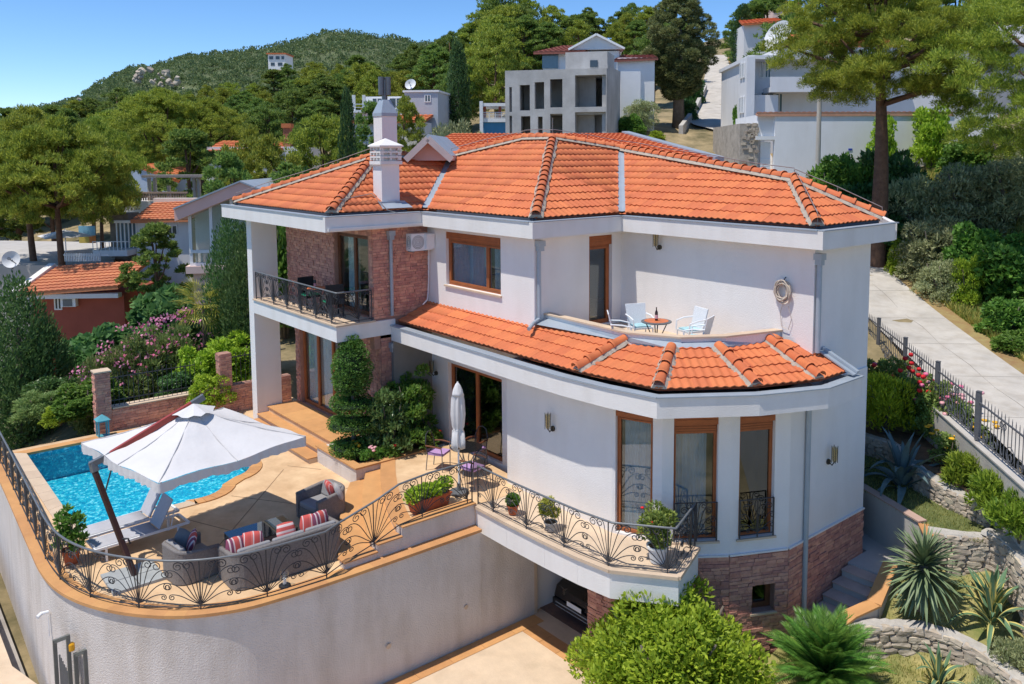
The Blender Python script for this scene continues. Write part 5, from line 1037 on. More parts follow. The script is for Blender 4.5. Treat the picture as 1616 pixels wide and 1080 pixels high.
struct('side_path', MB().prism([(-10.3, 18.3), (-9.3, 18.3), (-9.05, 19.3), (-11.1, 20.2), (-12.6, 20.9), (-12.6, 19.6), (-10.3, 19.2)], -2.9, -1.0), CONC)
# stairs along the right wall with a low orange-capped stringer
ss = struct('side_steps', MB().prism([(-10.2, 15.95), (-9.5, 15.95), (-9.3, 16.75), (-10.2, 16.75)], -2.9, -1.72), CONC)
for i in range(4):
    y = 16.75 + i * .4; part('riser', MB().box(-10.24, -9.36, y, 18.4, -2.9 if i == 0 else -1.72 + i * .17, -1.72 + (i + 1) * .17 - .03), CONC, ss); part('tread', MB().box(-10.25, -9.35, y - .03, y + .42, -1.72 + (i + 1) * .17 - .028, -1.72 + (i + 1) * .17), mat('pinkish_step', (.56, .41, .33), .85, .15, 3), ss)
sg = thing('stair_wall', 'low plaster wall with sloping orange stone cap beside the garden stairs', 'wall', (-9.3, 17, -2)); SGp = [(-9.62, 15.75, -1.72), (-9.3, 16.75, -1.3), (-9.12, 17.4, -1.22), (-9.22, 18.3, -.62)]
for a, b in zip(SGp[:-1], SGp[1:]):
    f = Fr(a, b); f.n = -f.n; mb = MB()
    def hx(n0, n1, za0, za1, zb0, zb1): P = f.P; return [P(0, n0, za0), P(f.L, n0, zb0), P(f.L, n1, zb0), P(0, n1, za0), P(0, n0, za1), P(f.L, n0, zb1), P(f.L, n1, zb1), P(0, n1, za1)]
    part('wall_body', MB().hexa(hx(-.12, .12, a[2] - 1.0, a[2] - .05, b[2] - 1.0, b[2] - .05)), CONC, sg); part('cap_stone', MB().hexa(hx(-.17, .17, a[2] - .048, a[2], b[2] - .048, b[2])), CAP, sg)
lw2 = thing('lawn_wall', 'pinkish capped wall holding the shaded upper lawn behind the villa corner', 'wall', (-10.4, 20, -1)); f = Fr((-12.6, 20.85), (-9.0, 19.22)); part('wall_body', MB().fbox(f, 0, f.L, -.16, 0.0, -2.9, .15), CONC, lw2); part('wall_cap', MB().fbox(f, 0, f.L, -.2, .04, .152, .19), mat('pink_cap', (.5, .34, .27), .85, .1), lw2)
f = Fr((-9.0, 19.22), (-8.62, 18.72)); part('wall_cap', MB().fbox(f, 0, f.L, -.2, .04, .1, .14), CAP, lw2); part('wall_body', MB().fbox(f, 0, f.L, -.16, 0, -2, .098), CONC, lw2)
# dry stone walls
ROCKS = []
for k in range(7):
    bm = bmesh.new(); bmesh.ops.create_cube(bm, size=1.); bmesh.ops.subdivide_edges(bm, edges=bm.edges[:], cuts=1, use_grid_fill=True); r_ = random.Random(k)
    for v in bm.verts:
        c = v.co; n0 = sum(abs(q) > .4 for q in c); v.co = c * (1.06, 1.02, .94, .8)[n0] + Vector((r_.uniform(-.09, .09), r_.uniform(-.09, .09), r_.uniform(-.09, .09)))
    me = bpy.data.meshes.new('stone'); bm.to_mesh(me); bm.free(); me.materials.append(ROCK); ROCKS.append(me)
def stonewall(label, pts, h, th=.32, zf=None, cap=True, sz=(.16, .42), base=.4):
    root = thing('stone_wall', label, 'wall', (*pts[len(pts) // 2][:2], pts[len(pts) // 2][2])); b = tuple(root.location); P = Path(pts); core = MB(); n = max(2, int(P.L / .3)); capm = MB(); rows = []
    for i in range(n + 1):
        d = P.L * i / n; q = P.at(d); t = (P.at(d + .05) - P.at(d - .05)); t.z = 0; t.normalize(); nn = Vector((t.y, -t.x, 0)); rows.append((q, nn, h))
    for (q, nn, hh), (q2, n2, h2) in zip(rows[:-1], rows[1:]):
        core.hexa([q + nn * -(th / 2 - .05) - Vector((0, 0, base)), q + nn * (th / 2 - .05) - Vector((0, 0, base)), q2 + n2 * (th / 2 - .05) - Vector((0, 0, base)), q2 - n2 * (th / 2 - .05) - Vector((0, 0, base)), q - nn * (th / 2 - .05) + Vector((0, 0, hh - .02)), q + nn * (th / 2 - .05) + Vector((0, 0, hh - .02)), q2 + n2 * (th / 2 - .05) + Vector((0, 0, hh - .02)), q2 - n2 * (th / 2 - .05) + Vector((0, 0, hh - .02))])
    part('core', core, mat('wall_core', (.44, .39, .33), .95, .2), root)
    lst = []
    for side in (1, -1):
        z = -base * .5
        while z < h - .06:
            hh = random.uniform(sz[0] * .6, sz[0] * 1.1); d = random.uniform(0, .2)
            while d < P.L:
                l = random.uniform(*sz); q = P.at(d + l / 2); t = (P.at(d + l) - P.at(d)); t.normalize(); nn = Vector((t.y, -t.x, 0)).normalized() * side; upv = t.cross(nn) * (1 if t.cross(nn).z > 0 else -1); o = q + nn * (th / 2 - .06) + Vector((0, 0, min(z + hh / 2, h - .06))); k = .11
                M_ = Matrix(((t.x * l * .97, nn.x * .17, upv.x * hh * .98, o.x), (t.y * l * .97, nn.y * .17, upv.y * hh * .98, o.y), (t.z * l * .97, nn.z * .17, upv.z * hh * .98, o.z), (0, 0, 0, 1))) @ Matrix.Rotation(random.choice((0, math.pi)), 4, 'Z')
                lst.append((M_, o, root, l * hh * (1 if side == 1 else .5))); d += l
            z += hh * .93
    lst.sort(key=lambda q: -q[3])
    for q in lst[:230]: place(random.choice(ROCKS), q[0], 'stone', root, b)
    rest = lst[230:]
    if rest: joined([(random.choice(ROCKS), q[0]) for q in rest], 'stone_rest', ROCK, root, b)
    if cap:
        for side in (1,):
            V = []; m_ = len(rows) * 3
            mbk = MB(); ii = []
            for k in range(len(rows) * 3 - 2):
                d = P.L * k / (len(rows) * 3 - 3); q = P.at(d); t = (P.at(d + .05) - P.at(d - .05)); t.z = 0; t.normalize(); nn = Vector((t.y, -t.x, 0)); wv = th / 2 + random.uniform(-.01, .02)
                V += [q + nn * wv + Vector((0, 0, h - .05)), q + nn * (wv - .05) + Vector((0, 0, h + .03 + random.uniform(-.012, .012))), q - nn * (wv - .05) + Vector((0, 0, h + .03 + random.uniform(-.012, .012))), q - nn * wv + Vector((0, 0, h - .05))]
            K = len(V) // 4; mbk.add(V, [(i * 4 + j, i * 4 + j + 1, i * 4 + j + 5, i * 4 + j + 4) for i in range(K - 1) for j in range(3)] + [(0, 1, 2, 3), (K * 4 - 4, K * 4 - 1, K * 4 - 2, K * 4 - 3)]); part('mortar_cap', mbk, ROCKT, root)
    return root
stonewall('curving dry stone wall with pale mortar top in the lower garden', [(-9.3, 16.5, -2.15), (-8.75, 17.2, -2.15), (-8.2, 17.72, -2.15), (-7.6, 17.95, -2.18), (-7.0, 17.95, -2.22), (-6.4, 17.8, -2.3), (-5.6, 17.4, -2.4)], .68, .36)
stonewall('stone wall below the fern at the end of the upper lawn', [(-8.7, 19.0, -.95), (-8.2, 19.25, -.95), (-7.75, 19.6, -.95)], 1.1, .34)
stonewall('stone wall turning toward the right edge of the garden', [(-7.75, 19.75, -.95), (-7.3, 19.7, -.95), (-6.8, 19.3, -1.0), (-6.2, 18.7, -1.1), (-5.4, 17.9, -1.2)], 1.2, .36)
stonewall('mossy stone wall behind the big agave below the roses', [(-12.6, 22.75, .1), (-11.4, 22.6, .1), (-10.7, 21.9, .1), (-9.9, 21.2, .1), (-9.0, 20.75, .05), (-7.9, 20.4, .0)], .56, .32)
# rose bed, road fence on its concrete wall
struct('rose_bed', MB().prism([(-12.6, 22.85), (-11.4, 22.7), (-10.6, 21.95), (-9.8, 21.3), (-8.9, 20.85), (-7.9, 20.5), (-7.15, 19.85), (-6, 18.6), (-4, 16.6), (-4, 16.85), (-6, 18.85), (-8, 20.85), (-9.8, 22.65), (-12.6, 25.45)], -2.5, .7), SOIL)
def fenceP(t): return np.array([-16.6, 29.4]) + t * np.array([.705, -.71])        # along the road, metres from the far end
fz = lambda t: 2.05 - .03 * t
rw = thing('fence_wall', 'pale concrete wall carrying the iron road fence', 'wall', (-8, 21, 0)); a, b = fenceP(-1), fenceP(30); f = Fr(a, b)
part('wall_body', MB().hexa([f.P(0, .12, -2.5), f.P(f.L, .12, -2.5), f.P(f.L, -.1, -2.5), f.P(0, -.1, -2.5), f.P(0, .12, fz(0)), f.P(f.L, .12, fz(31)), f.P(f.L, -.1, fz(31)), f.P(0, -.1, fz(0))]), CONC, rw)
part('wall_top', MB().hexa([f.P(0, .15, fz(0) + .002), f.P(f.L, .15, fz(31) + .002), f.P(f.L, -.13, fz(31) + .002), f.P(0, -.13, fz(0) + .002), f.P(0, .15, fz(0) + .04), f.P(f.L, .15, fz(31) + .04), f.P(f.L, -.13, fz(31) + .04), f.P(0, -.13, fz(0) + .04)]), CONC, rw)
FENCEM = mat('fence_grey_paint', (.115, .118, .13), .55, .12, 5); rf = thing('road_fence', 'grey wrought iron fence with spikes and scrolls along the concrete road', 'fence', (-8, 21, 1.8)); SPC = 2.72
def ring(mb, c, e, r, n=12, w_=.012, sq=1.): mb.tube([c + e * r * math.cos(a) + Vector((0, 0, r * sq * math.sin(a))) for a in np.linspace(0, 2 * math.pi, n + 1)], w_, 4, caps=False)
k = 0; t = .35
while t < 30:
    p = fenceP(t); z = fz(t) + .04; part('post', MB().box(p[0] - .05, p[0] + .05, p[1] - .05, p[1] + .05, z, z + 1.22).box(p[0] - .058, p[0] + .058, p[1] - .058, p[1] + .058, z + 1.221, z + 1.24), FENCEM, rf)
    t2 = t + SPC; q = fenceP(t2); e = Vector((.705, -.71, 0)); part('rail', MB().bar((*fenceP(t + .05), fz(t) + 1.0), (*fenceP(t2 - .05), fz(t2) + 1.0), .035, .035), FENCEM, rf); part('rail', MB().bar((*fenceP(t + .05), fz(t) + .12), (*fenceP(t2 - .05), fz(t2) + .12), .03, .03), FENCEM, rf)
    for j in range(14):
        tt = t + (j + 1) * SPC / 15; c = fenceP(tt); z = fz(tt); mb = MB().tube([(*c, z + .12), (*c, z + 1.12), (*c, z + 1.2)], [.011, .011, .003], 5); part('spike_bar', mb, FENCEM, rf)
    mb = MB()
    for (u, r) in ((.45, .15), (.95, .2), (SPC - .95, .2), (SPC - .45, .15)): tt = t + u; c = Vector((*fenceP(tt), fz(tt) + .14 + r * .9)); ring(mb, c, e, r); ring(mb, c - Vector((0, 0, r * .3)), e, r * .42)
    c = Vector((*fenceP(t + SPC / 2), fz(t + SPC / 2) + .5)); ring(mb, c, e, .09, sq=3.6); ring(mb, c + Vector((0, 0, .38)) + e * .09, e, .07); ring(mb, c + Vector((0, 0, .38)) - e * .09, e, .07)
    part('scrollwork', mb, FENCEM, rf); t += SPC
# ================================================================== GARDEN PLANTS
def blade(L, W, bend, rise, n=7, fold=.25, tipw=0., prof=None):
    mb = MB(); x, z, a = 0., 0., rise; V = []
    for i in range(n + 1):
        t = i / n; w_ = W * (prof(t) if prof else math.sin(math.pi * min(1., .18 + t * .82)) ** .8) * .5; w_ = max(w_, tipw)
        V += [(x, -w_, z + fold * w_), (x, 0, z), (x, w_, z + fold * w_)]; x += L / n * math.cos(a); z += L / n * math.sin(a); a -= bend / n
    mb.add(V, [(i * 3 + j, i * 3 + j + 1, i * 3 + j + 4, i * 3 + j + 3) for i in range(n) for j in (0, 1)]); return mb
def rosette(name, label, cat, loc, meshes, n, r0, zspan, pitch, scale=(1, 1), group=None, leaf='leaf', gold=2.39996):
    o = thing(name, label, cat, loc, random.uniform(0, 6), 0 or group)
    for i in range(n):
        t = i / max(1, n - 1); q = link(leaf, random.choice(meshes), o); a = i * gold + random.uniform(-.15, .15); s = scale[0] + (scale[1] - scale[0]) * t; s *= random.uniform(.88, 1.1)
        q.location = (r0 * math.cos(a) * (1 - t * .7), r0 * math.sin(a) * (1 - t * .7), zspan[0] + (zspan[1] - zspan[0]) * t); q.rotation_euler = (random.uniform(-.2, .2), -(pitch[0] + (pitch[1] - pitch[0]) * t + random.uniform(-.1, .1)), a); q.scale = (s, s * random.uniform(.9, 1.1), s)
    return o
AGB = mat('blue_agave', (.11, .17, .17), .55, .15, 6, island=.12); YUC = mat('yucca_leaf', (.18, .24, .12), .5, .15, 5, island=.16)
AGV = stripemat('variegated_agave', [(0, (.62, .52, .16)), (.2, (.10, .19, .09)), (.5, (.13, .22, .12)), (.8, (.62, .52, .16))], 1, 1)
agp = lambda t: (.55 + .9 * t if t < .4 else .91 * (1 - ((t - .4) / .6) ** 1.8)) 
agm = [blade(1.35, .22, b, .3, 9, .5, .004, agp).mesh('leaf', AGB, True) for b in (.3, .7, 1.5, 2.2)]
agv = [blade(1.0, .17, b, .3, 9, .5, .004, agp).mesh('leaf', AGV, True) for b in (.1, .5, 1.1, 1.9)]
yum = [blade(.88, .085, b, .1, 6, .3, .003, lambda t: min(1, .6 + t) * (1 - t ** 3)).mesh('leaf', YUC, True) for b in (.2, .4, .7)]
rosette('agave', 'big dark blue agave with bent leaves in the shade by the villa corner', 'agave', (-10.35, 21.0, .1), agm, 26, .16, (.0, .3), (.25, 1.3), (.95, 1.0))
rosette('yucca', 'large round grey green yucca beside the stair wall', 'yucca', (-8.35, 18.1, -.55), yum, 230, .1, (-.1, .45), (-1.05, 1.25), (1.0, .85)); 
rosette('agave', 'yellow edged agave by the right edge above the stone wall', 'agave', (-7.05, 18.6, -1.25), agv, 30, .14, (0, .25), (.3, 1.4), (1., 1.0)); 
q = onz(1480, 1075, -2.1); rosette('agave', 'yellow edged agave cut by the bottom edge', 'agave', (q[0], q[1], -2.3), agv, 18, .1, (0, .2), (.5, 1.4), (.75, .75))
# trunk of the yucca
link('trunk', MB().tube([(0, 0, -.8), (0, 0, .3)], [.12, .1], 8).mesh('trunk', BARKG), [o for o in col.objects if o.name.startswith('yucca')][0])
CYC = leafmat('cycad_leaflet', (.05, .13, .025), (.16, .30, .05), .4, .4)
def frond(L=1.1, bend=.9, n=34):
    mb = MB(); x, z, a = 0., 0., .75; pts = []
    for i in range(n): pts.append((x, z, a)); x += L / n * math.cos(a); z += L / n * math.sin(a); a -= bend / n
    V = []; F_ = []
    for i, (x, z, a) in enumerate(pts):
        t = i / n; l = .17 * math.sin(math.pi * min(1, .15 + t * .85)) ** .6 + .01
        for s in (-1, 1): k = len(V); V += [(x, 0, z), (x + .07, s * l * .5, z + l * .22 + .008), (x + .12, s * l, z + l * .3), (x + .03, s * l * .5, z + l * .2)]; F_.append((k, k + 1, k + 2, k + 3))
    mb.add(V, F_); mb.tube([(x, 0, z) for x, z, a in pts[::3]], .008, 4); return mb
fm = [frond(1.15, b).mesh('frond', CYC, recalc=False) for b in (.5, .9, 1.4)]
q = onz(1303, 1072, -1.9); rosette('cycad', 'dense dark green cycad with feather fronds at the bottom edge', 'cycad', (q[0], q[1], -2.0), fm, 84, .1, (.0, .45), (-.25, .9), (1.25, .95), leaf='frond')
# big bright shrub at the bottom
sh = mk_bush(5, 1.75, 2.6, 150, 60000, BRIGHT, (.11, .045), -.8, .55, (.15, .26)); q = onz(1058, 1020, -1.1)
plant(sh, 'round_shrub', 'big bright green rounded shrub in front of the garage at the bottom edge', 'shrub', (q[0], q[1], -2.75), zp(1058, 918, float((q - CAM) @ FW)) + 2.75, 4.9, crown='foliage', trunk='stem')
# topiary: stacked clipped cushions
tp = thing('topiary_tree', 'tall clipped evergreen topiary in stacked cushions beside the entrance steps', 'topiary', (-21.35, 10.95, .42)); B = []
for (z, r, h) in ((.27, .68, .22), (.88, .73, .22), (1.46, .61, .21)):
    for k in range(14): a = k * 2 * math.pi / 14 + z; B.append((r * .64 * math.cos(a), r * .64 * math.sin(a), z + .07 * math.sin(a * 1 + z * 3), .27, .27, h))
    B.append((0, 0, z, .5, .5, h * .9))
for (z, r) in ((2.02, .5), (2.2, .56), (2.5, .58), (2.8, .5), (3.05, .38), (3.2, .25)):
    for k in range(9): a = k * .7 + z; B.append((r * .5 * math.cos(a), r * .5 * math.sin(a), z, r * .55, r * .55, .25))
P, D = cloud(B, 30000, (.9, 1.03), upb=.2); P = P * np.array([1, 1, 1]); link('foliage', leafmesh('foliage', P, D, .06 * rng.uniform(.7, 1.3, 30000), .032, leafmat('topiary_leaf', (.03, .09, .015), (.13, .25, .045), .35)), tp); part('trunk', MB().tube([(0, 0, -.1), (0, 0, 3.0)], [.07, .03], 7), BARKG, tp, False)
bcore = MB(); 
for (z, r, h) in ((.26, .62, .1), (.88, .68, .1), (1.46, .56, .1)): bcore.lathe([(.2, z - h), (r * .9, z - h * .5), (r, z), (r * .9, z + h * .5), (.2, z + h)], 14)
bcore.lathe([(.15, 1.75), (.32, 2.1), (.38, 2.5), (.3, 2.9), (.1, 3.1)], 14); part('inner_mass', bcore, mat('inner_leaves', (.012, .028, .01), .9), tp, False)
# planter shrub + flowers
ps = mk_bush(9, .95, 2.0, 40, 5200, BROAD, (.15, .06), -.5, .2, (.16, .28)); plant(ps, 'evergreen_shrub', 'loose dark glossy evergreen shrub by the stone wall in the planter', 'shrub', (-20.85, 12.55, .4), 2.55, 2.1, crown='foliage', trunk='stem')
ps2 = mk_bush(10, .9, 1.5, 34, 4200, leafmat('glossy_leaf', (.045, .10, .03), (.15, .25, .08), .25, .3), (.16, .065), -.4, .3, (.2, .32)); plant(ps2, 'laurel_shrub', 'lighter leafed laurel shrub in the planter beside the topiary', 'shrub', (-20.75, 11.75, .4), 2.0, 1.7, crown='foliage', trunk='stem')
def flowers(parent, pts, r, m, name='flower'):
    for p in pts:
        mb = MB().lathe([(r * .15, -r * .5), (r * .8, -r * .2), (r, r * .15), (r * .75, r * .5), (r * .3, r * .6), (.002, r * .45)], 8, p, .12); part(name, mb, m, parent, False, True)
REDF = mat('red_petal', (.62, .012, .02), .6, .15); PINKF = mat('pink_petal', (.72, .17, .30), .6, .15); YELF = mat('yellow_petal', (.78, .42, .02), .6, .15); PALEF = mat('pale_pink_petal', (.75, .38, .40), .6, .15)
lowb = mk_bush(12, .4, .45, 14, 900, BROAD, (.1, .045), -.3, .5, (.3, .5))
for (x, y, m_, lb) in ((-20.95, 10.8, YELF, 'small yellow flowering plant at the planter corner'), (-20.5, 11.0, PALEF, 'small pink flowering plant in the planter front'), (-20.45, 11.6, REDF, 'red flowering plant at the planter edge beside the laurel'), (-20.6, 13.0, REDF, 'red flowered plant by the white wall under the lamp')):
    o = plant(lowb, 'bedding_plant', lb, 'plant', (x, y, .42), .42, .7, crown='foliage', trunk='stem', group='bedding plants in the planter'); flowers(o, [(random.uniform(-.3, .3), random.uniform(-.3, .3), random.uniform(.32, .48)) for _ in range(7)], .06, m_)
# potted plants
o = pot('plant_pot', 'terracotta pot with a leggy leafy plant inside the curved railing', (-20.35, 3.62, 0), .19, .32, TERRPOT); pb_ = mk_bush(13, .4, 1.1, 18, 900, BROAD, (.14, .06), -.4, .4, (.25, .4)); link('foliage', pb_.crown, o).location = (0, 0, .3); link('stem', pb_.trunk, o).location = (0, 0, .3)
o = thing('planter_box', 'long terracotta trough full of bright green leaves on the step kerb', 'plant pot', (-16.72, 10.5, .46), math.pi / 2); part('trough', MB().hexa([(-.45, -.12, 0), (.45, -.12, 0), (.45, .12, 0), (-.45, .12, 0), (-.52, -.17, .3), (.52, -.17, .3), (.52, .17, .3), (-.52, .17, .3)]).box(-.54, .54, -.19, .19, .3, .335), TERRPOT, o, False)
P, D = cloud([(x, random.uniform(-.1, .1), .38 + random.uniform(0, .14), .2, .2, .17) for x in np.linspace(-.5, .5, 12)], 2600, upb=.5); link('foliage', leafmesh('foliage', P, D, .09, .05, BRIGHT), o)
o = pot('plant_pot', 'terracotta pot with a clipped round green ball on the balcony', (-15.15, 11.8, .48), .14, .22, TERRPOT); P, D = cloud([(0, 0, .34, .17, .17, .15)], 1500, (.8, 1.02)); link('foliage', leafmesh('foliage', P, D, .05, .03, BROAD), o)
o = pot('plant_pot', 'grey pot with a yellowing plant on the balcony between ball pot and corner', (-13.9, 11.9, .48), .15, .2, CONC); P, D = cloud([(random.uniform(-.15, .15), random.uniform(-.15, .15), .35 + .1 * k, .14, .14, .12) for k in range(4)], 700, upb=.5); link('foliage', leafmesh('foliage', P, D, .13, .035, leafmat('yellowing_leaf', (.14, .17, .03), (.45, .42, .08), .35)), o)
o = pot('plant_pot', 'white pot with a bushy small leaved plant at the balcony corner', (-11.35, 12.62, .48), .22, .36, WHITEP); P, D = cloud([(random.uniform(-.25, .25), random.uniform(-.25, .25), .62 + .12 * (k % 4), .22, .22, .2) for k in range(10)], 3000, upb=.4); link('foliage', leafmesh('foliage', P, D, .085, .04, leafmat('citrus_leaf', (.06, .10, .02), (.25, .29, .06), .35)), o); flowers(o, [(-.2, -.25, 1.15), (.1, -.3, .95)], .04, REDF)
# roses and bright shrubs under the road fence
rb = [mk_bush(20 + k, .75, 1.5, 30, 2600, leafmat('rose_leaf', (.09, .15, .035), (.26, .34, .09), .4), (.11, .06), -.5, .3, (.2, .34)) for k in range(2)]
for i, (px, py, d, H, m_, lb) in enumerate(((1385, 560, 26, 1.9, PINKF, 'pink rose bush showing past the villa corner'), (1432, 640, 24.5, 1.9, REDF, 'red rose bush climbing at the road fence wall'), (1475, 670, 23.4, 1.6, PALEF, 'rose bush with pale pink blooms mid bed'), (1505, 690, 22.8, 1.5, PINKF, 'rose bush with pink and white blooms below the fence'), (1530, 715, 22, 1.2, YELF, 'yellow rose bush at the near end of the rose bed'), (1500, 740, 21.7, .9, YELF, 'low orange yellow rose at the wall edge'), (1410, 600, 25.3, 2.1, REDF, 'tall red rose left of the second fence post'), (1455, 645, 24.0, 2.0, REDF, 'red rose climbing right of the third fence post'), (1485, 640, 23.4, 1.9, PINKF, 'pink rose reaching up the fence'), (1520, 690, 22.4, 1.7, PALEF, 'pale pink rose between two fence posts'), (1548, 735, 21.4, 1.3, YELF, 'yellow rose at the end of the bed near the fern'))):
    q = at(px, py, d); o = plant(rb[i % 2], 'rose_bush', lb, 'rose bush', (q[0], q[1], .72), H, 1.4, crown='foliage', trunk='stem', group='roses below the fence')
    sx = o.scale; flowers(o, [(random.uniform(-.6, .6), random.uniform(-.7, .3), random.uniform(.7, 1.5)) for _ in range(11)], .085, m_)
yb = mk_bush(25, .8, 1.4, 34, 5200, YELG, (.12, .03), -.5, .8, (.25, .4)); q = at(1394, 640, 24.2); plant(yb, 'golden_shrub', 'yellow green feathery shrub just right of the villa corner', 'shrub', (q[0], q[1], .7), 2.0, 2.2, crown='foliage', trunk='stem')
fb = mk_bush(26, .7, .9, 26, 3600, leafmat('fern_leaf', (.07, .14, .015), (.27, .36, .04), .4), (.2, .04), -.5, .7, (.25, .4))
for (px, py, d, z, H, W_, lb) in ((1535, 790, 20.4, .55, .95, 1.7, 'light green fern cascading over the garden stone wall'), (1572, 780, 19.2, .55, 1.0, 1.6, 'bright leafy shrub behind the fern near the right edge'), (1612, 800, 17.9, .5, 1.0, 1.5, 'leafy shrub at the right edge above the stone wall'), (1600, 935, 18.6, -1.4, .9, 1.2, 'red flowering shrub at the right edge beside the agave')):
    q = at(px, py, d); o = plant(fb, 'garden_shrub', lb, 'shrub', (q[0], q[1], z), H, W_, crown='foliage', trunk='stem')
    if 'red' in lb: flowers(o, [(random.uniform(-.5, .3), random.uniform(-.5, .3), random.uniform(.6, .95)) for _ in range(8)], .08, mat('coral_petal', (.75, .10, .06), .6))
gb = mk_bush(27, .6, .6, 20, 3000, OLIV, (.10, .025), -.3, .6, (.25, .4))
for (px, py, d, lb) in ((1560, 1035, 16.4, 'grey green lavender clump by the lower stone wall end'), (1600, 1020, 16.6, 'grey green clump at the lower right edge'), (1590, 1070, 15.6, 'grey green clump in the bottom right corner')):
    q = at(px, py, d); plant(gb, 'lavender_bush', lb, 'shrub', (q[0], q[1], gard(q[0], q[1]) - .05), .6, 1.1, crown='foliage', trunk='stem', group='lavender clumps')
P = []
for k in range(26000):
    x, y = random.uniform(-10, -4), random.uniform(13, 19.4); 
    if math.sin(x * 3.1 + math.sin(y * 2.3)) * math.sin(y * 2.7) > -.45: P.append((x, y, gard(x, y) + .03))
for k in range(9000):
    x, y = random.uniform(-12.4, -7.6), random.uniform(19.2, 23); 
    if y > 20.75 - (x + 12.6) * .44 and x + y < 11.9 and y < 21.0 + max(0, (-9.4 - x)) * 1.05: P.append((x, y, .15))
P = np.array(P); D = unit(len(P)) * .5; D[:, 2] = 1; D /= np.linalg.norm(D, axis=1)[:, None]
g_ = link('grass', leafmesh('grass', P, D, .09 * rng.uniform(.5, 1.3, len(P)), .014, leafmat('grass_blade', (.10, .13, .025), (.33, .30, .10), .3))); g_['kind'] = 'stuff'
# ================================================================== LEFT GARDEN
gw = thing('garden_wall', 'low red stone garden wall with tall pillar beyond the pool', 'wall', (-29.6, 9, 0)); bl3 = []
cw = part('wall_core', MB().box(-29.8, -29.5, 6.62, 9.6, -.5, .72).box(-29.2, -28.9, 9.3, 12.4, -.5, .95), BRICKJ, gw); pc = part('pillar_core', MB().box(-29.88, -29.46, 6.2, 6.618, -.5, 1.95), BRICKJ, gw); pc2 = part('pillar_core', MB().box(-29.22, -28.84, 9.9, 10.28, .951, 2.1), BRICKJ, gw)
kw = dict(cap=bl3, h=(.06, .1), l=(.18, .4))
clad((-29.5, 6.62), (-29.5, 9.6), 0, .7, cw, **kw); clad((-28.9, 9.3), (-28.9, 12.4), 0, .93, cw, **kw); clad((-29.2, 9.3), (-28.9, 9.3), 0, .93, cw, **kw); clad((-29.46, 6.2), (-29.46, 6.618), 0, 1.93, pc, **kw); clad((-29.88, 6.2), (-29.46, 6.2), 0, 1.93, pc, **kw); clad((-28.84, 9.9), (-28.84, 10.28), .96, 2.08, pc2, **kw); clad((-29.22, 9.9), (-28.84, 9.9), .96, 2.08, pc2, **kw)
finish_blocks(bl3, UNIT, tuple(gw.location), BRICK)
part('wall_cap', MB().box(-29.85, -29.42, 6.65, 9.28, .722, .76).box(-29.92, -29.42, 6.16, 6.66, 1.951, 2.0), CAPL, gw)
gf = thing('garden_fence', 'dark iron bar fence on top of the red stone garden wall', 'fence', (-29.6, 8, .76)); mb = MB()
for k in range(18): y = 6.75 + k * .15; part('bar', MB().tube([(-29.65, y, .755), (-29.65, y, 1.85)], .01, 5), IRON, gf)
for k in range(12): y = 10.35 + k * .16; part('bar', MB().tube([(-29.05, y, .955), (-29.05, y, 2.05)], .01, 5), IRON, gf)
part('rail', MB().bar((-29.65, 6.64, 1.7), (-29.65, 9.3, 1.7), .03, .03).bar((-29.65, 6.64, .95), (-29.65, 9.3, .95), .03, .03).bar((-29.05, 10.3, 1.9), (-29.05, 12.3, 1.9), .03, .03), IRON, gf)
# shrubs and trees of the left garden
BU = {k: v for k, v in (('broad', [mk_bush(30 + k, 1.2, 2.0, 34, 6500, BROAD, (.17, .09), -.5, .2, (.2, .36)) for k in range(2)]), ('dark', [mk_bush(34 + k, 1.2, 2.0, 34, 7000, DARKB, (.15, .07), -.5, .2, (.2, .36)) for k in range(2)]), ('oliv', [mk_bush(38 + k, 1.2, 2.0, 36, 8000, OLIV, (.13, .035), -.5, .35, (.2, .34)) for k in range(2)]),
      ('bright', [mk_bush(42 + k, 1.2, 2.0, 30, 6000, BRIGHT, (.15, .07), -.5, .3, (.22, .36)) for k in range(2)]), ('fig', [mk_bush(46, 1.4, 2.4, 34, 4200, FIGM, (.30, .24), -.5, .25, (.22, .36))]), ('oland', [mk_bush(48 + k, 1.2, 2.2, 40, 8000, leafmat('oleander_leaf', (.08, .14, .035), (.26, .32, .11), .4), (.2, .04), -.5, .6, (.2, .34)) for k in range(2)]))}
BLOSS = leafmat('oleander_blossom', (.50, .10, .22), (.66, .30, .40), .3)
def bush(kind, label, px, ptop, d, W_, name='shrub', cat='shrub', group=None, zb=None):
    pr = random.choice(BU[kind]); x, y = gp_(px, d); z = gz(x, y) - .15 if zb is None else zb; zt = zp(px, ptop, d); return plant(pr, name, label, cat, (x, y, z), max(.5 * W_, zt - z), W_, group=group, crown='foliage', trunk='stem')
for (px, pt, d, W_, lb) in ((150, 545, 30.5, 2.4, 'pink flowering oleander nearest the tall wall pillar'), (205, 520, 31.5, 2.8, 'pink oleander in the middle of the flowering hedge'), (255, 500, 32.5, 2.8, 'pink oleander at the right end of the flowering hedge'), (115, 590, 29.8, 1.8, 'low pink oleander left of the wall pillar')):
    o = bush('oland', lb, px, pt, d, W_, 'oleander', 'oleander', 'oleanders behind the garden wall'); b = pine_blobs(2.2, 1.15, 36, .45, seed=px, cr=(.14, .24)); P, D = cloud(b, 330, (1.0, 1.14), zmin=0, rnd=1.2); k = link('blossom', leafmesh('blossom', P, D, .1, .09, BLOSS), o); k['kind'] = 'stuff'
bush('fig', 'large leaved fig tree above the oleander hedge', 250, 440, 37, 4.2, 'fig_tree', 'tree'); bush('fig', 'fig tree left of the larger fig beside the red house', 165, 500, 35, 3.4, 'fig_tree', 'tree')
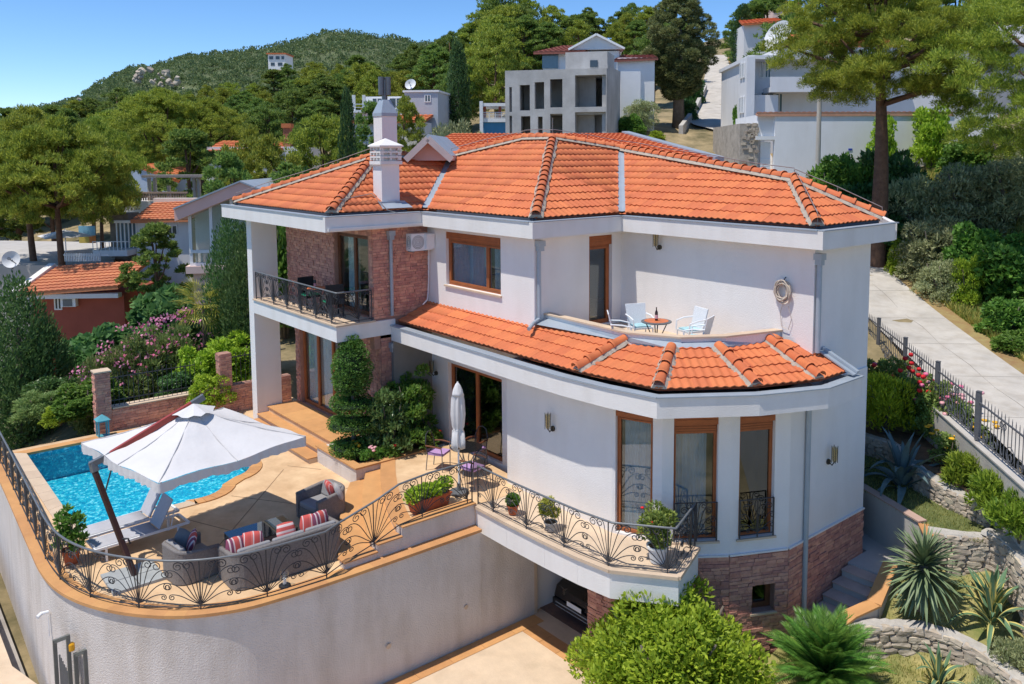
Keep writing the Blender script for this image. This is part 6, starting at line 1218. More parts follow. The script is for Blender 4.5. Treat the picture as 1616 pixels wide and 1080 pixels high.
bush('fig', 'low fig foliage in front of the red house wall', 105, 520, 35, 3.2, 'fig_tree', 'tree')
bush('bright', 'yellow green rounded shrub below the palm', 300, 540, 31, 2.6); bush('bright', 'light green hedge foliage left of the villa pillar', 352, 520, 32, 3.0); bush('broad', 'green hedge touching the villa pillar', 385, 540, 32.5, 2.4)
bush('bright', 'round clipped green bush over the garden wall behind the parasol', 318, 585, 28.4, 1.9, zb=.1); bush('dark', 'dark bush behind the garden wall fence', 270, 600, 30.2, 2.2, zb=0); bush('broad', 'dark leafy shrub by the far pool corner', 118, 605, 28.9, 2.6, zb=-.1); bush('broad', 'leafy shrub filling the gap left of the teal lantern', 95, 640, 28.2, 1.8, zb=-.1); bush('oland', 'green oleander without bloom at the left end of the pool', 40, 640, 28.6, 2.2, zb=-.2); bush('bright', 'low light green shrub at the far left of the pool terrace', 70, 668, 28.0, 1.4, zb=-.2); bush('broad', 'shrub between the wall pillar and the oleanders', 140, 590, 29.9, 2.2, zb=-.1); bush('dark', 'deep green shrub at the far left pool corner', 60, 650, 29.8, 2.4, zb=-.1); bush('dark', 'dark shrub left of the wall pillar foot', 150, 650, 29.2, 1.3, zb=-.1)
bush('bright', 'sunlit yellow green shrub left of the oleanders', 75, 575, 33, 2.6); bush('broad', 'green shrub under the red house eave', 45, 520, 34, 3.2)
yp = thing('palm', 'small fan palm with yellowing fronds above the hedge left of the villa', 'palm', (*gp_(312, 34), gz(*gp_(312, 34)))); PALM = leafmat('palm_leaf', (.10, .14, .03), (.40, .36, .06), .35)
def fanleaf():
    mb = MB()
    for k in range(15): a = -1.25 + k * 2.5 / 14; l = .62 - .1 * abs(a); mb.add([(0, 0, 0), (l * .5 * math.cos(a) , l * .5 * math.sin(a) - .02, .04), (l * math.cos(a), l * math.sin(a), -.06), (l * .5 * math.cos(a), l * .5 * math.sin(a) + .02, .04)], [(0, 1, 2, 3)])
    mb.tube([(-.55, 0, -.1), (0, 0, 0)], .01, 4); return mb
fl_m = fanleaf().mesh('frond', PALM, recalc=False); hp = zp(312, 480, 34) - gz(*gp_(312, 34))
for k in range(26): a = k * 2.4; q = link('frond', fl_m, yp); t = k / 25; q.location = (.55 * math.cos(a), .55 * math.sin(a), hp + (t - .5) * .9); q.rotation_euler = (0, -(t * 1.9 - .9), a); q.scale = (1.35,) * 3
part('trunk', MB().tube([(0, 0, -.2), (0, 0, hp)], [.14, .12], 8), BARKG, yp, False)
CONE = mk_cyp(3, 6, 1.5, 16000, leafmat('spruce_leaf', (.035, .085, .025), (.12, .20, .06), .3), .9, (.17, .05))
for (px, pt, d, W_, lb) in ((357, 335, 34.5, 2.7, 'dark conifer filling the gap left of the villa pillar'), (385, 350, 33.5, 2.6, 'slim dark conifer behind the villa pillar'), (10, 435, 31, 3.6, 'dark conifer on the left edge beyond the pool'), (58, 505, 32, 2.2, 'smaller dark conifer beside the left edge conifer')):
    pr = CONE; plant_px(pr, 'conifer', lb, 'tree', px, pt, d, W_)
tr_ = thing('garden_trellis', 'orange wooden trellis seat in the hedge left of the oleanders', 'trellis', (*gp_(62, 31.5), .0)); part('frame', MB().box(-.5, -.44, -.04, .04, -.5, 1.3).box(.44, .5, -.04, .04, -.5, 1.3).box(-.5, .5, -.03, .03, 1.0, 1.08).box(-.5, .5, -.03, .03, .5, .58), WOOD, tr_, False)
# ================================================================== NEIGHBOUR HOUSES
class BF:                                              # building frame: near-left corner seen at pixel px, depth d; u right, v away
    def __init__(s, px, d, yaw=0.):
        p = at(px, 241, d); c, n = math.cos(yaw), math.sin(yaw); s.o = np.array(p[:2]); r, f = RT[:2], FW[:2]; s.u = r * c + f * n; s.v = f * c - r * n; s.d = d; s.px = px
    def P(s, u, v, z): q = s.o + s.u * u + s.v * v; return (float(q[0]), float(q[1]), float(z))
    def z(s, py): return zp(s.px, py, s.d)
    def w(s, px): return (px - s.px) / FL * s.d
    def box(s, mb, u0, u1, v0, v1, z0, z1): return mb.hexa([s.P(u0, v0, z0), s.P(u1, v0, z0), s.P(u1, v1, z0), s.P(u0, v1, z0), s.P(u0, v0, z1), s.P(u1, v0, z1), s.P(u1, v1, z1), s.P(u0, v1, z1)])
    def quad(s, mb, pts, th=.14):
        a = [Vector(s.P(*p)) for p in pts]; return mb.hexa(a + [p + Vector((0, 0, th)) for p in a])
def bldg(name, label, bf, z): return thing(name, label, 'house', bf.P(0, 0, z))
def win(bf, h, u0, u1, z0, z1, v=0., m=None, side=None, cross=True, frm=WHITEP):
    """window set in the wall plane v (front) or u (side): frame and pane"""
    f = MB(); t = .06; g = MB(); B_ = (lambda mb, a, b, n0, n1, c, d: bf.box(mb, a, b, v + n0, v + n1, c, d)) if side is None else (lambda mb, a, b, n0, n1, c, d: bf.box(mb, side + n0, side + n1, a, b, c, d))
    s = -1 if side is None else 1
    n0, n1 = (-.045, .03) if side is None else (-.03, .045)
    B_(f, u0, u0 + t, n0, n1, z0, z1); B_(f, u1 - t, u1, n0, n1, z0, z1); B_(f, u0 + t, u1 - t, n0, n1, z0, z0 + t); B_(f, u0 + t, u1 - t, n0, n1, z1 - t, z1)
    if cross: c = (u0 + u1) / 2; B_(f, c - .03, c + .03, n0, n1, z0 + t, z1 - t)
    w_ = part('window', f, frm, h); n0, n1 = (-.02, .01) if side is None else (-.01, .02); B_(g, u0 + t, u1 - t, n0, n1, z0 + t, z1 - t); part('pane', g, m or DARKPANE, w_); return w_
DARKPANE = mat('dark_pane', (.04, .05, .06), .12, .1, spec=.7); BLUEPANE = mat('sky_pane', (.10, .16, .2), .1, .1, spec=.8)
def rooftiles(bf, parent, pts, m=TERRA2, cols=.28, rows=.36, th=.06, limit=130):
    """tiled slope: pts eave-left, eave-right, top-right, top-left as (u,v,z); rows of rounded tiles as real geometry"""
    a, b, c, d = [Vector(bf.P(*p)) for p in pts]; mb = MB(); mb.hexa([a - Vector((0, 0, .12)), b - Vector((0, 0, .12)), c - Vector((0, 0, .12)), d - Vector((0, 0, .12)), a, b, c, d]); r = part('roof', mb, m, parent)
    L = max((b - a).length, (c - d).length); H = ((d - a).length + (c - b).length) / 2; nr = max(2, min(30, int(H / rows))); nc = max(4, int(L / cols)); mb = MB(); n = nc * 4
    up_ = (b - a).cross(d - a).normalized(); up_ = up_ if up_.z > 0 else -up_
    for j in range(nr):
        for e in (0, 1):
            pass
        t0, t1 = j / nr, (j + 1.06) / nr; V = []
        for t, hh in ((t0, .075), (min(t1, 1), .02), (t0, .0)):
            l, r_ = a.lerp(d, t), b.lerp(c, t)
            for i in range(n + 1): V.append(l.lerp(r_, i / n) + up_ * (hh + (.035 * abs(math.sin(math.pi * i / 4)) if hh > 0 else 0)))
        mb.add(V, [(i, i + 1, n + 2 + i, n + 1 + i) for i in range(n)] + [(2 * n + 2 + i, 2 * n + 3 + i, i + 1, i) for i in range(n)])
    o = part('tile_rows', mb, m, r); o['kind'] = 'stuff'; return r
# -- rear house directly behind the villa
bf = BF(690, 33); h = bldg('rear_house', 'house with a broad orange tiled roof directly behind the villa ridge', bf, 2.5); zr, ze = bf.z(214), bf.z(262)
W1 = bf.w(990); rooftiles(bf, h, [(-2.2, -1.2, bf.z(275)), (bf.w(1098), -3.6, zp(1098, 252, 29.6)), (W1, 3.6, zp(990, 212, 36.6)), (0.2, 3.6, zp(700, 212, 36.6))], TERRA, .3, .36)
mb = MB(); a, b = bf.P(bf.w(1098) + .15, -3.7, zp(1098, 252, 29.6) - .05), bf.P(W1 + .2, 3.6, zp(990, 212, 36.6) - .02); mb.bar(a, b, .35, .3); part('verge', mb, METAL, h)
mb = MB(); bf.box(mb, 0, bf.w(1060), -1.0, 7, 2, ze - .3); bf.box(mb, bf.w(1000), bf.w(1085), -2.8, 3, 2, ze - .75); part('wall', mb, GREYW, h)
g = MB(); zc = zp(675, 213, 28); gl_ = [at(640, 246, 27.5), at(675, 212, 27.5), at(713, 246, 27.5)]; bk = FW * 5.0
mb = MB()
for (a, b) in ((gl_[0], gl_[1]), (gl_[2], gl_[1])):
    a, b = Vector(a), Vector(b); v_ = Vector(bk); zz = Vector((0, 0, .16)); mb.hexa([a - zz, b - zz, b - zz + v_, a - zz + v_, a, b, b + v_, a + v_])
part('dormer_roof', mb, METAL, h); mb = MB(); a, b, c = [Vector(q) + Vector(FW) * .45 - Vector((0, 0, .16)) for q in gl_]; mb.add([a, c, b, a + Vector(FW), c + Vector(FW), b + Vector(FW)], [(0, 1, 2), (3, 5, 4), (0, 3, 4, 1)]); part('dormer_gable', mb, PINKW, h)
mb = MB()
for (a, b) in ((gl_[0], gl_[1]), (gl_[2], gl_[1])): mb.bar(Vector(a) - Vector((0, 0, .14)), Vector(b) - Vector((0, 0, .14)), .08, .2)
part('barge_board', mb, mat('grey_barge', (.5, .46, .44), .9, .08), h)
# -- unfinished concrete house
bf = BF(798, 55, math.radians(-14)); h = bldg('concrete_house', 'unfinished grey concrete house with empty window openings above the villa', bf, 8); zb0 = 6.5; zt = bf.z(115); z1, z2 = bf.z(212), bf.z(180)
Lf = 6.6; k_ = Lf / 147.                                       # metres per photo pixel along the long front
def fpx(p): return (p - 798) * k_
o_f = [(fpx(804), fpx(808), bf.z(177), bf.z(138)), (fpx(819.5), fpx(834.5), bf.z(175), bf.z(135)), (fpx(841.5), fpx(855.5), bf.z(173), bf.z(131)), (fpx(864), fpx(882), bf.z(171), bf.z(127)), (fpx(900), fpx(944), bf.z(171), bf.z(122)), (fpx(804), fpx(808), 7.5, bf.z(183)), (fpx(821), fpx(835), 7.5, bf.z(184)), (fpx(846), fpx(853), 7.5, bf.z(185)), (fpx(864), fpx(882), 7.5, bf.z(181)), (fpx(900), fpx(944), 7.5, bf.z(179))]
a, b = bf.P(0, 0, 0), bf.P(Lf, 0, 0); mb = MB(); wallpanel(mb, a, b, zb0, bf.z(112), .35, o_f, t1=.0); part('front_wall', mb, CONCR, h)
mb = MB(); bf.box(mb, Lf - .35, Lf, .352, 5.2, zb0, bf.z(106)); bf.box(mb, 0, .35, .352, 5.2, zb0, bf.z(114)); bf.box(mb, .352, Lf - .352, 4.9, 5.2, zb0, bf.z(112)); part('side_wall', mb, CONCR, h)
mb = MB(); bf.box(mb, .35, Lf - .36, .36, 4.9, bf.z(180) - .1, bf.z(175)); bf.box(mb, .35, Lf - .36, .36, 4.9, bf.z(122), bf.z(116)); part('floor_slab', mb, CONCR, h)
mb = MB(); bf.box(mb, fpx(900) - .3, fpx(900) - .1, .36, 3.0, zb0, bf.z(122)); bf.box(mb, fpx(886), Lf - .4, 2.2, 2.4, zb0, bf.z(172)); bf.box(mb, fpx(886), fpx(922), 1.8, 2.0, bf.z(174), bf.z(122)); bf.box(mb, .4, fpx(886), 3.0, 3.2, zb0, bf.z(122)); bf.box(mb, fpx(884), fpx(922), 1.4, 1.6, zb0, bf.z(180)); part('inner_wall', mb, CONCR, h)
mb = MB(); bf.box(mb, fpx(874), Lf - .4, 2.4, 5.1, bf.z(112) + .0, bf.z(79)); part('penthouse_wall', mb, CONCR, h); mb = MB(); bf.box(mb, fpx(911), fpx(922), 2.34, 2.41, bf.z(104), bf.z(93)); part('window', mb, DARKPANE, h)
pe = thing('person', 'person in pale clothes standing in the lower opening of the concrete house', 'person', bf.P(fpx(937), .9, bf.z(181) - 2.62)); zf_ = bf.z(181) - 2.62
# low slab for the person to stand on
mb = MB(); bf.box(mb, fpx(886), Lf - .36, .36, 2.2, zf_ - .15, zf_); part('floor_slab', mb, CONCR, h)
bm = bmesh.new(); J = {'p': (0, 0, .92), 'c': (0, 0, 1.3), 'n': (0, 0, 1.47), 'h': (0, -.02, 1.58), 't': (0, -.02, 1.72), 'ls': (-.17, 0, 1.4), 'le': (-.22, .02, 1.12), 'lh': (-.2, -.08, .9), 'rs': (.17, 0, 1.4), 're': (.22, .02, 1.12), 'rh': (.2, -.1, .92), 'lp': (-.09, 0, .86), 'lk': (-.1, -.02, .48), 'lf': (-.1, 0, .06), 'lt': (-.1, -.14, .04), 'rp': (.09, 0, .86), 'rk': (.1, -.02, .48), 'rf': (.1, 0, .06), 'rt': (.1, -.14, .04)}
RR = dict(p=.14, c=.15, n=.055, h=.09, t=.07, ls=.065, le=.045, lh=.035, rs=.065, re=.045, rh=.035, lp=.085, lk=.06, lf=.04, lt=.035, rp=.085, rk=.06, rf=.04, rt=.035); ks = list(J); me = bpy.data.meshes.new('body')
me.from_pydata([J[k] for k in ks], [(ks.index(a), ks.index(b)) for a, b in ('pc', 'cn', 'nh', 'ht') for a, b in [(a, b)]] + [(ks.index(a), ks.index(b)) for a, b in (('c', 'ls'), ('ls', 'le'), ('le', 'lh'), ('c', 'rs'), ('rs', 're'), ('re', 'rh'), ('p', 'lp'), ('lp', 'lk'), ('lk', 'lf'), ('lf', 'lt'), ('p', 'rp'), ('rp', 'rk'), ('rk', 'rf'), ('rf', 'rt'))], []); bm.free()
po = link('body', me, pe); me.materials.append(mat('pale_clothes', (.42, .36, .36), .9, .1)); po.modifiers.new('skin', 'SKIN'); sv = me.skin_vertices[0].data
for i, k in enumerate(ks): sv[i].radius = (RR[k], RR[k])
sv[0].use_root = True; po.modifiers.new('sub', 'SUBSURF').levels = 1
part('hair', MB().lathe([(.02, 1.52), (.098, 1.6), (.1, 1.7), (.06, 1.79), (.01, 1.8)], 10, (0, .02, 0)), mat('dark_hair', (.03, .02, .015), .8), pe, False)
# -- house with reddish roof behind it
bf = BF(850, 62, math.radians(-8)); h = bldg('gabled_house', 'pale house with dull red roof and grey gable above the concrete house', bf, 11); z0 = 10; mb = MB(); bf.box(mb, .3, 5.8, .4, 6, z0, bf.z(82)); part('wall', mb, WHITEP, h)
mb = MB(); bf.box(mb, .25, 1.4, .3, .5, bf.z(108), bf.z(85)); part('window', mb, BLUEPANE, h)
rooftiles(bf, h, [(-.3, -.3, bf.z(84)), (3.4, -.3, bf.z(84)), (4.2, 3.6, bf.z(64)), (1.4, 3.6, bf.z(64))], mat('dull_red_tile', (.30, .105, .075), .85, .15, 2), .35, .5)
mb = MB(); gp3 = [bf.P(2.2, .0, bf.z(80)), bf.P(6.2, .0, bf.z(80)), bf.P(4.2, .0, bf.z(57))]; mb.add(gp3 + [tuple(np.array(q) + FW * 4) for q in gp3], [(0, 1, 2), (3, 5, 4), (0, 2, 5, 3), (1, 4, 5, 2), (0, 3, 4, 1)]); part('gable', mb, GREYW, h)
mb = MB()
for a, b in ((gp3[0], gp3[2]), (gp3[1], gp3[2])): mb.bar(Vector(a) - Vector(FW) * .15, Vector(b) - Vector(FW) * .15, .25, .14)
part('barge_board', mb, WHITEP, h)
bf = BF(975, 60); h = bldg('white_cottage', 'small white house with red roof edge right of the concrete house', bf, 10); mb = MB(); bf.box(mb, 0, 2.6, .5, 5, 10, bf.z(90)); part('wall', mb, WHITEP, h); rooftiles(bf, h, [(-.3, .2, bf.z(95)), (2.8, .2, bf.z(92)), (2.8, 3, bf.z(80)), (.5, 3, bf.z(80))], MATS['dull_red_tile'], .35, .5); mb = MB(); bf.box(mb, .2, 1.6, .3, .5, 11.2, bf.z(112)); part('garage_door', mb, WPLAST, h)
# -- pale blue-grey block left of the concrete house
bf = BF(640, 62, math.radians(-6)); h = bldg('block_house', 'pale grey flat roofed house block with a satellite dish left of the concrete house', bf, 6); mb = MB(); bf.box(mb, 0, bf.w(693), 0, 6, 5.5, bf.z(146)); part('wall', mb, mat('blue_grey_plaster', (.46, .50, .54), .9, .05), h); mb = MB(); bf.box(mb, -.1, bf.w(693) + .1, -.1, 6, bf.z(146) + .002, bf.z(143)); part('roof_edge', mb, WHITEP, h)
win(bf, h, bf.w(672), bf.w(682), bf.z(162), bf.z(150)); mb = MB(); bf.box(mb, -3.6, -.002, 1.5, 6, 5.5, bf.z(150)); part('wing_wall', mb, WHITEP, h); win(bf, h, -2.9, -2.1, bf.z(170), bf.z(152), v=1.5); win(bf, h, -1.6, -.5, bf.z(170), bf.z(152), v=1.5); rooftiles(bf, h, [(-3.2, -2.4, bf.z(194)), (bf.w(686), -2.4, bf.z(193)), (bf.w(686), -.05, bf.z(182)), (-3, -.05, bf.z(182))], TERRA2, .4, .5)
mb = MB(); bf.box(mb, -.5, bf.w(683), -2.2, -.05, 4, bf.z(195)); part('porch_wall', mb, GREYW, h); mb = MB(); bf.box(mb, 1.0, 1.5, -2.4, -2.2, bf.z(206), bf.z(200)); part('air_conditioner', mb, WPLAST, h)
def dish(label, p, r, dirv):
    d = Vector(dirv).normalized(); a = d.orthogonal().normalized(); b = d.cross(a); o = thing('satellite_dish', label, 'satellite dish', tuple(p)); V = []; n = 18
    for i in range(5):
        f = i / 4; rr = r * f
        for k in range(n): an = 2 * math.pi * k / n; V.append(Vector((0, 0, r * 1.1)) + d * (.35 * r * f * f) + (a * math.cos(an) + b * math.sin(an)) * rr)
    mb = MB().add(V, [(i * n + k, i * n + (k + 1) % n, (i + 1) * n + (k + 1) % n, (i + 1) * n + k) for i in range(4) for k in range(n)]); part('reflector', mb, mat('dish_grey', (.68, .68, .68), .6), o, False, True); part('mast', MB().tube([(0, 0, 0), (0, 0, r * 1.1)], .04, 6), IRONL, o, False); c = Vector((0, 0, r * 1.1)); part('feed_arm', MB().tube([c - b * r * .9, c + d * r * .9], .025, 5).tube([c + d * r * .8, c + d * r * 1.0], .08, 6), IRONL, o, False); return o
dish('small satellite dish on the pale grey block house', bf.P(.0 + bf.w(645), 1, bf.z(143)), .42, (.5, -.7, .4))
bf = BF(557, 60); h = bldg('terrace_house', 'white house with roof terrace posts left of the chimney', bf, 5); mb = MB(); bf.box(mb, 0, bf.w(600), .2, 5, 3.5, bf.z(178)); part('wall', mb, GREYW, h); mb = MB(); bf.box(mb, -.1, bf.w(602), .0, 5, bf.z(178) + .002, bf.z(174)); part('terrace_slab', mb, WHITEP, h)
for p in (557, 573): mb = MB(); bf.box(mb, bf.w(p), bf.w(p) + .2, .1, .3, bf.z(174), bf.z(150)); part('post', mb, WHITEP, h)
mb = MB(); bf.box(mb, 0, bf.w(600), .08, .11, bf.z(165), bf.z(164)); bf.box(mb, 0, bf.w(600), .08, .11, bf.z(170), bf.z(169.3)); part('rail', mb, WPLAST, h)
# -- blue veranda house
bf = BF(760, 58); h = bldg('blue_house', 'house with blue wall and red veranda posts left of the concrete house', bf, 7); mb = MB(); bf.box(mb, .1, 1.9, .3, 4, 6, bf.z(193)); part('wall', mb, mat('blue_plaster', (.07, .26, .46), .85, .05), h); mb = MB(); bf.box(mb, .0, 1.95, .1, 4, bf.z(193) + .002, bf.z(187)); bf.box(mb, -.05, 1.95, 0, 4, bf.z(168), bf.z(163)); bf.box(mb, -.1, .12, -.1, .12, 6, bf.z(160)); part('slab', mb, WHITEP, h)
for p in (763, 787): mb = MB(); bf.box(mb, bf.w(p), bf.w(p) + .18, .15, .33, bf.z(187), bf.z(168)); part('post', mb, REDW, h)
mb = MB()
for k in range(4): bf.box(mb, 0, 1.9, .1, .14, bf.z(186 - k * 2.8) - .02, bf.z(186 - k * 2.8) + .02)
for k in range(5): bf.box(mb, .1 + k * .42, .14 + k * .42, .1, .14, bf.z(187), bf.z(177))
part('rail', mb, WPLAST, h)
# -- white house on the right with its tall terrace wall
bf = BF(1197, 47); h = bldg('white_house', 'white two storey house with glazed balcony and tall terrace wall on the right', bf, 7); zb0 = 6.4; zw = bf.z(181); mb = MB(); bf.box(mb, bf.w(1222), bf.w(1570), .0, .35, 6.0, zw); bf.box(mb, 0, bf.w(1222) - .002, .25, .6, bf.z(222), zw); bf.box(mb, 0, .25, .6, 6, 6, zw); part('terrace_wall', mb, mat('white_block_wall', (.80, .81, .82), .9, .05, .4, stain=.18), h)
mb = MB(); bf.box(mb, bf.w(1202), bf.w(1218), .32, .4, 6.2, bf.z(224)); r_ = part('roller_door', mb, WPLAST, h); mb = MB()
for k in range(14): z = 6.6 + k * .14; bf.box(mb, bf.w(1202), bf.w(1218), .28, .32, z, z + .11)
part('door_slat', mb, WPLAST, r_); mb = MB(); bf.box(mb, -.15, bf.w(1222), .0, .5, bf.z(221), bf.z(215)); part('lintel', mb, WHITEP, h)
rooftiles(bf, h, [(-.1, -.06, zw + .02), (bf.w(1500), -.06, zw + .02), (bf.w(1500), .42, zw + .09), (-.1, .42, zw + .09)], mat('pale_coping_tile', (.55, .30, .2), .85, .15, 3), .3, .3)
mb = MB(); bf.box(mb, -1.0, -.002, .2, 8, 5.5, bf.z(195)); part('stone_base', mb, mat('pale_rubble', (.42, .37, .31), .95, .3, 2.5, 1., 5), h)
for k in range(46): z = random.uniform(6.2, bf.z(198)); u = random.uniform(-.95, -.15); mb = MB(); bf.box(mb, u, u + random.uniform(.12, .3), .14, .22, z, z + random.uniform(.1, .2)); part('stone', mb, ROCK, h)
bw = BF(1172, 53, math.radians(-0)); mb = MB(); bw.box(mb, 0.4, bw.w(1560), 1.6, 9, 8, bw.z(94)); bw.box(mb, .4, 2.2, 0.2, 1.598, 8, bw.z(150)); part('house_wall', mb, GREYW, h); mb = MB(); bw.box(mb, .2, bw.w(1330), -.2, 9, bw.z(94) + .002, bw.z(88)); bw.box(mb, 1.6, bw.w(1330), -.2, 1.6, bw.z(146), bw.z(138)); part('slab', mb, GREYW, h); mb = MB(); bw.box(mb, 1.6, bw.w(1330), -.2, -.05, bw.z(138), bw.z(122)); part('balcony_parapet', mb, GREYW, h)
mb = MB(); bw.box(mb, 0.1, .6, -.3, 1.6, bw.z(260), bw.z(90)); part('corner_wall', mb, GREYW, h)
for (p0, p1, y0, y1) in ((1206, 1213, 120, 84), (1197, 1204, 176, 145), (1208, 1230, 177, 142), (1232, 1244, 176, 143), (1214, 1224, 120, 88)): win(bw, h, bw.w(p0), bw.w(p1), bw.z(y0), bw.z(y1), v=1.59 if p0 != 1206 else 1.59, m=BLUEPANE)
for (v0, y0, y1) in ((.2, 122, 98), (.9, 122, 98), (.2, 178, 152), (.9, 178, 152)): win(bw, h, v0, v0 + .5, bw.z(y0), bw.z(y1), side=.09 - .05, m=BLUEPANE)
rooftiles(bw, h, [(bw.w(1238), .5, bw.z(70)), (bw.w(1420), .5, bw.z(70)), (bw.w(1420), 5, bw.z(38)), (bw.w(1245), 5, bw.z(38))], TERRA2, .4, .5); mb = MB(); bw.box(mb, bw.w(1236), bw.w(1425), .6, 6, bw.z(88), bw.z(70)); part('attic_wall', mb, GREYW, h)
dish('large white satellite dish on the white house roof on the right', bw.P(bw.w(1232), .6, bw.z(86)), 1.0, (-.1, -.9, .45))
sg_ = thing('number_plate', 'small blue plate on the white terrace wall on the right', 'sign', bf.P(bf.w(1341), -.03, bf.z(239))); part('plate', (lambda m_: (bf.box(m_, bf.w(1338), bf.w(1344), -.03, -.005, bf.z(238), bf.z(235)), m_)[1])(MB()), mat('sign_blue', (.03, .07, .42), .5), sg_)
up_ = thing('utility_pole', 'grey concrete pole before the white terrace wall', 'pole', (*gp_(1291, 44), gz(*gp_(1291, 44)))); part('shaft', MB().tube([(0, 0, -.2), (0, 0, zp(1291, 120, 44) - up_.location.z)], [.15, .11], 10), CONC, up_, False)
# -- houses on the left below the pines
bf = BF(25, 41, math.radians(4)); h = bldg('red_house', 'red walled bungalow with long orange tiled roof on the left', bf, -2); rooftiles(bf, h, [(-.1, -.6, bf.z(462)), (bf.w(178), -.6, bf.z(452)), (bf.w(190), 2.4, zp(190, 413, 43.5)), (.5, 2.4, zp(35, 420, 43.5))], mat('pale_terracotta', (.58, .215, .105), .85, .12, 1.5, island=.1), .26, .34)
mb = MB(); bf.box(mb, .3, bf.w(178), 0, 4.5, -3, bf.z(466)); part('wall', mb, REDW, h); mb = MB(); bf.box(mb, -.2, bf.w(176), -.5, -.05, bf.z(470), bf.z(463)); part('eave_board', mb, FASCIA, h); mb = MB(); a, b = bf.P(-.2, -.6, bf.z(462)), bf.P(.2, 2.4, zp(33, 419, 43.5)); mb.bar(a, b, .35, .25); part('verge', mb, FASCIA, h)
mb = MB(); bf.box(mb, bf.w(84), bf.w(107), -.3, -.02, bf.z(484), bf.z(470)); a_ = part('air_conditioner', mb, WPLAST, h); mb = MB(); bf.box(mb, bf.w(88), bf.w(102), -.33, -.3, bf.z(483), bf.z(472)); part('grille', mb, IRONL, a_); win(bf, h, bf.w(70), bf.w(82), bf.z(490), bf.z(470))
dish('large pale satellite dish at the left end of the red house', tuple(at(20, 425, 41.5)), .42, (.9, -.5, .3))
bf = BF(292, 40, math.radians(10)); h = bldg('conservatory_house', 'pink gabled house with tall white glazed bay left of the villa', bf, -1); zt, zs = bf.z(330), bf.z(420); mb = MB(); bf.box(mb, 0.1, 2.9, .15, 6, -3, zs); part('wall', mb, PINKW, h)
mb = MB()
for u in (0, .95, 1.9, 2.75): bf.box(mb, u, u + .14, 0, .14, zs, bf.z(330 - 12 * u))
for z in (zs, bf.z(400)): bf.box(mb, 0, 2.9, -.02, .16, z, z + .14)
part('glazing_frame', mb, WHITEP, h); mb = MB(); bf.box(mb, .1, 2.8, .05, .08, zs + .1, bf.z(318)); part('glazing', mb, GLASS, h); mb = MB(); bf.box(mb, .1, 2.8, .9, 1.0, zs, bf.z(325)); part('inner_wall', mb, WHITEP, h)
mb = MB()
for k in range(11): bf.box(mb, .2 + k * .24, .3 + k * .24, .25, .35, zs + .05, bf.z(400))
part('baluster', mb, WHITEP, h); mb = MB(); bf.box(mb, -.15, 2.95, -.2, 1.2, zs - .35, zs - .002); part('bay_slab', mb, PINKW, h)
a, b, c = bf.P(-.5, -.4, bf.z(330)), bf.P(2.5, -.4, zp(360, 288, 40)), bf.P(4.2, -.4, zp(392, 312, 40)); mb = MB()
for p, q in ((a, b), (b, c)): p, q = Vector(p), Vector(q); v_ = Vector(FW) * 6; zz = Vector((0, 0, .55)); mb.hexa([p - zz, q - zz, q - zz + v_, p - zz + v_, p, q, q + v_, p + v_])
part('roof', mb, mat('rose_plaster', (.85, .52, .44), .9, .06, 1), h); mb = MB()
for p, q in ((a, b), (b, c)): p, q = Vector(p), Vector(q); v_ = Vector(FW) * 6.1; zz = Vector((0, 0, .04)); o_ = Vector(FW) * -.1; mb.hexa([p + o_ + zz * .1, q + o_ + zz * .1, q + v_ + zz * .1, p + v_ + zz * .1, p + o_ + zz * 2, q + o_ + zz * 2, q + v_ + zz * 2, p + v_ + zz * 2])
part('roof_sheet', mb, METAL, h)
bf = BF(176, 48); h = bldg('glazed_house', 'lavender house with orange tiled roof and white glazed corner on the left', bf, -2); mb = MB(); bf.box(mb, bf.w(205), bf.w(292), .2, 5, -4, bf.z(348)); part('wall', mb, GREYW, h); rooftiles(bf, h, [(bf.w(203), -.2, bf.z(349)), (bf.w(296), -.2, bf.z(347)), (bf.w(294), 3.2, bf.z(322)), (bf.w(197), 3.2, bf.z(326))], MATS['pale_terracotta'], .28, .36)
mb = MB(); bf.box(mb, bf.w(196), bf.w(300), 3.2, 3.6, bf.z(330), bf.z(318)); part('parapet', mb, FASCIA, h)
mb = MB()
for k in range(6): u = bf.w(178) + k * .2; bf.box(mb, u, u + .06, -.1 + k * .05, -.04 + k * .05, bf.z(392), bf.z(352))
bf.box(mb, bf.w(176), bf.w(206), -.15, .1, bf.z(352), bf.z(348)); part('glazing_frame', mb, WHITEP, h); mb = MB(); bf.box(mb, bf.w(178), bf.w(205), .22, .25, bf.z(392), bf.z(352)); part('glazing', mb, BLUEPANE, h)
win(bf, h, bf.w(255), bf.w(272), bf.z(372), bf.z(356), v=.2); mb = MB(); bf.box(mb, bf.w(150), bf.w(204), -.8, 1, bf.z(402), bf.z(393)); part('balcony_slab', mb, WHITEP, h); mb = MB()
for k in range(9): u = bf.w(150) + k * .23; bf.box(mb, u, u + .03, -.78, -.75, bf.z(393), bf.z(380))
bf.box(mb, bf.w(150), bf.w(206), -.79, -.74, bf.z(380), bf.z(379)); part('balcony_rail', mb, WPLAST, h); mb = MB(); bf.box(mb, bf.w(150), bf.w(180), 1.2, 2.5, -3, bf.z(340)); part('stone_wall', mb, mat('brown_rubble', (.24, .19, .15), .95, .3, 3, 1., 6), h)
bf = BF(176, 56); h = bldg('pergola_house', 'house with roof terrace, balustrade and grey pergola among the left pines', bf, 0); mb = MB(); bf.box(mb, 0, bf.w(292), 0, 6, -2, bf.z(318)); part('wall', mb, FASCIA, h); mb = MB()
for k in range(30): u = bf.w(180) + k * .155; bf.box(mb, u, u + .08, .05, .13, bf.z(317), bf.z(306))
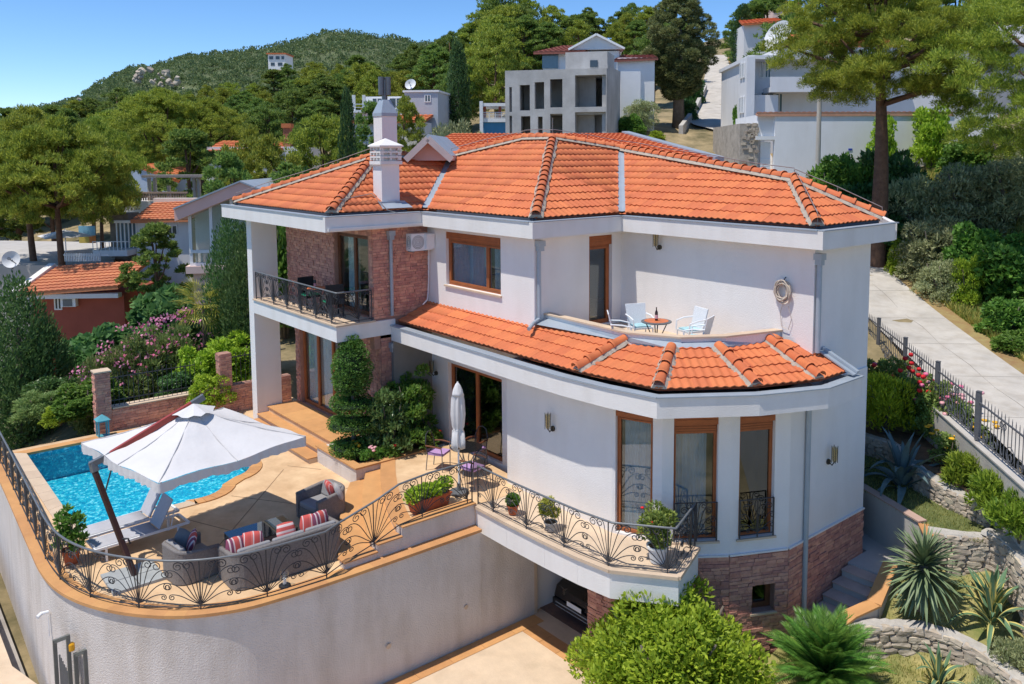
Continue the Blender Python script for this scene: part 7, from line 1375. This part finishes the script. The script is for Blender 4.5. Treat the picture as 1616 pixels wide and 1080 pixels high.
bf.box(mb, bf.w(178), bf.w(292), .02, .18, bf.z(306), bf.z(303.5)); part('balustrade', mb, mat('tan_balustrade', (.42, .30, .24), .9), h)
for p in (223, 232, 254, 295, 302): mb = MB(); bf.box(mb, bf.w(p), bf.w(p) + .18, .6, .8, bf.z(318), bf.z(282 if p != 254 else 294)); part('column', mb, CONC, h)
mb = MB(); bf.box(mb, bf.w(218), bf.w(316), .3, 1.4, bf.z(281), bf.z(277)); part('pergola_beam', mb, mat('grey_timber', (.3, .27, .26), .9, .1), h)
bf = BF(190, 64); h = bldg('gable_house', 'pale blue grey gabled house with orange roof behind the pergola', bf, 1); mb = MB(); g3 = [bf.P(0, 0, bf.z(304)), bf.P(4.2, 0, bf.z(304)), bf.P(3.8, 0, bf.z(285)), bf.P(1.2, 0, bf.z(263)), bf.P(0, 0, bf.z(284))]; n = 5; mb.add(g3 + [tuple(np.array(q) + FW * 5) for q in g3], [tuple(range(5)), tuple(range(9, 4, -1))] + [(i, (i + 1) % 5, 5 + (i + 1) % 5, 5 + i) for i in range(5)]); part('wall', mb, mat('pale_blue_plaster', (.45, .52, .62), .9, .05), h); rooftiles(bf, h, [(1.2, -.2, bf.z(262)), (4.4, -.2, bf.z(287)), (3.4, 4, bf.z(262)), (1.2, 4, bf.z(258))], TERRA2, .4, .5)
bf = BF(322, 66); h = bldg('brick_chimney_house', 'orange roofed house with a red brick chimney between the pines left of the villa roof', bf, 1); mb = MB(); bf.box(mb, 0, bf.w(472), .3, 6, 0, bf.z(232)); part('wall', mb, GREYW, h); rooftiles(bf, h, [(-.3, 0, bf.z(240)), (bf.w(445), 0, bf.z(236)), (bf.w(440), 3, bf.z(224)), (.3, 3, bf.z(222))], TERRA2, .4, .5); mb = MB(); bf.box(mb, bf.w(442), bf.w(453), .8, 1.4, bf.z(240), bf.z(202)); cz = part('chimney', mb, mat('red_brick', (.36, .13, .07), .9, .2, 8), h); mb = MB(); bf.box(mb, bf.w(440), bf.w(455), .7, 1.5, bf.z(201.9), bf.z(195)); part('chimney_cap', mb, TERRA2, cz)
bf = BF(428, 210); h = bldg('hill_villa', 'tiny white villa high on the far hillside', bf, 25); mb = MB(); bf.box(mb, 0, bf.w(455), 0, 6, bf.z(110), bf.z(86)); part('wall', mb, WHITEP, h); mb = MB(); bf.box(mb, -.3, bf.w(457), -.4, 6, bf.z(86) + .01, bf.z(84)); part('roof', mb, TERRA2, h)
for (p0, p1, y0, y1) in ((430, 436, 94, 89), (440, 446, 94, 89), (449, 453, 94, 89), (432, 438, 104, 99), (443, 450, 104, 99)): mb = MB(); bf.box(mb, bf.w(p0), bf.w(p1), -.05, .02, bf.z(y0), bf.z(y1)); part('window', mb, DARKPANE, h)
bf = BF(1168, 95); h = bldg('upper_orange_house', 'house with bright orange roof at the top right behind the dish', bf, 18); mb = MB(); bf.box(mb, .3, bf.w(1236), .5, 6, 15, bf.z(38)); part('wall', mb, GREYW, h); rooftiles(bf, h, [(0, 0, bf.z(39)), (bf.w(1238), 0, bf.z(33)), (bf.w(1235), 5, bf.z(18)), (.6, 5, bf.z(21))], TERRA, .5, .6)
bf = BF(1215, 120); h = bldg('topmost_house', 'pale house with red roof at the very top edge', bf, 24); mb = MB(); bf.box(mb, 0, 4, 0, 5, 20, bf.z(6)); part('wall', mb, PINKW, h); mb = MB(); bf.quad(mb, [(-.3, -.3, bf.z(7)), (4.3, -.3, bf.z(7)), (4, 3, bf.z(-3)), (0, 3, bf.z(-3))]); part('roof', mb, TERRA2, h)
bf = BF(1540, 62); h = bldg('grey_house', 'grey house behind the pine branches at the right edge', bf, 8); mb = MB(); bf.box(mb, 0, 9, 0, 6, 10, bf.z(70)); part('wall', mb, mat('dark_grey_plaster', (.36, .36, .37), .9, .1), h); mb = MB(); bf.quad(mb, [(-.4, -.4, bf.z(72)), (9, -.4, bf.z(72)), (9, 4, bf.z(30)), (1, 4, bf.z(30))]); part('roof', mb, mat('grey_roof', (.4, .4, .42), .85, .12), h); mb = MB(); bf.box(mb, .1, .6, -.03, .01, bf.z(56), bf.z(30)); part('window', mb, BLUEPANE, h)
# café terrace on the left: white market parasol, painted board, fence
q = at(104, 392, 52); o = thing('market_parasol', 'white market parasol below the pines on the left', 'parasol', (q[0], q[1], q[2])); part('canopy', MB().add([(-1.3, -1.3, .75), (1.3, -1.3, .75), (1.3, 1.3, .75), (-1.3, 1.3, .75), (0, 0, 1.15)], [(0, 1, 4), (1, 2, 4), (2, 3, 4), (3, 0, 4)]), CANVAS, o, False); part('pole', MB().tube([(0, 0, -1.2), (0, 0, 1.2)], .03, 6), WPLAST, o, False)
bf = BF(117, 54); o = thing('painted_board', 'board painted blue, yellow and orange beside the glazed house', 'board', bf.P(0, 0, bf.z(388))); mb = MB(); bf.box(mb, 0, bf.w(143), 0, .08, bf.z(372), bf.z(357)); part('upper_panel', mb, mat('board_blue', (.2, .42, .55), .8, .1), o); mb = MB(); bf.box(mb, 0, bf.w(133), 0, .08, bf.z(384), bf.z(372.2)); part('lower_panel', mb, mat('board_yellow', (.6, .45, .1), .8, .15), o); mb = MB(); bf.box(mb, bf.w(133.2), bf.w(143), 0.0, .08, bf.z(384), bf.z(372.2)); part('corner_panel', mb, mat('board_orange', (.6, .22, .06), .8, .15), o)
struct('cafe_terrace', MB().prism([tuple(at(-60, 300, 46)[:2]), tuple(at(170, 300, 46)[:2]), tuple(at(190, 300, 58)[:2]), tuple(at(-80, 300, 60)[:2])], -4, at(80, 405, 50)[2]), CONC)
bf = BF(60, 45.5); o = thing('cafe_fence', 'low white picket fence between the two left pine trunks', 'fence', bf.P(1.5, 0, bf.z(412)))
for k in range(22): u = bf.w(92) + k * .09; mb = MB(); bf.box(mb, u, u + .05, 0, .03, bf.z(413), bf.z(400)); part('picket', mb, WHITEP, o)
mb = MB(); bf.box(mb, bf.w(90), bf.w(162), .032, .07, bf.z(404), bf.z(402)); part('rail', mb, WHITEP, o)
# ================================================================== TREES OF THE HILLSIDE
def pine(lb, px, pt, d, W_=None, k=None, group=None, sink=.2): return plant_px(PINES[random.randrange(6) if k is None else k], 'pine_tree', lb, 'tree', px, pt, d, W_, group=group, sink=sink)
BIG = [mk_pine(70 + k, 12, 4.6, 95, 80000, PINE1, .45, (.24, .05), (.14, .23), 16, .3) for k in range(2)]
def bigpine(lb, px, pt, d, W_, k, **kw): return plant_px(BIG[k], 'pine_tree', lb, 'tree', px, pt, d, W_, **kw)
LEFTP = [mk_pine(80 + k, 12, 4.6, 85, 80000, PINE1, .64, (.24, .05), (.14, .23), 14, .34, .92) for k in range(2)]
plant_px(LEFTP[0], 'pine_tree', 'big pine with bare dark trunk behind the red house roof', 'tree', 92, 200, 46, 8.2); plant_px(LEFTP[1], 'pine_tree', 'leaning pine at the left edge beside the other big trunk', 'tree', 48, 185, 48, 8.5)
plant_px(LEFTP[1], 'pine_tree', 'pine crown left of the glazed house roof', 'tree', 150, 200, 53, 5.4); bigpine('tall pine with bare leaning trunk over the pergola terrace', 262, 150, 70, 10, 0); bigpine('pine beside the brick chimney house', 330, 160, 72, 8, 1)
for (px, pt, d, W_, lb) in ((395, 210, 52, 4.2, 'bright young pine in front of the chimney house'), (425, 225, 48, 4.0, 'young pine left of the cypress behind the villa roof'), (505, 185, 54, 5.0, 'bright pine just left of the slim cypress'), (455, 265, 44, 4.6, 'low bright pine above the left end of the villa roof'), (590, 165, 50, 3.2, 'pine showing behind the flue chimney'), (640, 160, 58, 3.0, 'small yellow green pine right of the flue chimney'), (360, 245, 46, 4.0, 'pine between the conservatory roof and the villa eave'), (238, 352, 41, 3.4, 'light green pine in front of the conservatory house'), (300, 205, 62, 6, 'pine above the pergola terrace to the right')): pine(lb, px, pt, d, W_)
g = 'pines of the wood covering the hillside'; lbs = 'pine among the dense wood covering the hillside behind the houses'
R3 = random.Random(11)
skyline = [(-60, 175), (0, 178), (40, 168), (90, 165), (130, 168), (200, 140), (260, 138), (320, 135), (380, 128), (430, 118), (480, 100), (540, 96), (600, 92), (650, 72), (700, 44), (735, 55), (790, -12), (830, 5), (870, 18), (920, 12), (960, 20), (1000, 0), (1040, 5), (1100, -10), (1160, 2), (1250, -20), (1330, -20), (1420, -30), (1500, -30), (1600, -20)]
def sky_y(px):
    for (a, b), (c, d) in zip(skyline[:-1], skyline[1:]):
        if a <= px <= c: return b + (d - b) * (px - a) / (c - a)
    return -10
cnt = 0
def wood_label(px, d):
    row = {128: 'skyline pine', 108: 'rear row pine', 92: 'middle row pine', 78: 'front row pine'}[d]
    for lim, where in ((60, 'at the far left edge of the wood'), (180, 'of the wood above the red house'), (310, 'of the wood above the pergola house'), (420, 'of the wood left of the brick chimney'), (520, 'of the wood below the far hill villa'), (610, 'of the wood behind the villa flue'), (700, 'of the wood behind the grey block house'), (800, 'of the wood beside the tall dark cypress'), (900, 'of the wood left behind the concrete house'), (1000, 'of the wood right behind the concrete house'), (3000, 'of the wood behind the huge dark conifer')):
        if px < lim: return row + ' ' + where
for (d, dpx, add) in ((128, 34, 0), (108, 40, 14), (92, 46, 30), (78, 60, 55)):
    px = -50
    while px < 1150:
        q = px + R3.uniform(-12, 12); t = sky_y(q) + add * (.9 if q < 700 else .8) + R3.uniform(-6, 14)
        blocked = (d < 90 and 800 < q < 1000) or (1080 < q < 1165) or (d < 80 and 540 < q < 700)
        if not blocked and (q < 1060 or d > 85):
            x, y = gp_(q, d); z = gz(x, y); zt = zp(q, t, d); Ht = max(6., min(15, zt - z)); plant(PINES[R3.randrange(6)], 'pine_tree', wood_label(q, d), 'tree', (x, y, zt - Ht), Ht, Ht * R3.uniform(.5, .75), group=g); cnt += 1
        px += dpx
for (px, d, t) in ((1200, 110, -5), (1290, 95, -25), (1350, 90, -30), (1420, 85, -35), (1500, 80, -35), (1580, 75, -30), (1640, 72, -30), (1180, 130, 10), (1250, 80, 30)):
    x, y = gp_(px, d); zt = zp(px, t, d); plant(PINES[R3.randrange(6)], 'pine_tree', 'pine in the wood behind the white house on the right', 'tree', (x, y, zt - 13), 13, 9, group='pines behind the white house')
CYPS = [mk_cyp(k, 10, 1.05) for k in range(2)]
for (px, pt, d, W_, lb) in ((549, 135, 46, 1.35, 'slim dark cypress left of the flue chimney'), (724, 62, 66, 2.3, 'tall dark cypress between the block house and concrete house'), (1168, 5, 100, 3.4, 'dark cypress at the top of the uphill lane')): plant_px(random.choice(CYPS), 'cypress', lb, 'tree', px, pt, d, W_)
CEDP = mk_cyp(8, 10, 2.6, 60000, CED, .75, (.24, .06), .3); plant_px(CEDP, 'cedar', 'huge dark conifer on a bare trunk beside the uphill lane', 'tree', 1070, -22, 64, 6.6)
up2 = [o for o in col.objects if o.name.startswith('cedar')][-1]; up2.children[0].location.z = 2.2; up2.children[0].scale.z = .82
for (px, pt, d, W_, kd, lb) in ((715, 172, 52, 4.2, 'oliv', 'grey green olive bush behind the villa ridge'), (690, 185, 50, 2.6, 'oliv', 'small grey bush left of the olive bush'), (760, 200, 50, 2.4, 'bright', 'light bush below the blue house'), (1010, 150, 60, 3.4, 'oliv', 'grey shrub at the right of the concrete house'), (995, 175, 58, 2.6, 'broad', 'green shrub at the concrete house corner'), (1172, 105, 64, 2.0, 'oliv', 'grey shrub on the lane bank by the white house'), (1168, 150, 57, 1.6, 'broad', 'green shrub beside the lane below the white house'), (1096, 120, 78, 2.4, 'dark', 'dark hedge along the uphill lane'), (1085, 150, 68, 2.0, 'dark', 'dark hedge at the foot of the uphill lane'), (470, 240, 47, 3, 'dark', 'dark bush left of the cypress'), (440, 300, 40, 3.4, 'broad', 'bush behind the left end of the villa roof'), (400, 290, 42, 3.4, 'broad', 'bush between conservatory roof and villa eave'), (1035, 205, 58, 1.6, 'bright', 'dry yellow bush by the lane wall'), (510, 245, 42, 2.6, 'oliv', 'grey bush under the cypress left of the villa chimney')): bush(kd, lb, px, pt, d, W_)
# road joints and cracks
mb = MB()
for i in range(10, 52, 3):
    i = min(i, len(RP) - 2); a, b = offs(R2, .85, False)[i], offs(R2, -1.9, False)[i]; mb.bar((*a, RPz[i] + .034), (*b, RPz[i] + .034), .012, .004)
for s0 in (-.4,):
    o_ = offs(R2, s0, False)
    for i in range(18, 44): q = o_[i]; q2 = o_[i + 1]; mb.bar((q[0] + .08 * math.sin(i * 1.7), q[1], RPz[i] + .034), (q2[0] + .08 * math.sin((i + 1) * 1.7), q2[1], RPz[i + 1] + .034), .014, .004)
part('road_joint', mb, mat('road_joint', (.36, .33, .29), .95, .2), [o for o in col.objects if o.name == 'road'][0], world=False)
# utility plate on the cedar, lane edge wall
lw3 = thing('lane_edge_wall', 'low concrete wall along the uphill lane below the conifers', 'wall', (*gp_(1090, 62), 10.8)); mb = MB()
for (pa, da, pb, db) in ((1074, 60, 1096, 72), (1096, 72, 1112, 86)):
    a, b = gp_(pa, da), gp_(pb, db); f = Fr(a, b); mb.hexa([f.P(0, .15, gz(*a) - 1), f.P(f.L, .15, gz(*b) - 1), f.P(f.L, -.15, gz(*b) - 1), f.P(0, -.15, gz(*a) - 1), f.P(0, .15, gz(*a) + .7), f.P(f.L, .15, gz(*b) + .7), f.P(f.L, -.15, gz(*b) + .7), f.P(0, -.15, gz(*a) + .7)])
part('wall_body', mb, CONC, lw3)
# ---- right bank above the road: shrubs and the two near pines
for (px, pt, d, W_, kd, lb) in ((1310, 240, 42, 4.4, 'broad', 'ivy green hedge at the left end of the bank below the white wall'), (1350, 225, 41.5, 3.6, 'broad', 'ivy green hedge beside the big pine trunk'), (1340, 275, 40, 4.0, 'dark', 'dark hedge mass left of the big pine trunk foot'), (1410, 215, 41, 4.4, 'dark', 'dark tall shrub right of the big pine trunk'), (1400, 330, 38, 3.4, 'dark', 'dark shrub at the roadside behind the villa roof corner'), (1460, 255, 38.5, 4.8, 'oliv', 'large grey green shrub on the bank right of the pine'), (1530, 235, 37.5, 5.0, 'oliv', 'largest grey green shrub below the pine branches'), (1600, 230, 36.5, 5.0, 'oliv', 'grey green shrub on the bank at the right edge'), (1590, 190, 42, 4.5, 'oliv', 'pale grey bush behind the bank shrubs at the right edge'), (1530, 205, 43, 3.5, 'broad', 'green bush at the foot of the white wall end'), (1480, 330, 35.5, 4.0, 'oliv', 'lower grey shrub above the road bend'), (1545, 345, 34, 3.4, 'broad', 'green shrub in the middle of the bank'), (1600, 365, 32.5, 3.8, 'broad', 'dense green shrub at the right edge of the bank'), (1500, 395, 33.5, 2.8, 'oliv', 'dry grey bush on the bank slope'), (1605, 460, 29.5, 2.6, 'broad', 'green bush at the right edge above the road'), (1620, 520, 27.5, 2.0, 'broad', 'dark bush low at the right edge above the road'), (1430, 370, 36.5, 1.6, 'bright', 'small bright bush at the bend of the road'), (1535, 400, 32.6, 1.7, 'bright', 'low bright bush on the grassy bank'), (1395, 175, 46, 2.2, 'bright', 'vine spilling over the white terrace wall'), (1470, 160, 46.2, 3, 'bright', 'light leafed vine on the terrace wall right of the pine')): bush(kd, lb, px, pt, d, W_)
P = []
for k in range(90000):
    t = random.random(); i = random.randrange(16, 40); i = min(i, len(RP) - 2); a, b = RP[i], RP[i + 1]; dx, dy = b[0] - a[0], b[1] - a[1]; L_ = math.hypot(dx, dy); o_ = 1.5 + 9 * random.random() ** 1.5; x, y = a[0] + dx * t + dy / L_ * o_, a[1] + dy * t - dx / L_ * o_; P.append((x, y))
P = np.array(P); zz = np.concatenate([hgt(P[i:i + 4000, 0], P[i:i + 4000, 1]) for i in range(0, len(P), 4000)]); P = np.column_stack([P, zz + .12]); D = unit(len(P)) * .6; D[:, 2] = 1; D /= np.linalg.norm(D, axis=1)[:, None]
g_ = link('bank_grass', leafmesh('bank_grass', P, D, .5 * rng.uniform(.3, 1.4, len(P)) ** 1.2, .07, leafmat('dry_bank_grass', (.10, .17, .03), (.44, .36, .11), .4))); g_['kind'] = 'stuff'
NEAR = mk_pine(91, 12, 4.4, 120, 170000, leafmat('near_pine_needles', (.07, .135, .018), (.38, .43, .06), .42), .60, (.19, .026), (.13, .21), 24, .42, .93)
x, y = gp_(1388, 37.5); zg = gz(x, y); plant(NEAR, 'pine_tree', 'large pine with reddish trunk right of the villa roof', 'tree', (x, y, zg - .2), zp(1388, -50, 37.5) - zg, 9.4, rz=.4)
NEAR2 = mk_pine(95, 12, 4.6, 130, 130000, MATS['near_pine_needles'], .42, (.19, .03), (.13, .21), 20, .3, .9)
x, y = gp_(1668, 31.5); zg = gz(x, y); plant(NEAR2, 'pine_tree', 'pine reaching in from the right edge with its trunk out of view', 'tree', (x, y, zg - .2), zp(1668, -90, 31.5) - zg, 9.5, rz=2.6)
# ================================================================== FAR HILL
hs = [(-250, 208), (-100, 200), (0, 192), (60, 172), (120, 158), (160, 132), (210, 108), (240, 106), (300, 90), (400, 80), (470, 66), (525, 50), (560, 55), (620, 62), (680, 70), (740, 84), (820, 100), (900, 110)]
nu, dep = 120, (240, 290, 340, 390); V = []; hx_ = np.linspace(-250, 900, nu); hy_ = np.interp(hx_, [a for a, b in hs], [b for a, b in hs])
lv = []
for k, d in enumerate(dep):
    for px, py in zip(hx_, hy_): f = (.05, .55, .9, 1.0)[k]; p = at(px, 241 - (241 - py) * f * d / 390 * (390 / d) ** .6, d); V.append((p[0], p[1], p[2] - (14 if k == 0 else 0)))
for px in hx_: p = at(px, 241, 470); V.append((p[0], p[1], -10))
mb = MB().add(V, [(j * nu + i, j * nu + i + 1, (j + 1) * nu + i + 1, (j + 1) * nu + i) for j in range(4) for i in range(nu - 1)]); struct('hill', mb, mat('hill_ground', (.07, .10, .04), .95, .3, .06, c2=(.12, .14, .065)), True)
Vn = np.array(V); B = []
for k in range(7000):
    j = rng.integers(0, 3); i = rng.integers(0, nu - 1); a, b = rng.random(2); p = (Vn[j * nu + i] * (1 - a) + Vn[j * nu + i + 1] * a) * (1 - b) + (Vn[(j + 1) * nu + i] * (1 - a) + Vn[(j + 1) * nu + i + 1] * a) * b; s = rng.uniform(.9, 2.6); B.append((*p, s, s, s * .8))
for k in range(160):
    i = rng.integers(0, nu - 1); p = Vn[3 * nu + i]; s = rng.uniform(1.2, 2.6); B.append((*p, s, s, s * .9))
P, D = cloud(B, 190000, zmin=-.1, upb=.4); hw = link('hill_wood', leafmesh('hill_wood', P, D, 1.0 * rng.uniform(.5, 1.2, len(P)), .6, leafmat('hill_leaf', (.075, .12, .05), (.17, .22, .085), .35))); hw['kind'] = 'stuff'
for (px, py, d, n) in ((238, 118, 330, 12), (262, 130, 320, 9), (130, 156, 330, 4)):
    for k in range(n): p = at(px + R3.uniform(-28, 28), py + R3.uniform(-8, 12), d - 6); s = R3.uniform(1.2, 3.6); o = link('rock', R3.choice(ROCKS)); o.location = p; o.scale = (s * .8, s * .55, s * .5); o.rotation_euler = (R3.random(), R3.random(), R3.random() * 6); tag(o, 'pale grey rock outcrop on the far hillside', 'rock', 'rocks on the far hill')
